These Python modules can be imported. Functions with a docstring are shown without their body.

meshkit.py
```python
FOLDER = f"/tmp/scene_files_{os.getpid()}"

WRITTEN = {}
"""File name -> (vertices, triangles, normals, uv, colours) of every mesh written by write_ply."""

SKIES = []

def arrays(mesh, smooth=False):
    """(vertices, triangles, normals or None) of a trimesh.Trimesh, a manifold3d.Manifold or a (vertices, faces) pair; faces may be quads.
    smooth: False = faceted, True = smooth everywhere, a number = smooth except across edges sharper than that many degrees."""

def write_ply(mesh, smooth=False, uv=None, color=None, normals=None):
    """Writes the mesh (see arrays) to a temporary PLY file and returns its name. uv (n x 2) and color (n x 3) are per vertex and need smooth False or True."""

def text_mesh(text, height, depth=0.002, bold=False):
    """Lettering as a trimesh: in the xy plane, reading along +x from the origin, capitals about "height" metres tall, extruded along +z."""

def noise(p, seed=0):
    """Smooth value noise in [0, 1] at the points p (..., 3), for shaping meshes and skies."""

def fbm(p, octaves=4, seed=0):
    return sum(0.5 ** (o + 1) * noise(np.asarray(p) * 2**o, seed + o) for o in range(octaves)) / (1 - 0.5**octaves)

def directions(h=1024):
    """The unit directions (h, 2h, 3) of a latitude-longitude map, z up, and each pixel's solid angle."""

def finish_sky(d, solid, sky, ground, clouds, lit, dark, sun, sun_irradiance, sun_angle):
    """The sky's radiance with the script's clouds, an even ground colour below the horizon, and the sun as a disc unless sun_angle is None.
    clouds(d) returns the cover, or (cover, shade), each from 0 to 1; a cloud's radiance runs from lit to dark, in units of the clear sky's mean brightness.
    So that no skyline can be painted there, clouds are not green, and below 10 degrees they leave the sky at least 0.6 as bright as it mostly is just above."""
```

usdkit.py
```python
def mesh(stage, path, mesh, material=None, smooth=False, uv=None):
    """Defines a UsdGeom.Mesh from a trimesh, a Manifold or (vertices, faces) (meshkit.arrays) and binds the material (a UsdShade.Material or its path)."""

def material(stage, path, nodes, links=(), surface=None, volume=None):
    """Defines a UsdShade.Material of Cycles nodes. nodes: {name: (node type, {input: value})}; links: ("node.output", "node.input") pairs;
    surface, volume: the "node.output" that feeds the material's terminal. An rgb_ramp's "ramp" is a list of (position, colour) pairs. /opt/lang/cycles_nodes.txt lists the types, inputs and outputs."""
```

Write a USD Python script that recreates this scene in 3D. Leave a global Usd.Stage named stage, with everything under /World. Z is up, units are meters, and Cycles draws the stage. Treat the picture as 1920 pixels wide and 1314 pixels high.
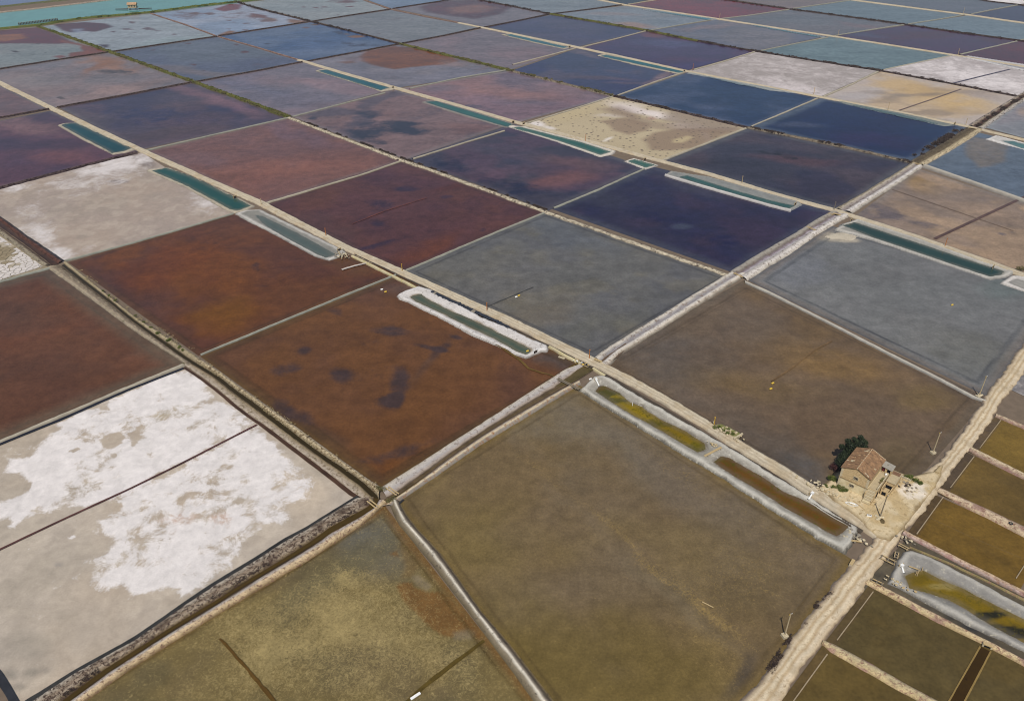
import math, random
import numpy as np
import trimesh, shapely
from shapely.geometry import Polygon
import usdkit, meshkit
from pxr import Usd, UsdGeom, UsdLux, UsdShade, Sdf, Gf, Vt

stage = Usd.Stage.CreateInMemory()
UsdGeom.SetStageUpAxis(stage, UsdGeom.Tokens.z)
UsdGeom.SetStageMetersPerUnit(stage, 1.0)
UsdGeom.Xform.Define(stage, '/World')
UsdGeom.Scope.Define(stage, '/World/Looks')

# ---------------------------------------------------------------- camera, sky, sun, exposure
CAM_H, PITCH, ROLL, FOCAL = 140.0, math.radians(32.8), math.radians(-0.2), 1490.0      # focal length in survey units (1920 wide)
EXPOSURE = -0.1
SUN_AZ, SUN_EL = math.radians(188.0), math.radians(56.0)       # direction towards the sun, azimuth from +y clockwise
cam = UsdGeom.Camera.Define(stage, '/World/camera')
cam.CreateHorizontalApertureAttr(36.0); cam.CreateVerticalApertureAttr(36.0 * 700 / 1024)
cam.CreateFocalLengthAttr(36.0 * FOCAL / 1920)
cam.CreateClippingRangeAttr(Gf.Vec2f(1, 20000))
cam.CreateExposureAttr(EXPOSURE)
FW = np.array([0, math.cos(PITCH), -math.sin(PITCH)])
UP0 = np.array([0, math.sin(PITCH), math.cos(PITCH)]); RT0 = np.array([1.0, 0, 0])
RT = math.cos(ROLL) * RT0 + math.sin(ROLL) * UP0; UP = -math.sin(ROLL) * RT0 + math.cos(ROLL) * UP0
m4 = Gf.Matrix4d(*[float(x) for x in (*RT, 0, *UP, 0, *(-FW), 0, 0, 0, CAM_H, 1)])
cam.AddTransformOp().Set(m4)

sun_dir = np.array([math.sin(SUN_AZ) * math.cos(SUN_EL), math.cos(SUN_AZ) * math.cos(SUN_EL), math.sin(SUN_EL)])
sky_mat = usdkit.material(stage, '/World/Looks/sky', {
    's': ('sky_texture', {'sky_type': 'single_scattering', 'sun_disc': False, 'sun_elevation': SUN_EL, 'sun_rotation': math.atan2(sun_dir[0], sun_dir[1]), 'altitude': 100.0, 'air_density': 1.0, 'aerosol_density': 1.6, 'ozone_density': 1.0}),
    'b': ('background_shader', {'strength': 0.075})}, [('s.color', 'b.color')], surface='b.background')
dome = UsdLux.DomeLight.Define(stage, '/World/sky')
UsdShade.MaterialBindingAPI.Apply(dome.GetPrim()).Bind(sky_mat)
sun = UsdLux.DistantLight.Define(stage, '/World/sun')
sun.CreateIntensityAttr(1.05); sun.CreateAngleAttr(0.5); sun.CreateNormalizeAttr(True); sun.CreateColorAttr(Gf.Vec3f(1.0, 0.95, 0.87))
zax = sun_dir; xax = np.cross([0, 0, 1.0], zax); xax /= np.linalg.norm(xax); yax = np.cross(zax, xax)
sun.AddTransformOp().Set(Gf.Matrix4d(*[float(x) for x in (*xax, 0, *yax, 0, *zax, 0, 0, 0, 300, 1)]))

# ---------------------------------------------------------------- survey: the plan was measured from an aerial view; these turn a survey mark into ground metres and back
def _d(p):
    p = np.asarray(p, float)
    return FW + ((p[..., 0:1] - 960) / FOCAL) * RT - ((p[..., 1:2] - 657) / FOCAL) * UP
def G(p, z=0.0):
    d = _d(p); return d[..., :2] / -d[..., 2:3] * (CAM_H - z)
def plan(xy):
    v = np.concatenate([np.asarray(xy, float), np.full((*np.shape(xy)[:-1], 1), -CAM_H)], -1)
    k = v @ FW
    return np.stack([960 + FOCAL * (v @ RT) / k, 657 - FOCAL * (v @ UP) / k], -1)
def dist_to(xy):
    return np.sqrt((np.asarray(xy) ** 2).sum(-1) + CAM_H ** 2)

# ---------------------------------------------------------------- naming
_used = {}
def numbered(parent, name):
    k = (parent, name); n = _used.get(k, -1) + 1; _used[k] = n
    return f'{parent}/{name}' if n == 0 else f'{parent}/{name}_{n:03d}'
def tag(prim, label=None, cat=None, group=None, kind=None):
    prim = prim.GetPrim() if hasattr(prim, 'GetPrim') else prim
    for k, v in (('label', label), ('category', cat), ('group', group), ('kind', kind)):
        if v: prim.SetCustomDataByKey(k, v)
    return prim
def thing(name, label=None, cat=None, loc=(0, 0, 0), rotz=0.0, group=None, kind=None):
    x = UsdGeom.Xform.Define(stage, numbered('/World', name))
    x.AddTranslateOp().Set(Gf.Vec3d(*map(float, loc))); x.AddRotateZOp().Set(float(rotz))
    tag(x, label, cat, group, kind); return x.GetPrim()
def obj(name, mesh, mat, parent=None, smooth=30, label=None):
    m = usdkit.mesh(stage, numbered(str(parent.GetPath()) if parent else '/World', name), mesh, M[mat], smooth=smooth)
    if label: m.GetPrim().SetCustomDataByKey('label', label)
    return m.GetPrim()
def dup(root, loc, rotz=0.0, label=None, scale=None, group=None):
    was = root.GetCustomData(); nm = root.GetName()
    base = nm[:-4] if nm[-4:-3] == '_' and nm[-3:].isdigit() else nm
    x = UsdGeom.Xform.Define(stage, numbered('/World', base)); p = x.GetPrim()
    p.GetReferences().AddInternalReference(root.GetPath())
    x.ClearXformOpOrder(); x.AddTranslateOp().Set(Gf.Vec3d(*map(float, loc))); x.AddRotateZOp().Set(float(rotz))
    if scale: x.AddScaleOp().Set(Gf.Vec3f(*scale))
    tag(p, label or was.get('label'), was.get('category'), group or was.get('group')); p.SetInstanceable(True)
    return p
def painted(name, v, f, col, mat, parent=None, smooth=True, extra=None):
    """A mesh whose own earth colours vary over its surface (primvar col, and others in extra)."""
    m = usdkit.mesh(stage, numbered(str(parent.GetPath()) if parent else '/World', name), (v, f), M[mat], smooth=smooth)
    api = UsdGeom.PrimvarsAPI(m)
    api.CreatePrimvar('col', Sdf.ValueTypeNames.Color3fArray, 'vertex').Set(Vt.Vec3fArray.FromNumpy(np.asarray(col, np.float32)))
    for k, a in (extra or {}).items():
        a = np.asarray(a, np.float32)
        if a.ndim == 2: api.CreatePrimvar(k, Sdf.ValueTypeNames.Color3fArray, 'vertex').Set(Vt.Vec3fArray.FromNumpy(a))
        else: api.CreatePrimvar(k, Sdf.ValueTypeNames.FloatArray, 'vertex').Set(Vt.FloatArray.FromNumpy(a))
    return m.GetPrim()

# ---------------------------------------------------------------- materials
KD = 0.86          # how a colour seen in sunlight relates to the base colour
# sheen of sky on water and thin air add to what is seen of a bed; measured against distance, so that base colours can be read off an aerial view
_DD = [169, 202, 245, 303, 356, 427, 516, 554, 704, 755, 882, 942]
_WS = np.array([[.0048, .0056, .0075], [.0056, .007, .0097], [.0075, .0097, .0137], [.0115, .0149, .0212], [.0168, .0224, .0326], [.0248, .0337, .0485], [.0359, .049, .0687], [.0412, .0561, .0777], [.0634, .0851, .1128], [.0687, .0923, .1219], [.086, .1131, .1438], [.1044, .1381, .175]])
_WK = [1.17, 1.15, 1.15, 1.08, 1.08, 1.02, .97, .94, .855, .84, .756, .686]
_SD = [202, 390, 478, 600, 683, 900]; _SS = np.array([[.009, .0095, .0105], [.0185, .0203, .0232], [.0203, .0222, .0252], [.024, .0268, .0314], [.0262, .0296, .0343], [.03, .034, .040]])
def lin(c):
    c = np.asarray(c, float) / 255.0
    return np.where(c < 0.04045, c / 12.92, ((c + 0.055) / 1.055) ** 2.4)
def A(*c, D=None, wet=False):
    c = c[0] if len(c) == 1 else c
    if D is None: return np.clip(lin(c) * KD, 0.004, 0.85)
    if wet: S = np.array([np.interp(D, _DD, _WS[:, k]) for k in range(3)]); K = np.interp(D, _DD, _WK)
    else: S = np.array([np.interp(D, _SD, _SS[:, k]) for k in range(3)]); K = 1.15
    return np.clip((lin(c) - S) / K, 0.004, 0.80)
M = {}
def mat(name, nodes, links, surface):
    M[name] = usdkit.material(stage, '/World/Looks/' + name, nodes, links, surface=surface)

def surface_mat(name, rough, spec, ior, n1, n2, amp, second, bump, ampc=0.0):
    """Ground and water surfaces: the surface's own colour col, broken up by two noises, and a second colour col2 where the mask m passes a noisy threshold."""
    nodes = {
        'pos': ('geometry', {}), 'col': ('attribute', {'attribute': 'col'}), 'col2': ('attribute', {'attribute': 'col2'}), 'm': ('attribute', {'attribute': 'm'}),
        'na': ('noise_texture', {'scale': n1, 'detail': 3.0, 'roughness': 0.6}), 'nb': ('noise_texture', {'scale': n2, 'detail': 4.0, 'roughness': 0.65}),
        'mulA': ('map_range', {'from_min': 0.25, 'from_max': 0.75, 'to_min': 1 - amp, 'to_max': 1 + amp}),
        'mulB': ('map_range', {'from_min': 0.25, 'from_max': 0.75, 'to_min': 1 - amp, 'to_max': 1 + amp}),
        'nc': ('noise_texture', {'scale': n1 * 0.33, 'detail': 7.0, 'roughness': 0.72, 'distortion': 0.6}), 'mulC': ('map_range', {'from_min': 0.25, 'from_max': 0.75, 'to_min': 1 - ampc, 'to_max': 1 + ampc}),
        'mul': ('math', {'math_type': 'multiply'}), 'mul2': ('math', {'math_type': 'multiply'}), 'c3': ('combine_xyz', {}),
        'nm': ('noise_texture', {'scale': second[0], 'detail': second[1], 'roughness': second[2], 'distortion': second[3]}),
        'sum': ('math', {'math_type': 'multiply_add', 'value2': second[4], 'value3': 0.0}),
        'thr': ('map_range', {'range_type': 'smoothstep', 'from_min': 0.5 + second[4] / 2 - second[5], 'from_max': 0.5 + second[4] / 2 + second[5], 'to_min': 0.0, 'to_max': 1.0, 'clamp': True}),
        'mixc': ('mix_color', {'blend_type': 'mix'}), 'fin': ('mix_color', {'blend_type': 'multiply', 'fac': 1.0, 'use_clamp': False}),
        'bump': ('bump', {'strength': bump[0], 'distance': bump[1]}),
        'p': ('principled_bsdf', {'roughness': rough, 'specular_ior_level': spec, 'ior': ior})}
    links = [('pos.position', 'na.vector'), ('pos.position', 'nb.vector'), ('pos.position', 'nm.vector'), ('na.fac', 'mulA.value'), ('nb.fac', 'mulB.value'),
             ('mulA.result', 'mul.value1'), ('mulB.result', 'mul.value2'), ('pos.position', 'nc.vector'), ('nc.fac', 'mulC.value'), ('mul.value', 'mul2.value1'), ('mulC.result', 'mul2.value2'), ('mul2.value', 'c3.x'), ('mul2.value', 'c3.y'), ('mul2.value', 'c3.z'),
             ('nm.fac', 'sum.value1'), ('m.fac', 'sum.value3'), ('sum.value', 'thr.value'), ('thr.result', 'mixc.fac'), ('col.color', 'mixc.a'), ('col2.color', 'mixc.b'),
             ('mixc.result', 'fin.a'), ('c3.vector', 'fin.b'), ('fin.result', 'p.base_color'), ('nb.fac', 'bump.height'), ('bump.normal', 'p.normal')]
    mat(name, nodes, links, 'p.BSDF')

# second: scale, detail, roughness, distortion, noise weight, half width of the threshold
surface_mat('shallow_water', 0.18, 0.4, 1.33, 0.25, 1.2, 0.19, (0.11, 11.0, 0.80, 0.7, 3.0, 0.75), (0.08, 0.05), 0.15)
surface_mat('weedy_water', 0.25, 0.4, 1.33, 0.3, 1.6, 0.19, (1.0, 7.0, 0.8, 1.8, 3.4, 0.45), (0.15, 0.06), 0.14)
surface_mat('dry_salt_bed', 0.85, 0.25, 1.45, 0.5, 2.6, 0.09, (0.16, 14.0, 0.80, 0.4, 4.6, 0.30), (0.35, 0.10), 0.17)
surface_mat('dusty_salt_bed', 0.9, 0.2, 1.45, 0.5, 2.6, 0.10, (0.10, 12.0, 0.78, 0.5, 3.6, 0.6), (0.35, 0.10), 0.10)
surface_mat('earth', 0.95, 0.15, 1.45, 0.45, 2.2, 0.13, (0.9, 6.0, 0.7, 0.3, 2.0, 0.18), (0.6, 0.18), 0.05)
surface_mat('stony_earth', 0.95, 0.15, 1.45, 0.8, 3.2, 0.22, (1.2, 6.0, 0.75, 0.5, 2.4, 0.15), (0.9, 0.25), 0.08)
surface_mat('pond_water', 0.07, 0.4, 1.33, 0.1, 1.0, 0.06, (0.5, 6.0, 0.7, 1.5, 2.6, 0.3), (0.03, 0.04), 0.16)

def simple(name, c, rough=0.8, spec=0.3, nscale=3.0, amp=0.2, metallic=0.0, bump=0.4, c2=None, thr=0.55):
    c = np.asarray(c, float); c2 = c * (1 - amp) if c2 is None else np.asarray(c2, float)
    mat(name, {'t': ('texture_coordinate', {}), 'n': ('noise_texture', {'scale': nscale, 'detail': 6.0, 'roughness': 0.65}),
               'r': ('rgb_ramp', {'ramp': [(0.0, tuple(c2)), (max(thr - 0.2, 0.01), tuple(c2)), (thr + 0.1, tuple(c)), (1.0, tuple(np.minimum(c * (1 + amp), 0.9)))]}),
               'b': ('bump', {'strength': bump, 'distance': 0.03}),
               'p': ('principled_bsdf', {'roughness': rough, 'specular_ior_level': spec, 'metallic': metallic})},
        [('t.object', 'n.vector'), ('n.fac', 'r.fac'), ('r.color', 'p.base_color'), ('n.fac', 'b.height'), ('b.normal', 'p.normal')], 'p.BSDF')
simple('mud', A(120, 105, 90), 0.9, 0.2, 0.4)
simple('plank_wood', A(196, 172, 128), 0.8, 0.2, 5.0, 0.25)
simple('grey_wood', A(140, 128, 110), 0.85, 0.2, 5.0, 0.3)
simple('dark_wood', A(70, 58, 48), 0.85, 0.2, 5.0, 0.3)
simple('rust_post', A(190, 120, 62), 0.8, 0.2, 4.0, 0.3)
simple('yellow_post', A(205, 165, 60), 0.7, 0.3, 4.0, 0.25)
simple('concrete', A(188, 172, 140), 0.9, 0.2, 2.0, 0.2)
simple('white_plastic', (0.78, 0.78, 0.76), 0.45, 0.4, 3.0, 0.08)
simple('yellow_plastic', (0.62, 0.42, 0.05), 0.45, 0.4, 3.0, 0.1)
simple('black_rubber', (0.025, 0.025, 0.03), 0.6, 0.3, 4.0, 0.3)
simple('dark_liner', (0.03, 0.033, 0.045), 0.5, 0.4, 1.5, 0.5)
simple('wire', (0.04, 0.04, 0.04), 0.5, 0.3)
simple('pale_stone', A(206, 192, 162), 0.9, 0.2, 1.2, 0.25)
simple('grey_stone', A(150, 142, 128), 0.9, 0.2, 1.5, 0.3)
simple('house_upper', A(206, 182, 140), 0.95, 0.15, 3.2, 0.3, c2=A(150, 126, 90), thr=0.48)
simple('house_lower', A(216, 202, 166), 0.95, 0.15, 1.2, 0.2, c2=A(190, 168, 124), thr=0.45)
simple('stone_trim', A(150, 128, 92), 0.95, 0.15, 2.0, 0.25)
simple('roof_tile', A(156, 122, 90), 0.9, 0.2, 1.3, 0.3, c2=A(104, 82, 64), thr=0.5)
simple('roof_tile_pale', A(190, 160, 124), 0.9, 0.2, 0.9, 0.25, c2=A(150, 108, 80), thr=0.5)
simple('roof_tile_dark', A(128, 98, 76), 0.9, 0.2, 0.9, 0.25, c2=A(100, 78, 62), thr=0.5)
simple('dark_opening', (0.012, 0.012, 0.014), 0.9, 0.1)
simple('window_bar', A(150, 140, 120), 0.7, 0.3)
simple('dark_red_door', A(104, 44, 46), 0.8, 0.2)
simple('grey_sheet', A(168, 162, 150), 0.6, 0.3, 1.2, 0.2)
simple('ash', (0.05, 0.045, 0.035), 1.0, 0.1, 2.0, 0.3)
def leaf(name, c, c2):
    mat(name, {'g': ('geometry', {}), 'n': ('noise_texture', {'scale': 1.1, 'detail': 4.0}), 'r': ('rgb_ramp', {'ramp': [(0.3, tuple(c2)), (0.7, tuple(c))]}),
               'd': ('principled_bsdf', {'roughness': 0.6, 'specular_ior_level': 0.25}), 't': ('translucent_bsdf', {}), 'x': ('mix_closure', {'fac': 0.25})},
        [('g.position', 'n.vector'), ('n.fac', 'r.fac'), ('r.color', 'd.base_color'), ('r.color', 't.color'), ('d.BSDF', 'x.closure1'), ('t.BSDF', 'x.closure2')], 'x.closure')
def voro_mat(name, scale, feature, lo, hi, rough, rnd):
    mat(name, {'pos': ('geometry', {}), 'col': ('attribute', {'attribute': 'col'}), 'col2': ('attribute', {'attribute': 'col2'}), 'm': ('attribute', {'attribute': 'm'}),
               'w': ('noise_texture', {'scale': 0.5, 'detail': 3.0}), 'wv': ('mix_color', {'blend_type': 'add', 'fac': 0.8, 'use_clamp': False}),
               'v': ('voronoi_texture', {'scale': scale, 'feature': feature, 'randomness': rnd}), 'r': ('map_range', {'range_type': 'smoothstep', 'from_min': lo, 'from_max': hi, 'clamp': True}),
               'mm': ('math', {'math_type': 'multiply'}), 'n': ('noise_texture', {'scale': 1.3, 'detail': 5.0, 'roughness': 0.7}), 'nr': ('map_range', {'from_min': .25, 'from_max': .75, 'to_min': .82, 'to_max': 1.15}), 'c3': ('combine_xyz', {}),
               'x': ('mix_color', {}), 'f': ('mix_color', {'blend_type': 'multiply', 'fac': 1.0, 'use_clamp': False}), 'p': ('principled_bsdf', {'roughness': rough, 'specular_ior_level': .2})},
        [('pos.position', 'w.vector'), ('pos.position', 'n.vector'), ('pos.position', 'wv.a'), ('w.color', 'wv.b'), ('wv.result', 'v.vector'), ('v.distance', 'r.value'), ('r.result', 'mm.value1'), ('m.fac', 'mm.value2'), ('mm.value', 'x.fac'),
         ('col.color', 'x.a'), ('col2.color', 'x.b'), ('x.result', 'f.a'), ('n.fac', 'nr.value'), ('nr.result', 'c3.x'), ('nr.result', 'c3.y'), ('nr.result', 'c3.z'), ('c3.vector', 'f.b'), ('f.result', 'p.base_color')], 'p.BSDF')
voro_mat('mounded_bed', 0.29, 'f1', 0.27, 0.14, 0.9, 0.75)
leaf('leaf_dark', A(62, 72, 46), A(40, 50, 36))
leaf('leaf_green', A(112, 120, 50), A(78, 92, 40))
leaf('leaf_olive', A(132, 124, 78), A(96, 88, 58))
leaf('scrub_dark', A(96, 80, 70), A(60, 50, 50))
leaf('scrub_red', A(100, 62, 58), A(70, 48, 48))
leaf('straw', A(206, 190, 148), A(160, 142, 100))
simple('salt_plate_white', A(212, 204, 198), .9, .2, .6, .12)
simple('salt_plate_beige', A(184, 172, 152), .9, .2, .6, .2)
simple('salt_plate_mud', A(152, 138, 112), .9, .2, .6, .2)
# ---------------------------------------------------------------- builders for ground, water and earth banks
def fb(P, scale, seed=0, octaves=4, stretch=None):
    P = np.asarray(P, float) / scale
    if stretch: P = P * np.array(stretch)
    return meshkit.fbm(np.concatenate([P, np.full((*P.shape[:-1], 1), seed * 7.31)], -1), octaves, seed)
def ss(x, a, b):
    t = np.clip((x - a) / (b - a), 0, 1); return t * t * (3 - 2 * t)
def grid_faces(n, m):
    i, j = np.meshgrid(np.arange(n - 1), np.arange(m - 1), indexing='ij'); a = (i * m + j).ravel()
    return np.vstack([np.stack([a, a + m, a + m + 1], 1), np.stack([a, a + m + 1, a + 1], 1)])
def resample(px, n=None, step=None, z=0.0):
    p = G(np.asarray(px, float), z)
    s = np.concatenate([[0], np.cumsum(np.hypot(*np.diff(p, axis=0).T))])
    n = n or max(2, int(s[-1] / step) + 1)
    t = np.linspace(0, s[-1], n)
    return np.stack([np.interp(t, s, p[:, 0]), np.interp(t, s, p[:, 1])], 1)
def length(px):
    p = G(np.asarray(px, float)); return np.hypot(*np.diff(p, axis=0).T).sum()
def ramp(stops, t, D=None, wet=False):
    xs = [s[0] for s in stops]; cs = np.array([A(s[1], D=D, wet=wet) for s in stops])
    return np.stack([np.interp(t, xs, cs[:, k]) for k in range(3)], -1)

_pan_i = [0]
def pan(label, quad, c, p=(), blobs=(), polys=(), margin=(), lines=(), c2=None, m0=0.0, mnoise=None, mat='shallow_water', cell=None, warp=1.0, cat='salt pan', name='salt_pan', z=None):
    """One salt pan: a sheet of water or crust with its own bed colours."""
    i = _pan_i[0]; _pan_i[0] += 1
    q = G(np.array(quad, float)); mid = q.mean(0)
    wet = mat in ('shallow_water', 'weedy_water'); SAT = {'shallow_water': float(np.interp(dist_to(mid), [230, 310, 400, 600], [.88, .78, .72, .67])), 'weedy_water': .92}.get(mat, .86)
    def A(*c, _D=float(dist_to(mid)), _w=wet):
        c = np.asarray(c[0] if len(c) == 1 else c, float); c = c * (1 + .045 * float(np.interp(_D, [420, 560], [0, 1])) * _w); g = c @ [.3, .55, .15]; c = c + (np.array([-2., 3, -3]) if _w and _D > 400 and c[2] > c[0] + 4 and c[1] < c[0] + 10 else 0); return globals()['A'](tuple(g + (c - g) * SAT), D=_D, wet=_w)
    cell = cell or float(np.clip(dist_to(mid) * 0.0026, 0.55, 3.2))
    n = max(8, int(max(np.hypot(*(q[1] - q[0])), np.hypot(*(q[2] - q[3]))) / cell)); m = max(8, int(max(np.hypot(*(q[3] - q[0])), np.hypot(*(q[2] - q[1]))) / cell))
    u, v = np.meshgrid(np.linspace(0, 1, n), np.linspace(0, 1, m), indexing='ij'); u, v = u[..., None], v[..., None]
    P = ((1 - u) * (1 - v) * q[0] + u * (1 - v) * q[1] + u * v * q[2] + (1 - u) * v * q[3]).reshape(-1, 2)
    col = np.tile(A(c), (len(P), 1)); mm = np.full(len(P), float(m0))
    col2 = np.tile(A(c2) if c2 is not None else A(c), (len(P), 1))
    k = (0.97 + 0.06 * fb(P, 30, i))[:, None]
    if mat == 'shallow_water':      # drifting streaks of algae and silt
        far = float(np.interp(dist_to(mid), [300, 500], [0, 1])); a_ = .16 + .18 * far
        k = k * (1 + a_ * 2 * (fb(P, 16, 700 + i, 5, (.6, 1.5)) - .5) + .14 * 2 * (fb(P, 4.5, 720 + i, 4, (.8, 1.2)) - .5))[:, None]
    for j, (cc, sc, th, so, st, *x) in enumerate(p):
        f = fb(P, sc, 100 + 13 * i + j, 4, x[0] if x else None)
        a = (ss(f, th - so, th + so) * st)[:, None]; col = col * (1 - a) + A(cc) * a
    px = plan(P)
    w1 = (fb(P, 14, 300 + i, 4) - 0.5) * 2; w2 = (fb(P, 14, 330 + i, 4) - 0.5) * 2
    if mat == 'shallow_water':      # darker stains of the bed get ragged edges from the material's own noise
        lum = lambda cc: float(np.dot(cc, [.3, .55, .15])); dark = [b for b in blobs if b[5] != 'm' and lum(b[5]) < .90 * lum(c)]
        if dark and c2 is None:
            col2 = np.tile(A(tuple(np.mean([b[5] for b in dark], 0))), (len(P), 1)); mm[:] = -.55 + (fb(P, 7, 530 + i, 5) - .5) * 2.0 + (fb(P, 30, 535 + i, 3) - .5) * 1.2
            blobs = [b if b not in dark else (*b[:5], 'm', 1.15 * b[6] + .25, *b[7:]) for b in blobs]
    for (bu, bv, ru, rv, rot, cc, st, *x) in blobs:
        so = x[0] if x else 0.6
        r = math.radians(rot); du, dv = px[:, 0] - bu + w1 * min(ru, 3.5 * rv) * 0.9 * warp, px[:, 1] - bv + w2 * rv * 0.9 * warp
        d = np.hypot((du * math.cos(r) + dv * math.sin(r)) / ru, (-du * math.sin(r) + dv * math.cos(r)) / rv)
        a = (1 - ss(d, 1 - so, 1 + so)) * st
        if cc == 'm': mm = mm + a
        else: col = col * (1 - a[:, None]) + A(cc) * a[:, None]
    pts = None
    for (pp, cc, so, st) in polys:
        poly = Polygon(G(np.array(pp, float))).buffer(0)
        pts = shapely.points(P) if pts is None else pts
        sd = np.where(shapely.contains(poly, pts), 1, -1) * shapely.distance(poly.boundary, pts) + w1 * 1.6 * warp * min(1, so)
        a = ss(sd, -so, so) * abs(st)
        if cc == 'm': mm = mm + a if st > 0 else mm * (1 - a)
        else: col = col * (1 - a[:, None]) + A(cc) * a[:, None]
    if margin or lines:
        d = np.full(len(P), 1e9)
        for k2 in range(4):
            a0, b0 = q[k2], q[(k2 + 1) % 4]; t = (b0 - a0) / np.hypot(*(b0 - a0))
            d = np.minimum(d, np.abs((P - a0) @ np.array([-t[1], t[0]])))
        for (d0, lw, cc, st) in lines:
            a = (np.exp(-((d - d0 + (fb(P, 5, 61 + i, 3) - .5) * .8) / lw) ** 2) * st * (.5 + fb(P, 12, 62 + i, 3)))[:, None].clip(0, 1); col = col * (1 - a) + A(cc) * a
        d = d * (0.75 + 0.5 * fb(P, 9, 60 + i, 3))
        for (w0, wb, cc, st) in margin:
            a = ((1 - ss(d, w0, wb)) * st)[:, None]; col = col * (1 - a) + A(cc) * a
    if mat == 'dry_salt_bed': mm = mm + (fb(P, 11, 510 + i, 4) - .5) * 2.6 * ss(mm, .3, .9) + (fb(P, 2.5, 520 + i, 3) - .5) * 1.0 * ss(mm, .2, .8)
    if mnoise: mm = mm + ss(fb(P, mnoise[0], 500 + i, 3), mnoise[1], mnoise[2]) * mnoise[3]
    V = np.c_[P, np.full(len(P), 0.0022 * (i + 1) if z is None else z)]
    prim = painted(name, V, grid_faces(n, m), col * k, mat, smooth=False, extra={'col2': col2, 'm': mm})
    tag(prim, label, cat, kind='structure'); return prim

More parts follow.
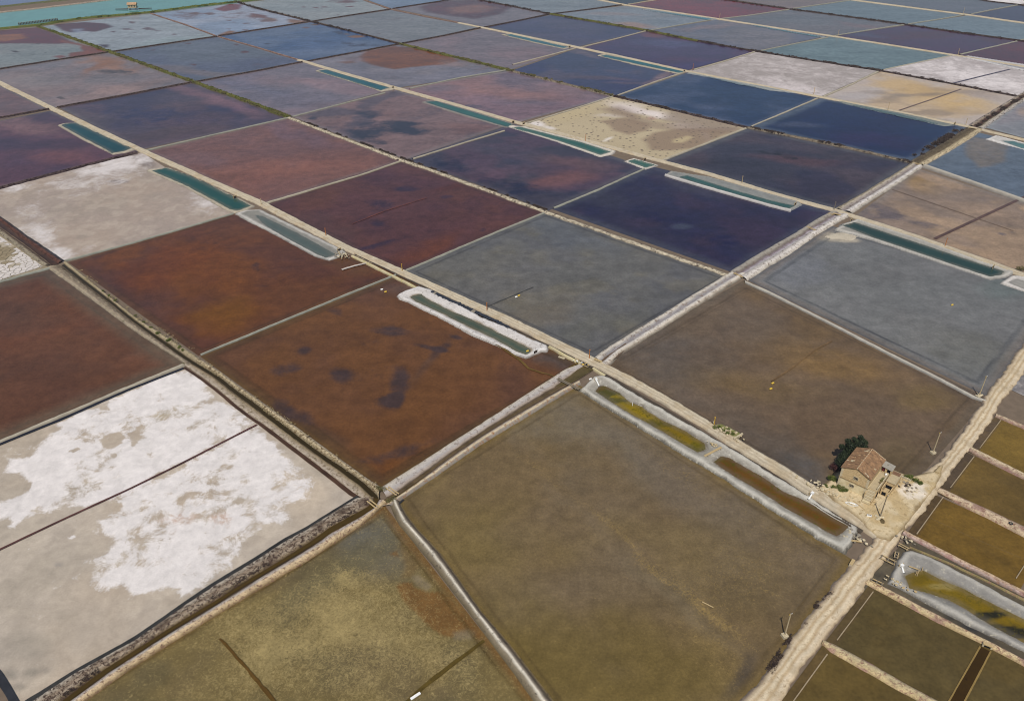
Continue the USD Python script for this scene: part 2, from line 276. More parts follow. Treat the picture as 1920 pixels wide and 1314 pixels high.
_rib = [0]
def ribbon(name, Apx, Bpx, prof, colours, mat='earth', speck=None, jag=0.25, bumpy=0.08, parent=None, step=None, k=None, zoff=0.0, jscale=2.2, spots=None):
    """A bank, road or strip of water between two surveyed edges. prof: (t, height) across; colours: (t, colour) across; speck: (colour, amount)."""
    _rib[0] += 1; sd = _rib[0]
    L = max(length(Apx), length(Bpx)); mid = G(np.mean(np.array(Apx, float), 0))
    step = step or float(np.clip(dist_to(mid) * 0.0024, 0.5, 5.0))
    n = max(3, int(L / step) + 1)
    a, b = resample(Apx, n), resample(Bpx, n)
    W = np.hypot(*(b - a).T); k = k or int(np.clip(W.max() / (step * 0.5), 6, 26)) + 1
    t = np.linspace(0, 1, k)
    P = a[:, None] * (1 - t[None, :, None]) + b[:, None] * t[None, :, None]
    across = (b - a) / np.maximum(W, 1e-6)[:, None]
    e1 = (fb(a, jscale, 900 + sd, 3) - 0.5) * 2 * jag + (fb(a, jscale * 5, 940 + sd, 2) - 0.5) * 2 * jag
    e2 = (fb(b, jscale, 950 + sd, 3) - 0.5) * 2 * jag + (fb(b, jscale * 5, 990 + sd, 2) - 0.5) * 2 * jag
    off = e1[:, None] * (1 - t) ** 2 + e2[:, None] * t ** 2
    P = P + across[:, None] * off[..., None]
    P = P.reshape(-1, 2); T = np.tile(t, n)
    wob = (fb(P, 2.5, 70 + sd, 3) - 0.5) * 0.13
    z = np.interp(T, [x[0] for x in prof], [x[1] for x in prof])
    z = z + bumpy * 2 * (fb(P, 1.3, 71 + sd, 3) - 0.5) * (z > 0.05) + zoff + 0.0017 * (sd % 60)
    D = float(np.clip(dist_to(mid), 180, 900)); wet = mat in ('shallow_water', 'weedy_water', 'pond_water'); A = lambda *c: globals()['A'](*c, D=D, wet=wet)
    col = ramp(colours, np.clip(T + wob, 0, 1), D, wet)
    col = col * (0.90 + 0.20 * fb(P, 5.0, 72 + sd, 3))[:, None]
    if spots:      # sparse larger stains: (colour, scale, threshold, strength)
        for j, (cc, sc, th, st) in enumerate(spots):
            aa = (ss(fb(P, sc, 80 + sd + j, 3), th, th + 0.06) * st)[:, None]; col = col * (1 - aa) + A(cc) * aa
    ex = {'col2': np.tile(A(speck[0]) if speck else np.zeros(3), (len(P), 1)), 'm': np.full(len(P), speck[1] if speck else 0.0)}
    prim = painted(name, np.c_[P, z], grid_faces(n, k), col, mat, parent=parent, extra=ex)
    return prim
def offset_edges(px, w):
    p = resample(px, n=max(len(px) * 4, 12)); d = np.gradient(p, axis=0); d /= np.hypot(*d.T)[:, None]
    nrm = np.stack([-d[:, 1], d[:, 0]], 1)
    w = np.interp(np.linspace(0, 1, len(p)), np.linspace(0, 1, len(np.atleast_1d(w))), np.atleast_1d(w))[:, None]
    return plan(p + nrm * w / 2), plan(p - nrm * w / 2)
def flat_top(h, e=-0.25): return [(0, e), (0.16, 0.55 * h), (0.32, h), (0.68, h), (0.84, 0.55 * h), (1, e)]
def ridge(h, e=-0.2): return [(0, e), (0.25, h * .5), (0.45, h), (0.55, h), (0.75, h * .5), (1, e)]
def dip(h, e=-0.25, f=0.1): return [(0, e), (0.10, .6 * h), (0.2, h), (0.34, h), (0.44, f), (0.54, f), (0.66, h), (0.8, h), (0.9, .6 * h), (1, e)]
STY = {   # colours across a dike, left to right as one looks along the listed points
 'pale': dict(prof=ridge(0.55), colours=[(0, (118, 112, 102)), (.3, (146, 140, 128)), (.5, (182, 175, 158)), (.7, (156, 149, 135)), (1, (112, 106, 96))]),
 'greenpale': dict(prof=ridge(0.55), colours=[(0, (110, 112, 108)), (.3, (132, 133, 126)), (.5, (160, 159, 146)), (.7, (140, 140, 131)), (1, (104, 106, 102))]),
 'dark': dict(prof=ridge(0.8), colours=[(0, (84, 76, 78)), (.5, (104, 92, 88)), (1, (78, 70, 74))], mat='stony_earth', speck=((52, 46, 50), .5)),
 'reddish': dict(prof=ridge(0.6), colours=[(0, (104, 92, 92)), (.3, (134, 112, 104)), (.5, (176, 154, 142)), (.7, (132, 110, 102)), (1, (98, 88, 90))], mat='stony_earth', speck=((90, 72, 70), .45)),
 'green': dict(prof=flat_top(0.9), colours=[(0, (96, 90, 82)), (.3, (112, 110, 74)), (.6, (124, 120, 78)), (1, (92, 86, 76))], mat='stony_earth', speck=((78, 86, 46), .5)),
 'sand': dict(prof=flat_top(0.7), colours=[(0, (150, 138, 122)), (.2, (196, 182, 156)), (.5, (212, 198, 168)), (.8, (198, 184, 156)), (1, (150, 138, 120))], speck=((160, 140, 112), .34)),
 'earthy': dict(prof=flat_top(0.7), colours=[(0, (120, 112, 104)), (.25, (176, 164, 142)), (.5, (108, 98, 92)), (.8, (150, 140, 122)), (1, (96, 92, 92))], mat='stony_earth', speck=((70, 60, 58), .42)),
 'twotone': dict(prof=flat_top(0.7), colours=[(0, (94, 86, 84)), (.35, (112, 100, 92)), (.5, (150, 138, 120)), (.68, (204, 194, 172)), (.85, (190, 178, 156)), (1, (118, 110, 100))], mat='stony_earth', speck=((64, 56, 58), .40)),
}
def dike(label, segs, name='dike', cat='dike'):
    """One dike along surveyed points; segs: (style, width, points)."""
    thin = lambda st, w, pts: np.asarray(w) * (float(np.interp(dist_to(G(np.mean(np.array(pts, float), 0))), [300, 450], [1, .72])) if 'pale' in st else 1)
    if len(segs) == 1:
        st, w, pts = segs[0]; w = thin(st, w, pts); e = offset_edges(pts, w); s = STY[st]
        p = ribbon(name, e[0], e[1], s['prof'], s['colours'], s.get('mat', 'earth'), s.get('speck'), jag=0.22 * float(np.mean(w)))
        tag(p, label, cat, kind='structure'); return p
    x = thing(name, label, cat, kind='structure')
    for st, w, pts in segs:
        w = thin(st, w, pts); e = offset_edges(pts, w); s = STY[st]
        ribbon('stretch', e[0], e[1], s['prof'], s['colours'], s.get('mat', 'earth'), s.get('speck'), jag=0.22 * float(np.mean(w)), parent=x)
    return x
def strip(name, label, cat, pts, w, c, mat='shallow_water', zoff=0.21, parent=None, jag=0.12, c1=None):
    e = offset_edges(pts, w)
    p = ribbon(name, e[0], e[1], [(0, 0), (1, 0)], [(0, c1 or c), (.3, c), (.7, c), (1, c1 or c)], mat, jag=jag, bumpy=0, zoff=zoff, parent=parent, k=5)
    if parent is None: tag(p, label, cat, kind='structure')
    return p

def patch(name, outer, zfun, cfun, mat='earth', cell=None, grow=1.2, parent=None, speck=None, seed=0):
    """An irregular piece of ground: outer outline surveyed; heights and colours from the distance to its rim."""
    po = Polygon(G(np.array(outer, float))).buffer(0); c = np.array(po.centroid.coords[0])
    cell = cell or float(np.clip(dist_to(c) * 0.0022, 0.4, 2.0))
    x0, y0, x1, y1 = po.buffer(grow).bounds
    gx, gy = np.meshgrid(np.arange(x0, x1 + cell, cell), np.arange(y0, y1 + cell, cell), indexing='ij')
    P = np.stack([gx.ravel(), gy.ravel()], 1); pt = shapely.points(P)
    d = np.where(shapely.contains(po, pt), 1, -1) * shapely.distance(po.boundary, pt)
    d = d + (fb(P, 2.2, 40 + seed, 3) - 0.5) * 0.9
    z = zfun(P, d); f = grid_faces(*gx.shape)
    keep = (d[f] > -grow * 0.8).all(1); f = f[keep]
    used = np.unique(f); re = np.full(len(P), -1); re[used] = np.arange(len(used)); f = re[f]; P, d, z = P[used], d[used], z[used]
    col = cfun(P, d, z)
    n = np.cross(np.c_[P, z][f[:, 1]] - np.c_[P, z][f[:, 0]], np.c_[P, z][f[:, 2]] - np.c_[P, z][f[:, 0]])
    if n[:, 2].mean() < 0: f = f[:, ::-1]
    return painted(name, np.c_[P, z], f, col, mat, parent=parent, extra={'col2': np.tile(A(speck[0]) if speck else np.zeros(3), (len(P), 1)), 'm': np.full(len(P), speck[1] if speck else 0.0)})

def pond(label, outer, waters, wcol, bank, h=0.7, crest=1.1, wmat='pond_water', c2=None, m0=0.0, wpatch=(), seed=0, speck=None, bmat='earth', inner_z=-0.05, wz=0.24, cell=None):
    """A small basin: a raised bank round one or more pools. bank: colours for outer foot, crest, inner slope, rim at the water."""
    x = thing('pond', label, 'pond', kind='structure')
    W = [Polygon(G(np.array(w, float))).buffer(0) for w in waters]; allw = shapely.union_all(W)
    def zf(P, d):
        pt = shapely.points(P); dw = shapely.distance(allw.boundary, pt) * np.where(shapely.contains(allw, pt), -1, 1) + (fb(P, 3.0, 44 + seed, 3) - 0.5) * 1.0
        zf.dw = dw
        up = ss(d, -0.2, crest); dn = ss(dw, -0.3, 3.2)
        return np.where(d < 0, -0.25, -0.25 + (h + 0.25) * up) * dn + (1 - dn) * (0.235 + np.clip(dw, -1, 0) * .4) + 0.10 * (fb(P, 1.6, 46 + seed, 3) - 0.5) * dn
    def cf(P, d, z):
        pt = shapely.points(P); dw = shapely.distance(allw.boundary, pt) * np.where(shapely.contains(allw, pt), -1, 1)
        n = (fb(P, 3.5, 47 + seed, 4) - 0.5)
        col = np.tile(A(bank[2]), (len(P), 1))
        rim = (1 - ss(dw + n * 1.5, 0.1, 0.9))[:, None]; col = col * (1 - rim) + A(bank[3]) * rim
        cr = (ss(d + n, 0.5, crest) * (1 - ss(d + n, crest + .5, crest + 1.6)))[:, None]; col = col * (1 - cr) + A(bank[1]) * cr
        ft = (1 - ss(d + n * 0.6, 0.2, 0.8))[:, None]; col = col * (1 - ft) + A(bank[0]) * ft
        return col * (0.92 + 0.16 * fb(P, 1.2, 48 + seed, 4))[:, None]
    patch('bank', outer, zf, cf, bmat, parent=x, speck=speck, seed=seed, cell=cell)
    for w in waters:
        pw = Polygon(G(np.array(w, float))).buffer(0.9).simplify(0.05); x0, y0, x1, y1 = pw.bounds
        cl = float(np.clip(dist_to(np.array(pw.centroid.coords[0])) * 0.0025, 0.5, 2))
        gx, gy = np.meshgrid(np.arange(x0, x1 + cl, cl), np.arange(y0, y1 + cl, cl), indexing='ij'); P = np.stack([gx.ravel(), gy.ravel()], 1)
        ins = shapely.distance(pw, shapely.points(P)) < cl * 0.3; f = grid_faces(*gx.shape); f = f[ins[f].all(1)]
        if len(f) == 0: continue
        us = np.unique(f); re = np.full(len(P), -1); re[us] = np.arange(len(us)); f = re[f]; P = P[us]
        Aw = lambda *c, _D=float(dist_to(np.array(pw.centroid.coords[0]))): A(*c, D=_D, wet=wmat == 'pond_water')
        col = np.tile(Aw(wcol), (len(P), 1)) * (0.9 + 0.2 * fb(P, 6, 49 + seed, 3))[:, None]; mm = np.full(len(P), float(m0)); px = plan(P)
        dr = shapely.distance(Polygon(G(np.array(w, float))).buffer(0).boundary, shapely.points(P)) + (fb(P, 2.0, 55 + seed, 3) - .5) * 1.6
        e_ = ((1 - ss(dr, .1, 2.0)) * .42)[:, None]
        for (bu, bv, ru, rv, cc, st) in wpatch:
            wn = (fb(P, 2.5, 50 + seed, 4) - 0.5) * 2
            a = (1 - ss(np.hypot((px[:, 0] - bu) / ru, (px[:, 1] - bv) / rv) + wn * .9, 0.7, 1.3)) * st
            if cc == 'm': mm = mm + a
            else: col = col * (1 - a[:, None]) + Aw(cc) * a[:, None]
        col = col * (1 - e_) + Aw(bank[3]) * .8 * e_
        nn = np.cross(np.c_[P, P[:, :1] * 0][f[0, 1]] - np.c_[P, P[:, :1] * 0][f[0, 0]], np.c_[P, P[:, :1] * 0][f[0, 2]] - np.c_[P, P[:, :1] * 0][f[0, 0]])
        if nn[2] < 0: f = f[:, ::-1]
        painted('water', np.c_[P, np.full(len(P), wz)], f, col, wmat, parent=x, smooth=False, extra={'col2': np.tile(Aw(c2 or wcol), (len(P), 1)), 'm': mm})
    return x
# ---------------------------------------------------------------- ground, haze
gx = 6000.0
gv = np.array([[-1790, -310, -0.03], [1790, -310, -0.03], [1790, 2190, -0.03], [-1790, 2190, -0.03]])
g0 = obj('ground', (gv, np.array([[0, 1, 2], [0, 2, 3]])), 'mud', smooth=False)
tag(g0, 'flat bare mud of the coastal plain under and beyond the salt pans', 'ground', kind='structure')

# the slightly hazy air over the flats
usdkit.material(stage, '/World/Looks/haze_air', {'v': ('principled_volume', {'color': (0.86, 0.92, 1.0), 'density': 0.00007, 'anisotropy': 0.2})}, [], volume='v.volume')
M['haze_air'] = UsdShade.Material.Get(stage, '/World/Looks/haze_air')
hb = trimesh.creation.box(bounds=[[-1800, -320, -1.7], [1800, 2200, 160]])
hz = usdkit.mesh(stage, '/World/haze', hb, M['haze_air']); tag(hz, 'thin bluish haze over the whole salt works', 'haze', kind='stuff')

# ---------------------------------------------------------------- salt pans
MUD = (150, 138, 124); NAVY = (40, 48, 78)
# near
pan('large olive brown flooded pan in the foreground, white ridge on its left', [(733, 932), (1085, 721), (1600, 1050), (1219, 1591)], (112, 94, 68),
    p=[((120, 102, 66), 26, .52, .16, .6), ((104, 94, 84), 34, .55, .14, .45), ((96, 82, 58), 12, .60, .12, .4)],
    blobs=[(1090, 800, 170, 60, 30, (114, 104, 90), .75, .8), (1300, 900, 170, 60, 30, (108, 96, 82), .7, .8), (900, 1240, 170, 130, 20, (108, 92, 52), .8, .8), (1130, 1270, 200, 90, 10, (106, 90, 50), .75, .8), (880, 1010, 90, 60, -30, (114, 98, 58), .5, .8),
           (1120, 1000, 130, 16, 42, (122, 106, 84), .45, .8), (1290, 1130, 120, 20, 42, (116, 104, 84), .4, .8),
           (1240, 1060, 150, 9, 37, 'm', 0.15, .8), (1330, 1145, 110, 9, 38, 'm', 0.392, .8), (1170, 1010, 100, 6, 44, 'm', 0.287, .8), (1380, 1100, 110, 55, 35, 'm', 0.261, .9), (1340, 1220, 80, 50, 35, 'm', 0.261, .9), (1010, 880, 110, 7, 40, 'm', 0.235, .8), (1480, 1030, 90, 30, 32, 'm', 0.183, .9), (1290, 880, 100, 20, 32, 'm', 0.196, .9),
           (1390, 1265, 45, 16, -52, (70, 66, 66), .6, .8)],
    lines=[(3.2, .4, (80, 66, 44), .5)], margin=[(0.5, 3.2, (112, 92, 48), .6)], c2=(146, 122, 76), m0=-0.12, mat='weedy_water', cell=.6)
pan('foreground pan with yellow green weed under the water, bottom left of the white ridge', [(722, 948), (1219, 1591), (640, 2100), (-345, 1600)], (108, 94, 66),
    p=[((118, 102, 62), 14, .5, .15, .7), ((92, 84, 62), 9, .58, .1, .5)],
    blobs=[(690, 1025, 60, 40, -35, (98, 96, 88), .9, .7), (720, 1060, 40, 30, 0, (112, 104, 86), .6, .8), (620, 1085, 120, 22, -36, (100, 92, 68), .8, .8), (560, 1180, 150, 55, -10, 'm', 0.374, .5), (690, 1150, 100, 60, 20, 'm', 0.360, .5), (640, 1260, 170, 70, 0, 'm', 0.302, .6), (480, 1260, 90, 40, -35, 'm', 0.302, .6), (840, 1250, 110, 45, 30, 'm', 0.259, .6), (380, 1290, 80, 30, -35, 'm', 0.158, .7), (655, 1085, 26, 16, 0, 'm', 0.324, .5)],
    polys=[([(742, 1097), (751, 1092), (771, 1091), (779, 1102), (804, 1110), (830, 1108), (868, 1150), (902, 1185), (900, 1200), (880, 1190), (844, 1194), (827, 1190), (802, 1172), (776, 1145), (756, 1127)], (114, 82, 46), .25, .92),
           ([(727, 1038), (745, 1032), (749, 1045)], (118, 80, 40), .5, .85), ([(745, 1020), (775, 1010), (800, 1060), (770, 1085), (750, 1085), (752, 1060)], (112, 90, 56), .9, .7),
           ([(770, 1080), (785, 1075), (812, 1098), (800, 1108), (780, 1098)], (128, 114, 90), .6, .8), ([(850, 1185), (880, 1178), (895, 1184), (885, 1198), (850, 1200)], (126, 112, 88), .6, .8)],
    lines=[(2.1, .4, (78, 62, 34), .7)], margin=[(0.6, 2.4, (112, 80, 44), .75)], c2=(156, 138, 92), m0=0.06, mat='weedy_water', cell=.6)
pan('dry pan half covered by bright white salt crust, bottom left', [(345, 688), (684, 934), (45, 1337), (-233, 933)], (180, 167, 152),
    p=[((166, 154, 138), 9, .56, .1, .5), ((176, 156, 132), 30, .5, .12, .5), ((196, 182, 164), 6, .58, .08, .4)],
    blobs=[(60, 1200, 40, 22, 0, (158, 148, 134), .7), (30, 1230, 60, 30, 0, (160, 150, 138), .5), (120, 1060, 100, 40, -10, (176, 164, 148), .5), (20, 1260, 16, 8, 0, (128, 122, 112), .6), (60, 1256, 14, 7, 0, (132, 126, 114), .6), (35, 1284, 14, 7, 0, (126, 120, 110), .6), (85, 1254, 10, 6, 0, (134, 126, 116), .5), (110, 1060, 8, 4, 0, (150, 142, 136), .6), (550, 930, 60, 40, 35, (196, 178, 156), .7),
           (420, 770, 60, 30, 20, 'm', -0.253, .8), (440, 745, 40, 16, 10, 'm', -0.184, .7), (300, 860, 60, 25, 0, 'm', -0.138, .7), (540, 905, 50, 30, 30, 'm', -0.230, .8), (430, 910, 30, 22, 0, 'm', -0.322, .7), (350, 940, 30, 12, -30, 'm', -0.322, .7), (400, 1060, 30, 14, -30, 'm', -0.253, .7), (350, 1080, 30, 9, -20, 'm', -0.276, .7), (300, 780, 30, 10, -15, 'm', -0.414, .6), (340, 765, 36, 10, -10, 'm', -0.368, .6), (280, 900, 30, 10, -30, 'm', -0.230, .7), (550, 985, 60, 20, -33, 'm', -0.230, .8)],
    polys=[([(346, 688), (482, 792), (235, 922), (160, 952), (120, 945), (85, 962), (70, 958), (30, 980), (28, 970), (-20, 967), (-20, 950), (30, 930), (52, 925), (57, 905), (35, 895), (10, 878), (25, 862), (55, 858), (70, 850), (62, 843), (85, 820), (120, 805), (112, 792), (150, 774), (250, 730)], 'm', 2.6, 1.30),
           ([(478, 800), (560, 868), (600, 905), (582, 925), (567, 945), (542, 965), (546, 975), (522, 985), (505, 978), (450, 1022), (440, 1040), (405, 1080), (350, 1112), (335, 1105), (305, 1100), (262, 1115), (245, 1105), (235, 1090), (215, 1102), (182, 1097), (170, 1078), (175, 1060), (165, 1055), (200, 1035), (212, 1012), (192, 1000), (185, 975), (215, 965), (222, 950), (205, 942), (330, 878)], 'm', 2.6, 1.15),
           ([(184, 824), (210, 812), (224, 810), (233, 818), (226, 832), (205, 841), (196, 838)], 'm', .5, -1), ([(236, 812), (262, 806), (263, 826), (248, 838), (246, 826)], 'm', .5, -1), ([(175, 888), (183, 870), (205, 855), (225, 845), (220, 855), (200, 866), (190, 882)], 'm', .7, -.9), ([(181, 760), (196, 754), (204, 768), (190, 768)], 'm', .5, -1),
           ([(-10, 835), (50, 822), (62, 842), (40, 856), (-10, 862)], 'm', .8, -1), ([(-10, 893), (30, 897), (55, 908), (50, 922), (30, 928), (-10, 926)], 'm', .6, -1), ([(124, 845), (145, 838), (150, 842), (135, 850)], 'm', .5, -.8),
           ([(275, 795), (300, 768), (345, 748), (375, 752), (350, 768), (300, 790)], (176, 162, 138), 1.5, .8), ([(300, 975), (340, 958), (372, 968), (330, 985)], (198, 172, 158), 1.2, .8), ([(395, 968), (445, 958), (430, 985), (400, 990)], (198, 170, 154), 1.2, .8), ([(330, 985), (360, 975), (350, 1000), (320, 1000)], (196, 166, 150), 1.2, .7),
           ([(125, 1006), (144, 1002), (140, 1010), (128, 1013)], 'm', .5, .9), ([(50, 1030), (58, 1022), (60, 1034)], 'm', .4, .8), ([(300, 1000), (400, 975), (420, 1000), (330, 1030)], 'm', 2.5, .25)],
    c2=(220, 213, 210), m0=-0.25, mat='dry_salt_bed', cell=.55)
pan('dark red brown flooded pan at the left edge above the white crusted pan', [(95, 503), (347, 684), (-233, 925), (-640, 712)], (98, 66, 56),
    p=[((104, 68, 54), 30, .48, .15, .6), ((88, 66, 62), 16, .58, .12, .5)], blobs=[(170, 570, 110, 34, 20, (112, 68, 50), .7, .8), (40, 630, 110, 28, -10, (108, 66, 52), .6, .8), (60, 760, 90, 40, -25, (92, 62, 54), .5, .8), (40, 600, 60, 30, 0, (88, 66, 60), .5)],
    lines=[(3.4, .5, (66, 58, 54), .8)], margin=[(2.0, 9.0, (100, 86, 74), .75), (.5, 2.0, (92, 84, 74), .6)])
pan('orange brown flooded pan in the left centre, white mud pan above it', [(128, 492), (440, 399), (747, 513), (372, 667)], (96, 62, 56),
    p=[((112, 68, 48), 26, .5, .10, .8), ((84, 60, 62), 14, .57, .08, .6)],
    blobs=[(420, 510, 90, 60, 15, (118, 70, 44), .75, .7), (330, 500, 110, 30, -20, (112, 62, 46), .6, .7), (420, 590, 50, 26, -15, (120, 76, 40), .8, .8), (560, 560, 120, 36, -20, (110, 70, 48), .5), (240, 560, 80, 30, 30, (82, 60, 62), .8, .7), (560, 470, 80, 30, 20, (94, 62, 56), .6), (440, 430, 70, 24, 10, (100, 66, 56), .6), (300, 630, 70, 20, 30, (80, 62, 60), .6), (480, 500, 10, 8, 0, (64, 54, 62), .7), (640, 490, 70, 20, 20, (100, 70, 56), .8)],
    lines=[(2.6, .4, (72, 56, 52), .5)], margin=[(.5, 3.5, (100, 74, 58), .5)])
pan('rust brown flooded pan with dark purple blotches, white banked pond on its far edge', [(375, 668), (750, 514), (1100, 688), (712, 914)], (100, 68, 52),
    p=[((92, 64, 54), 16, .55, .08, .6), ((110, 72, 44), 30, .48, .14, .6)],
    blobs=[(530, 696, 28, 12, -10, (66, 54, 61), 1.00, .7), (640, 700, 22, 14, 0, (70, 56, 57), 1.00, .7), (750, 735, 18, 40, 8, (74, 60, 61), 1.00, .6), (735, 755, 30, 12, 0, (74, 60, 61), 1.00, .6), (740, 620, 40, 10, 5, (72, 58, 59), 1.00, .6), (830, 655, 22, 8, -40, (66, 56, 61), 1.00, .7), (800, 690, 60, 7, -50, (80, 64, 60), .6, .7), (855, 632, 14, 4, 10, (62, 58, 63), 1.00, .6), (820, 655, 40, 4, 12, (74, 58, 59), 0.88, .6), (630, 583, 22, 7, 15, (74, 58, 59), 0.88, .7), (570, 658, 14, 9, -30, (70, 56, 61), 1.00), (535, 765, 26, 14, 30, (76, 60, 57), 0.88), (580, 780, 22, 12, 30, (78, 60, 57), 0.88), (750, 845, 70, 12, -12, (82, 62, 54), .8, .7), (620, 815, 50, 12, 25, (84, 64, 54), .7, .7), (730, 870, 28, 18, 0, (116, 72, 42), .7, .7), (800, 760, 110, 50, -20, (110, 72, 44), .6, .8), (880, 700, 60, 30, 0, (102, 68, 48), .6), (770, 540, 50, 12, 0, (96, 78, 72), .7, .7), (1040, 682, 36, 14, 20, (84, 76, 74), .8, .6), (860, 830, 70, 12, -35, (84, 66, 54), .7, .7)],
    lines=[(3.2, .4, (72, 54, 42), .7)], margin=[(1.0, 4.5, (84, 68, 50), .6), (.4, 1.3, (104, 80, 50), .6)], cell=.7)
pan('grey flooded pan in the middle of the view, right of the maroon pan', [(758, 510), (1022, 397), (1374, 521), (1112, 674)], (98, 98, 98),
    p=[((108, 104, 96), 18, .54, .1, .6), ((90, 92, 100), 22, .54, .1, .6), ((110, 104, 88), 10, .6, .08, .4)],
    blobs=[(1010, 560, 60, 26, 0, (112, 104, 90), .5), (930, 540, 70, 30, -20, (92, 92, 96), .5), (1060, 440, 80, 24, 20, (92, 98, 108), .6), (900, 510, 90, 40, 0, (104, 102, 98), .4), (1130, 610, 90, 20, -25, (96, 96, 90), .5), (1020, 590, 50, 20, 0, (110, 100, 88), .5)],
    lines=[(3.2, .5, (68, 70, 76), .8)], margin=[(1.0, 3.2, (88, 90, 96), .6)])
pan('brown flooded pan behind the stone house and the tree', [(1116, 682), (1394, 526), (1852, 747), (1640, 992)], (106, 88, 72),
    p=[((116, 92, 62), 22, .54, .1, .6), ((98, 86, 78), 26, .56, .12, .5)],
    blobs=[(1570, 690, 110, 26, 12, (126, 98, 62), .75, .8), (1490, 665, 50, 20, -40, (124, 98, 66), .5), (1400, 720, 100, 22, 10, (122, 98, 62), .6, .8), (1740, 750, 60, 20, 10, (122, 100, 62), .6), (1250, 680, 110, 50, 30, (96, 90, 86), .7, .8), (1430, 830, 120, 30, 25, (92, 84, 78), .7, .8), (1380, 600, 100, 40, 20, (110, 96, 84), .6, .8), (1560, 800, 90, 40, 20, (104, 84, 66), .5), (1500, 885, 60, 30, 20, (86, 84, 84), .8, .8), (1680, 870, 60, 40, -40, (100, 86, 62), .6), (1290, 600, 60, 20, -30, (112, 96, 80), .5)],
    lines=[(4.0, .5, (76, 66, 56), .6), (5.6, .4, (84, 72, 60), .4)], margin=[(1.0, 4.0, (96, 88, 78), .55)], cell=.7)
pan('wide grey flooded pan at the right, between the teal pond and the thin pale dike', [(1403, 526), (1560, 424), (1998, 545), (1852, 744)], (110, 112, 114),
    p=[((104, 104, 106), 18, .52, .1, .6), ((118, 118, 120), 26, .54, .12, .5)], blobs=[(1500, 500, 70, 30, 0, (108, 112, 122), .6), (1800, 660, 100, 30, 20, (106, 106, 100), .5), (1560, 445, 40, 10, 10, (176, 164, 142), .85, .4), (1590, 450, 22, 6, 8, (170, 158, 138), .8, .4), (1880, 540, 40, 16, 10, (98, 112, 112), .6), (1700, 700, 60, 14, 26, (114, 106, 96), .5)],
    lines=[(4.6, .5, (72, 76, 84), .9)], margin=[(1.5, 4.5, (116, 104, 96), .55), (.5, 1.6, (74, 80, 92), .5)])
pan('navy purple flooded pan just left of the grey canal crossing', [(1034, 392), (1222, 312), (1572, 399), (1376, 512)], (56, 58, 84),
    p=[((48, 54, 88), 28, .48, .12, .7), ((70, 60, 82), 20, .56, .1, .5)], blobs=[(1300, 345, 80, 14, 14, (74, 74, 92), .5), (1410, 430, 70, 26, 15, (70, 58, 82), .5), (1300, 430, 90, 20, 15, (44, 50, 86), .6), (1280, 425, 16, 5, 0, (74, 84, 106), .6), (1120, 370, 60, 12, 15, (62, 66, 86), .6)],
    margin=[(.8, 7.0, (76, 82, 98), .6)])
pan('deep maroon flooded pan above the dirt road, left of the grey pan', [(493, 385), (752, 301), (1024, 398), (757, 511)], (92, 64, 72),
    p=[((98, 66, 66), 24, .5, .12, .6), ((80, 60, 74), 16, .56, .08, .5)], blobs=[(715, 385, 26, 12, 0, (66, 58, 78), .8, .7), (710, 422, 14, 7, 0, (64, 58, 80), .8, .7), (790, 470, 60, 14, -25, (112, 66, 56), .7, .8), (600, 370, 40, 14, -15, (102, 68, 64), .6), (760, 355, 26, 6, 0, (58, 54, 76), .8), (840, 370, 14, 4, 0, (56, 52, 78), .8), (905, 432, 10, 5, -20, (60, 56, 78), .7), (760, 330, 80, 20, 10, (88, 64, 80), .5), (860, 345, 50, 7, -15, (92, 58, 62), .7), (720, 458, 40, 5, -15, (72, 60, 76), .6), (600, 430, 80, 30, 10, (96, 72, 76), .5)],
    lines=[(2.6, .5, (72, 58, 64), .5)], margin=[(.8, 3.0, (96, 82, 82), .5)])
# left, dry
pan('dry grey beige mud pan with white salt edges at the left', [(266, 286), (442, 399), (118, 492), (-62, 367)], (161, 147, 138),
    p=[((170, 152, 137), 30, .5, .12, .6), ((156, 144, 134), 12, .56, .08, .6), ((184, 170, 156), 5, .58, .06, .4)],
    blobs=[(180, 330, 110, 26, -12, 'm', 0.83, .7), (230, 305, 60, 12, -12, 'm', 0.78, .7), (390, 370, 40, 26, 30, 'm', 0.78, .7), (60, 420, 40, 40, 50, 'm', 0.69, .7), (100, 468, 50, 22, 40, 'm', 0.83, .7), (20, 350, 40, 10, -12, 'm', 0.78, .7), (150, 470, 50, 10, -14, 'm', 0.60, .8), (330, 440, 90, 10, -14, 'm', 0.37, .8), (225, 340, 16, 3, 0, (104, 96, 98), .8), (265, 300, 26, 8, 20, (120, 112, 112), .7)],
    c2=(208, 200, 198), m0=-0.4, mat='dusty_salt_bed')
crk = pan('small dry pan of cracked white salt plates at the left edge', [(-55, 400), (90, 501), (-200, 580), (-330, 480)], (150, 136, 110),
    blobs=[(50, 492, 40, 26, 0, 'm', .5, .8), (20, 512, 60, 16, -14, 'm', .5, .8), (0, 462, 30, 30, 40, 'm', .45, .7)], c2=(176, 164, 146), m0=-.4, mat='dusty_salt_bed')
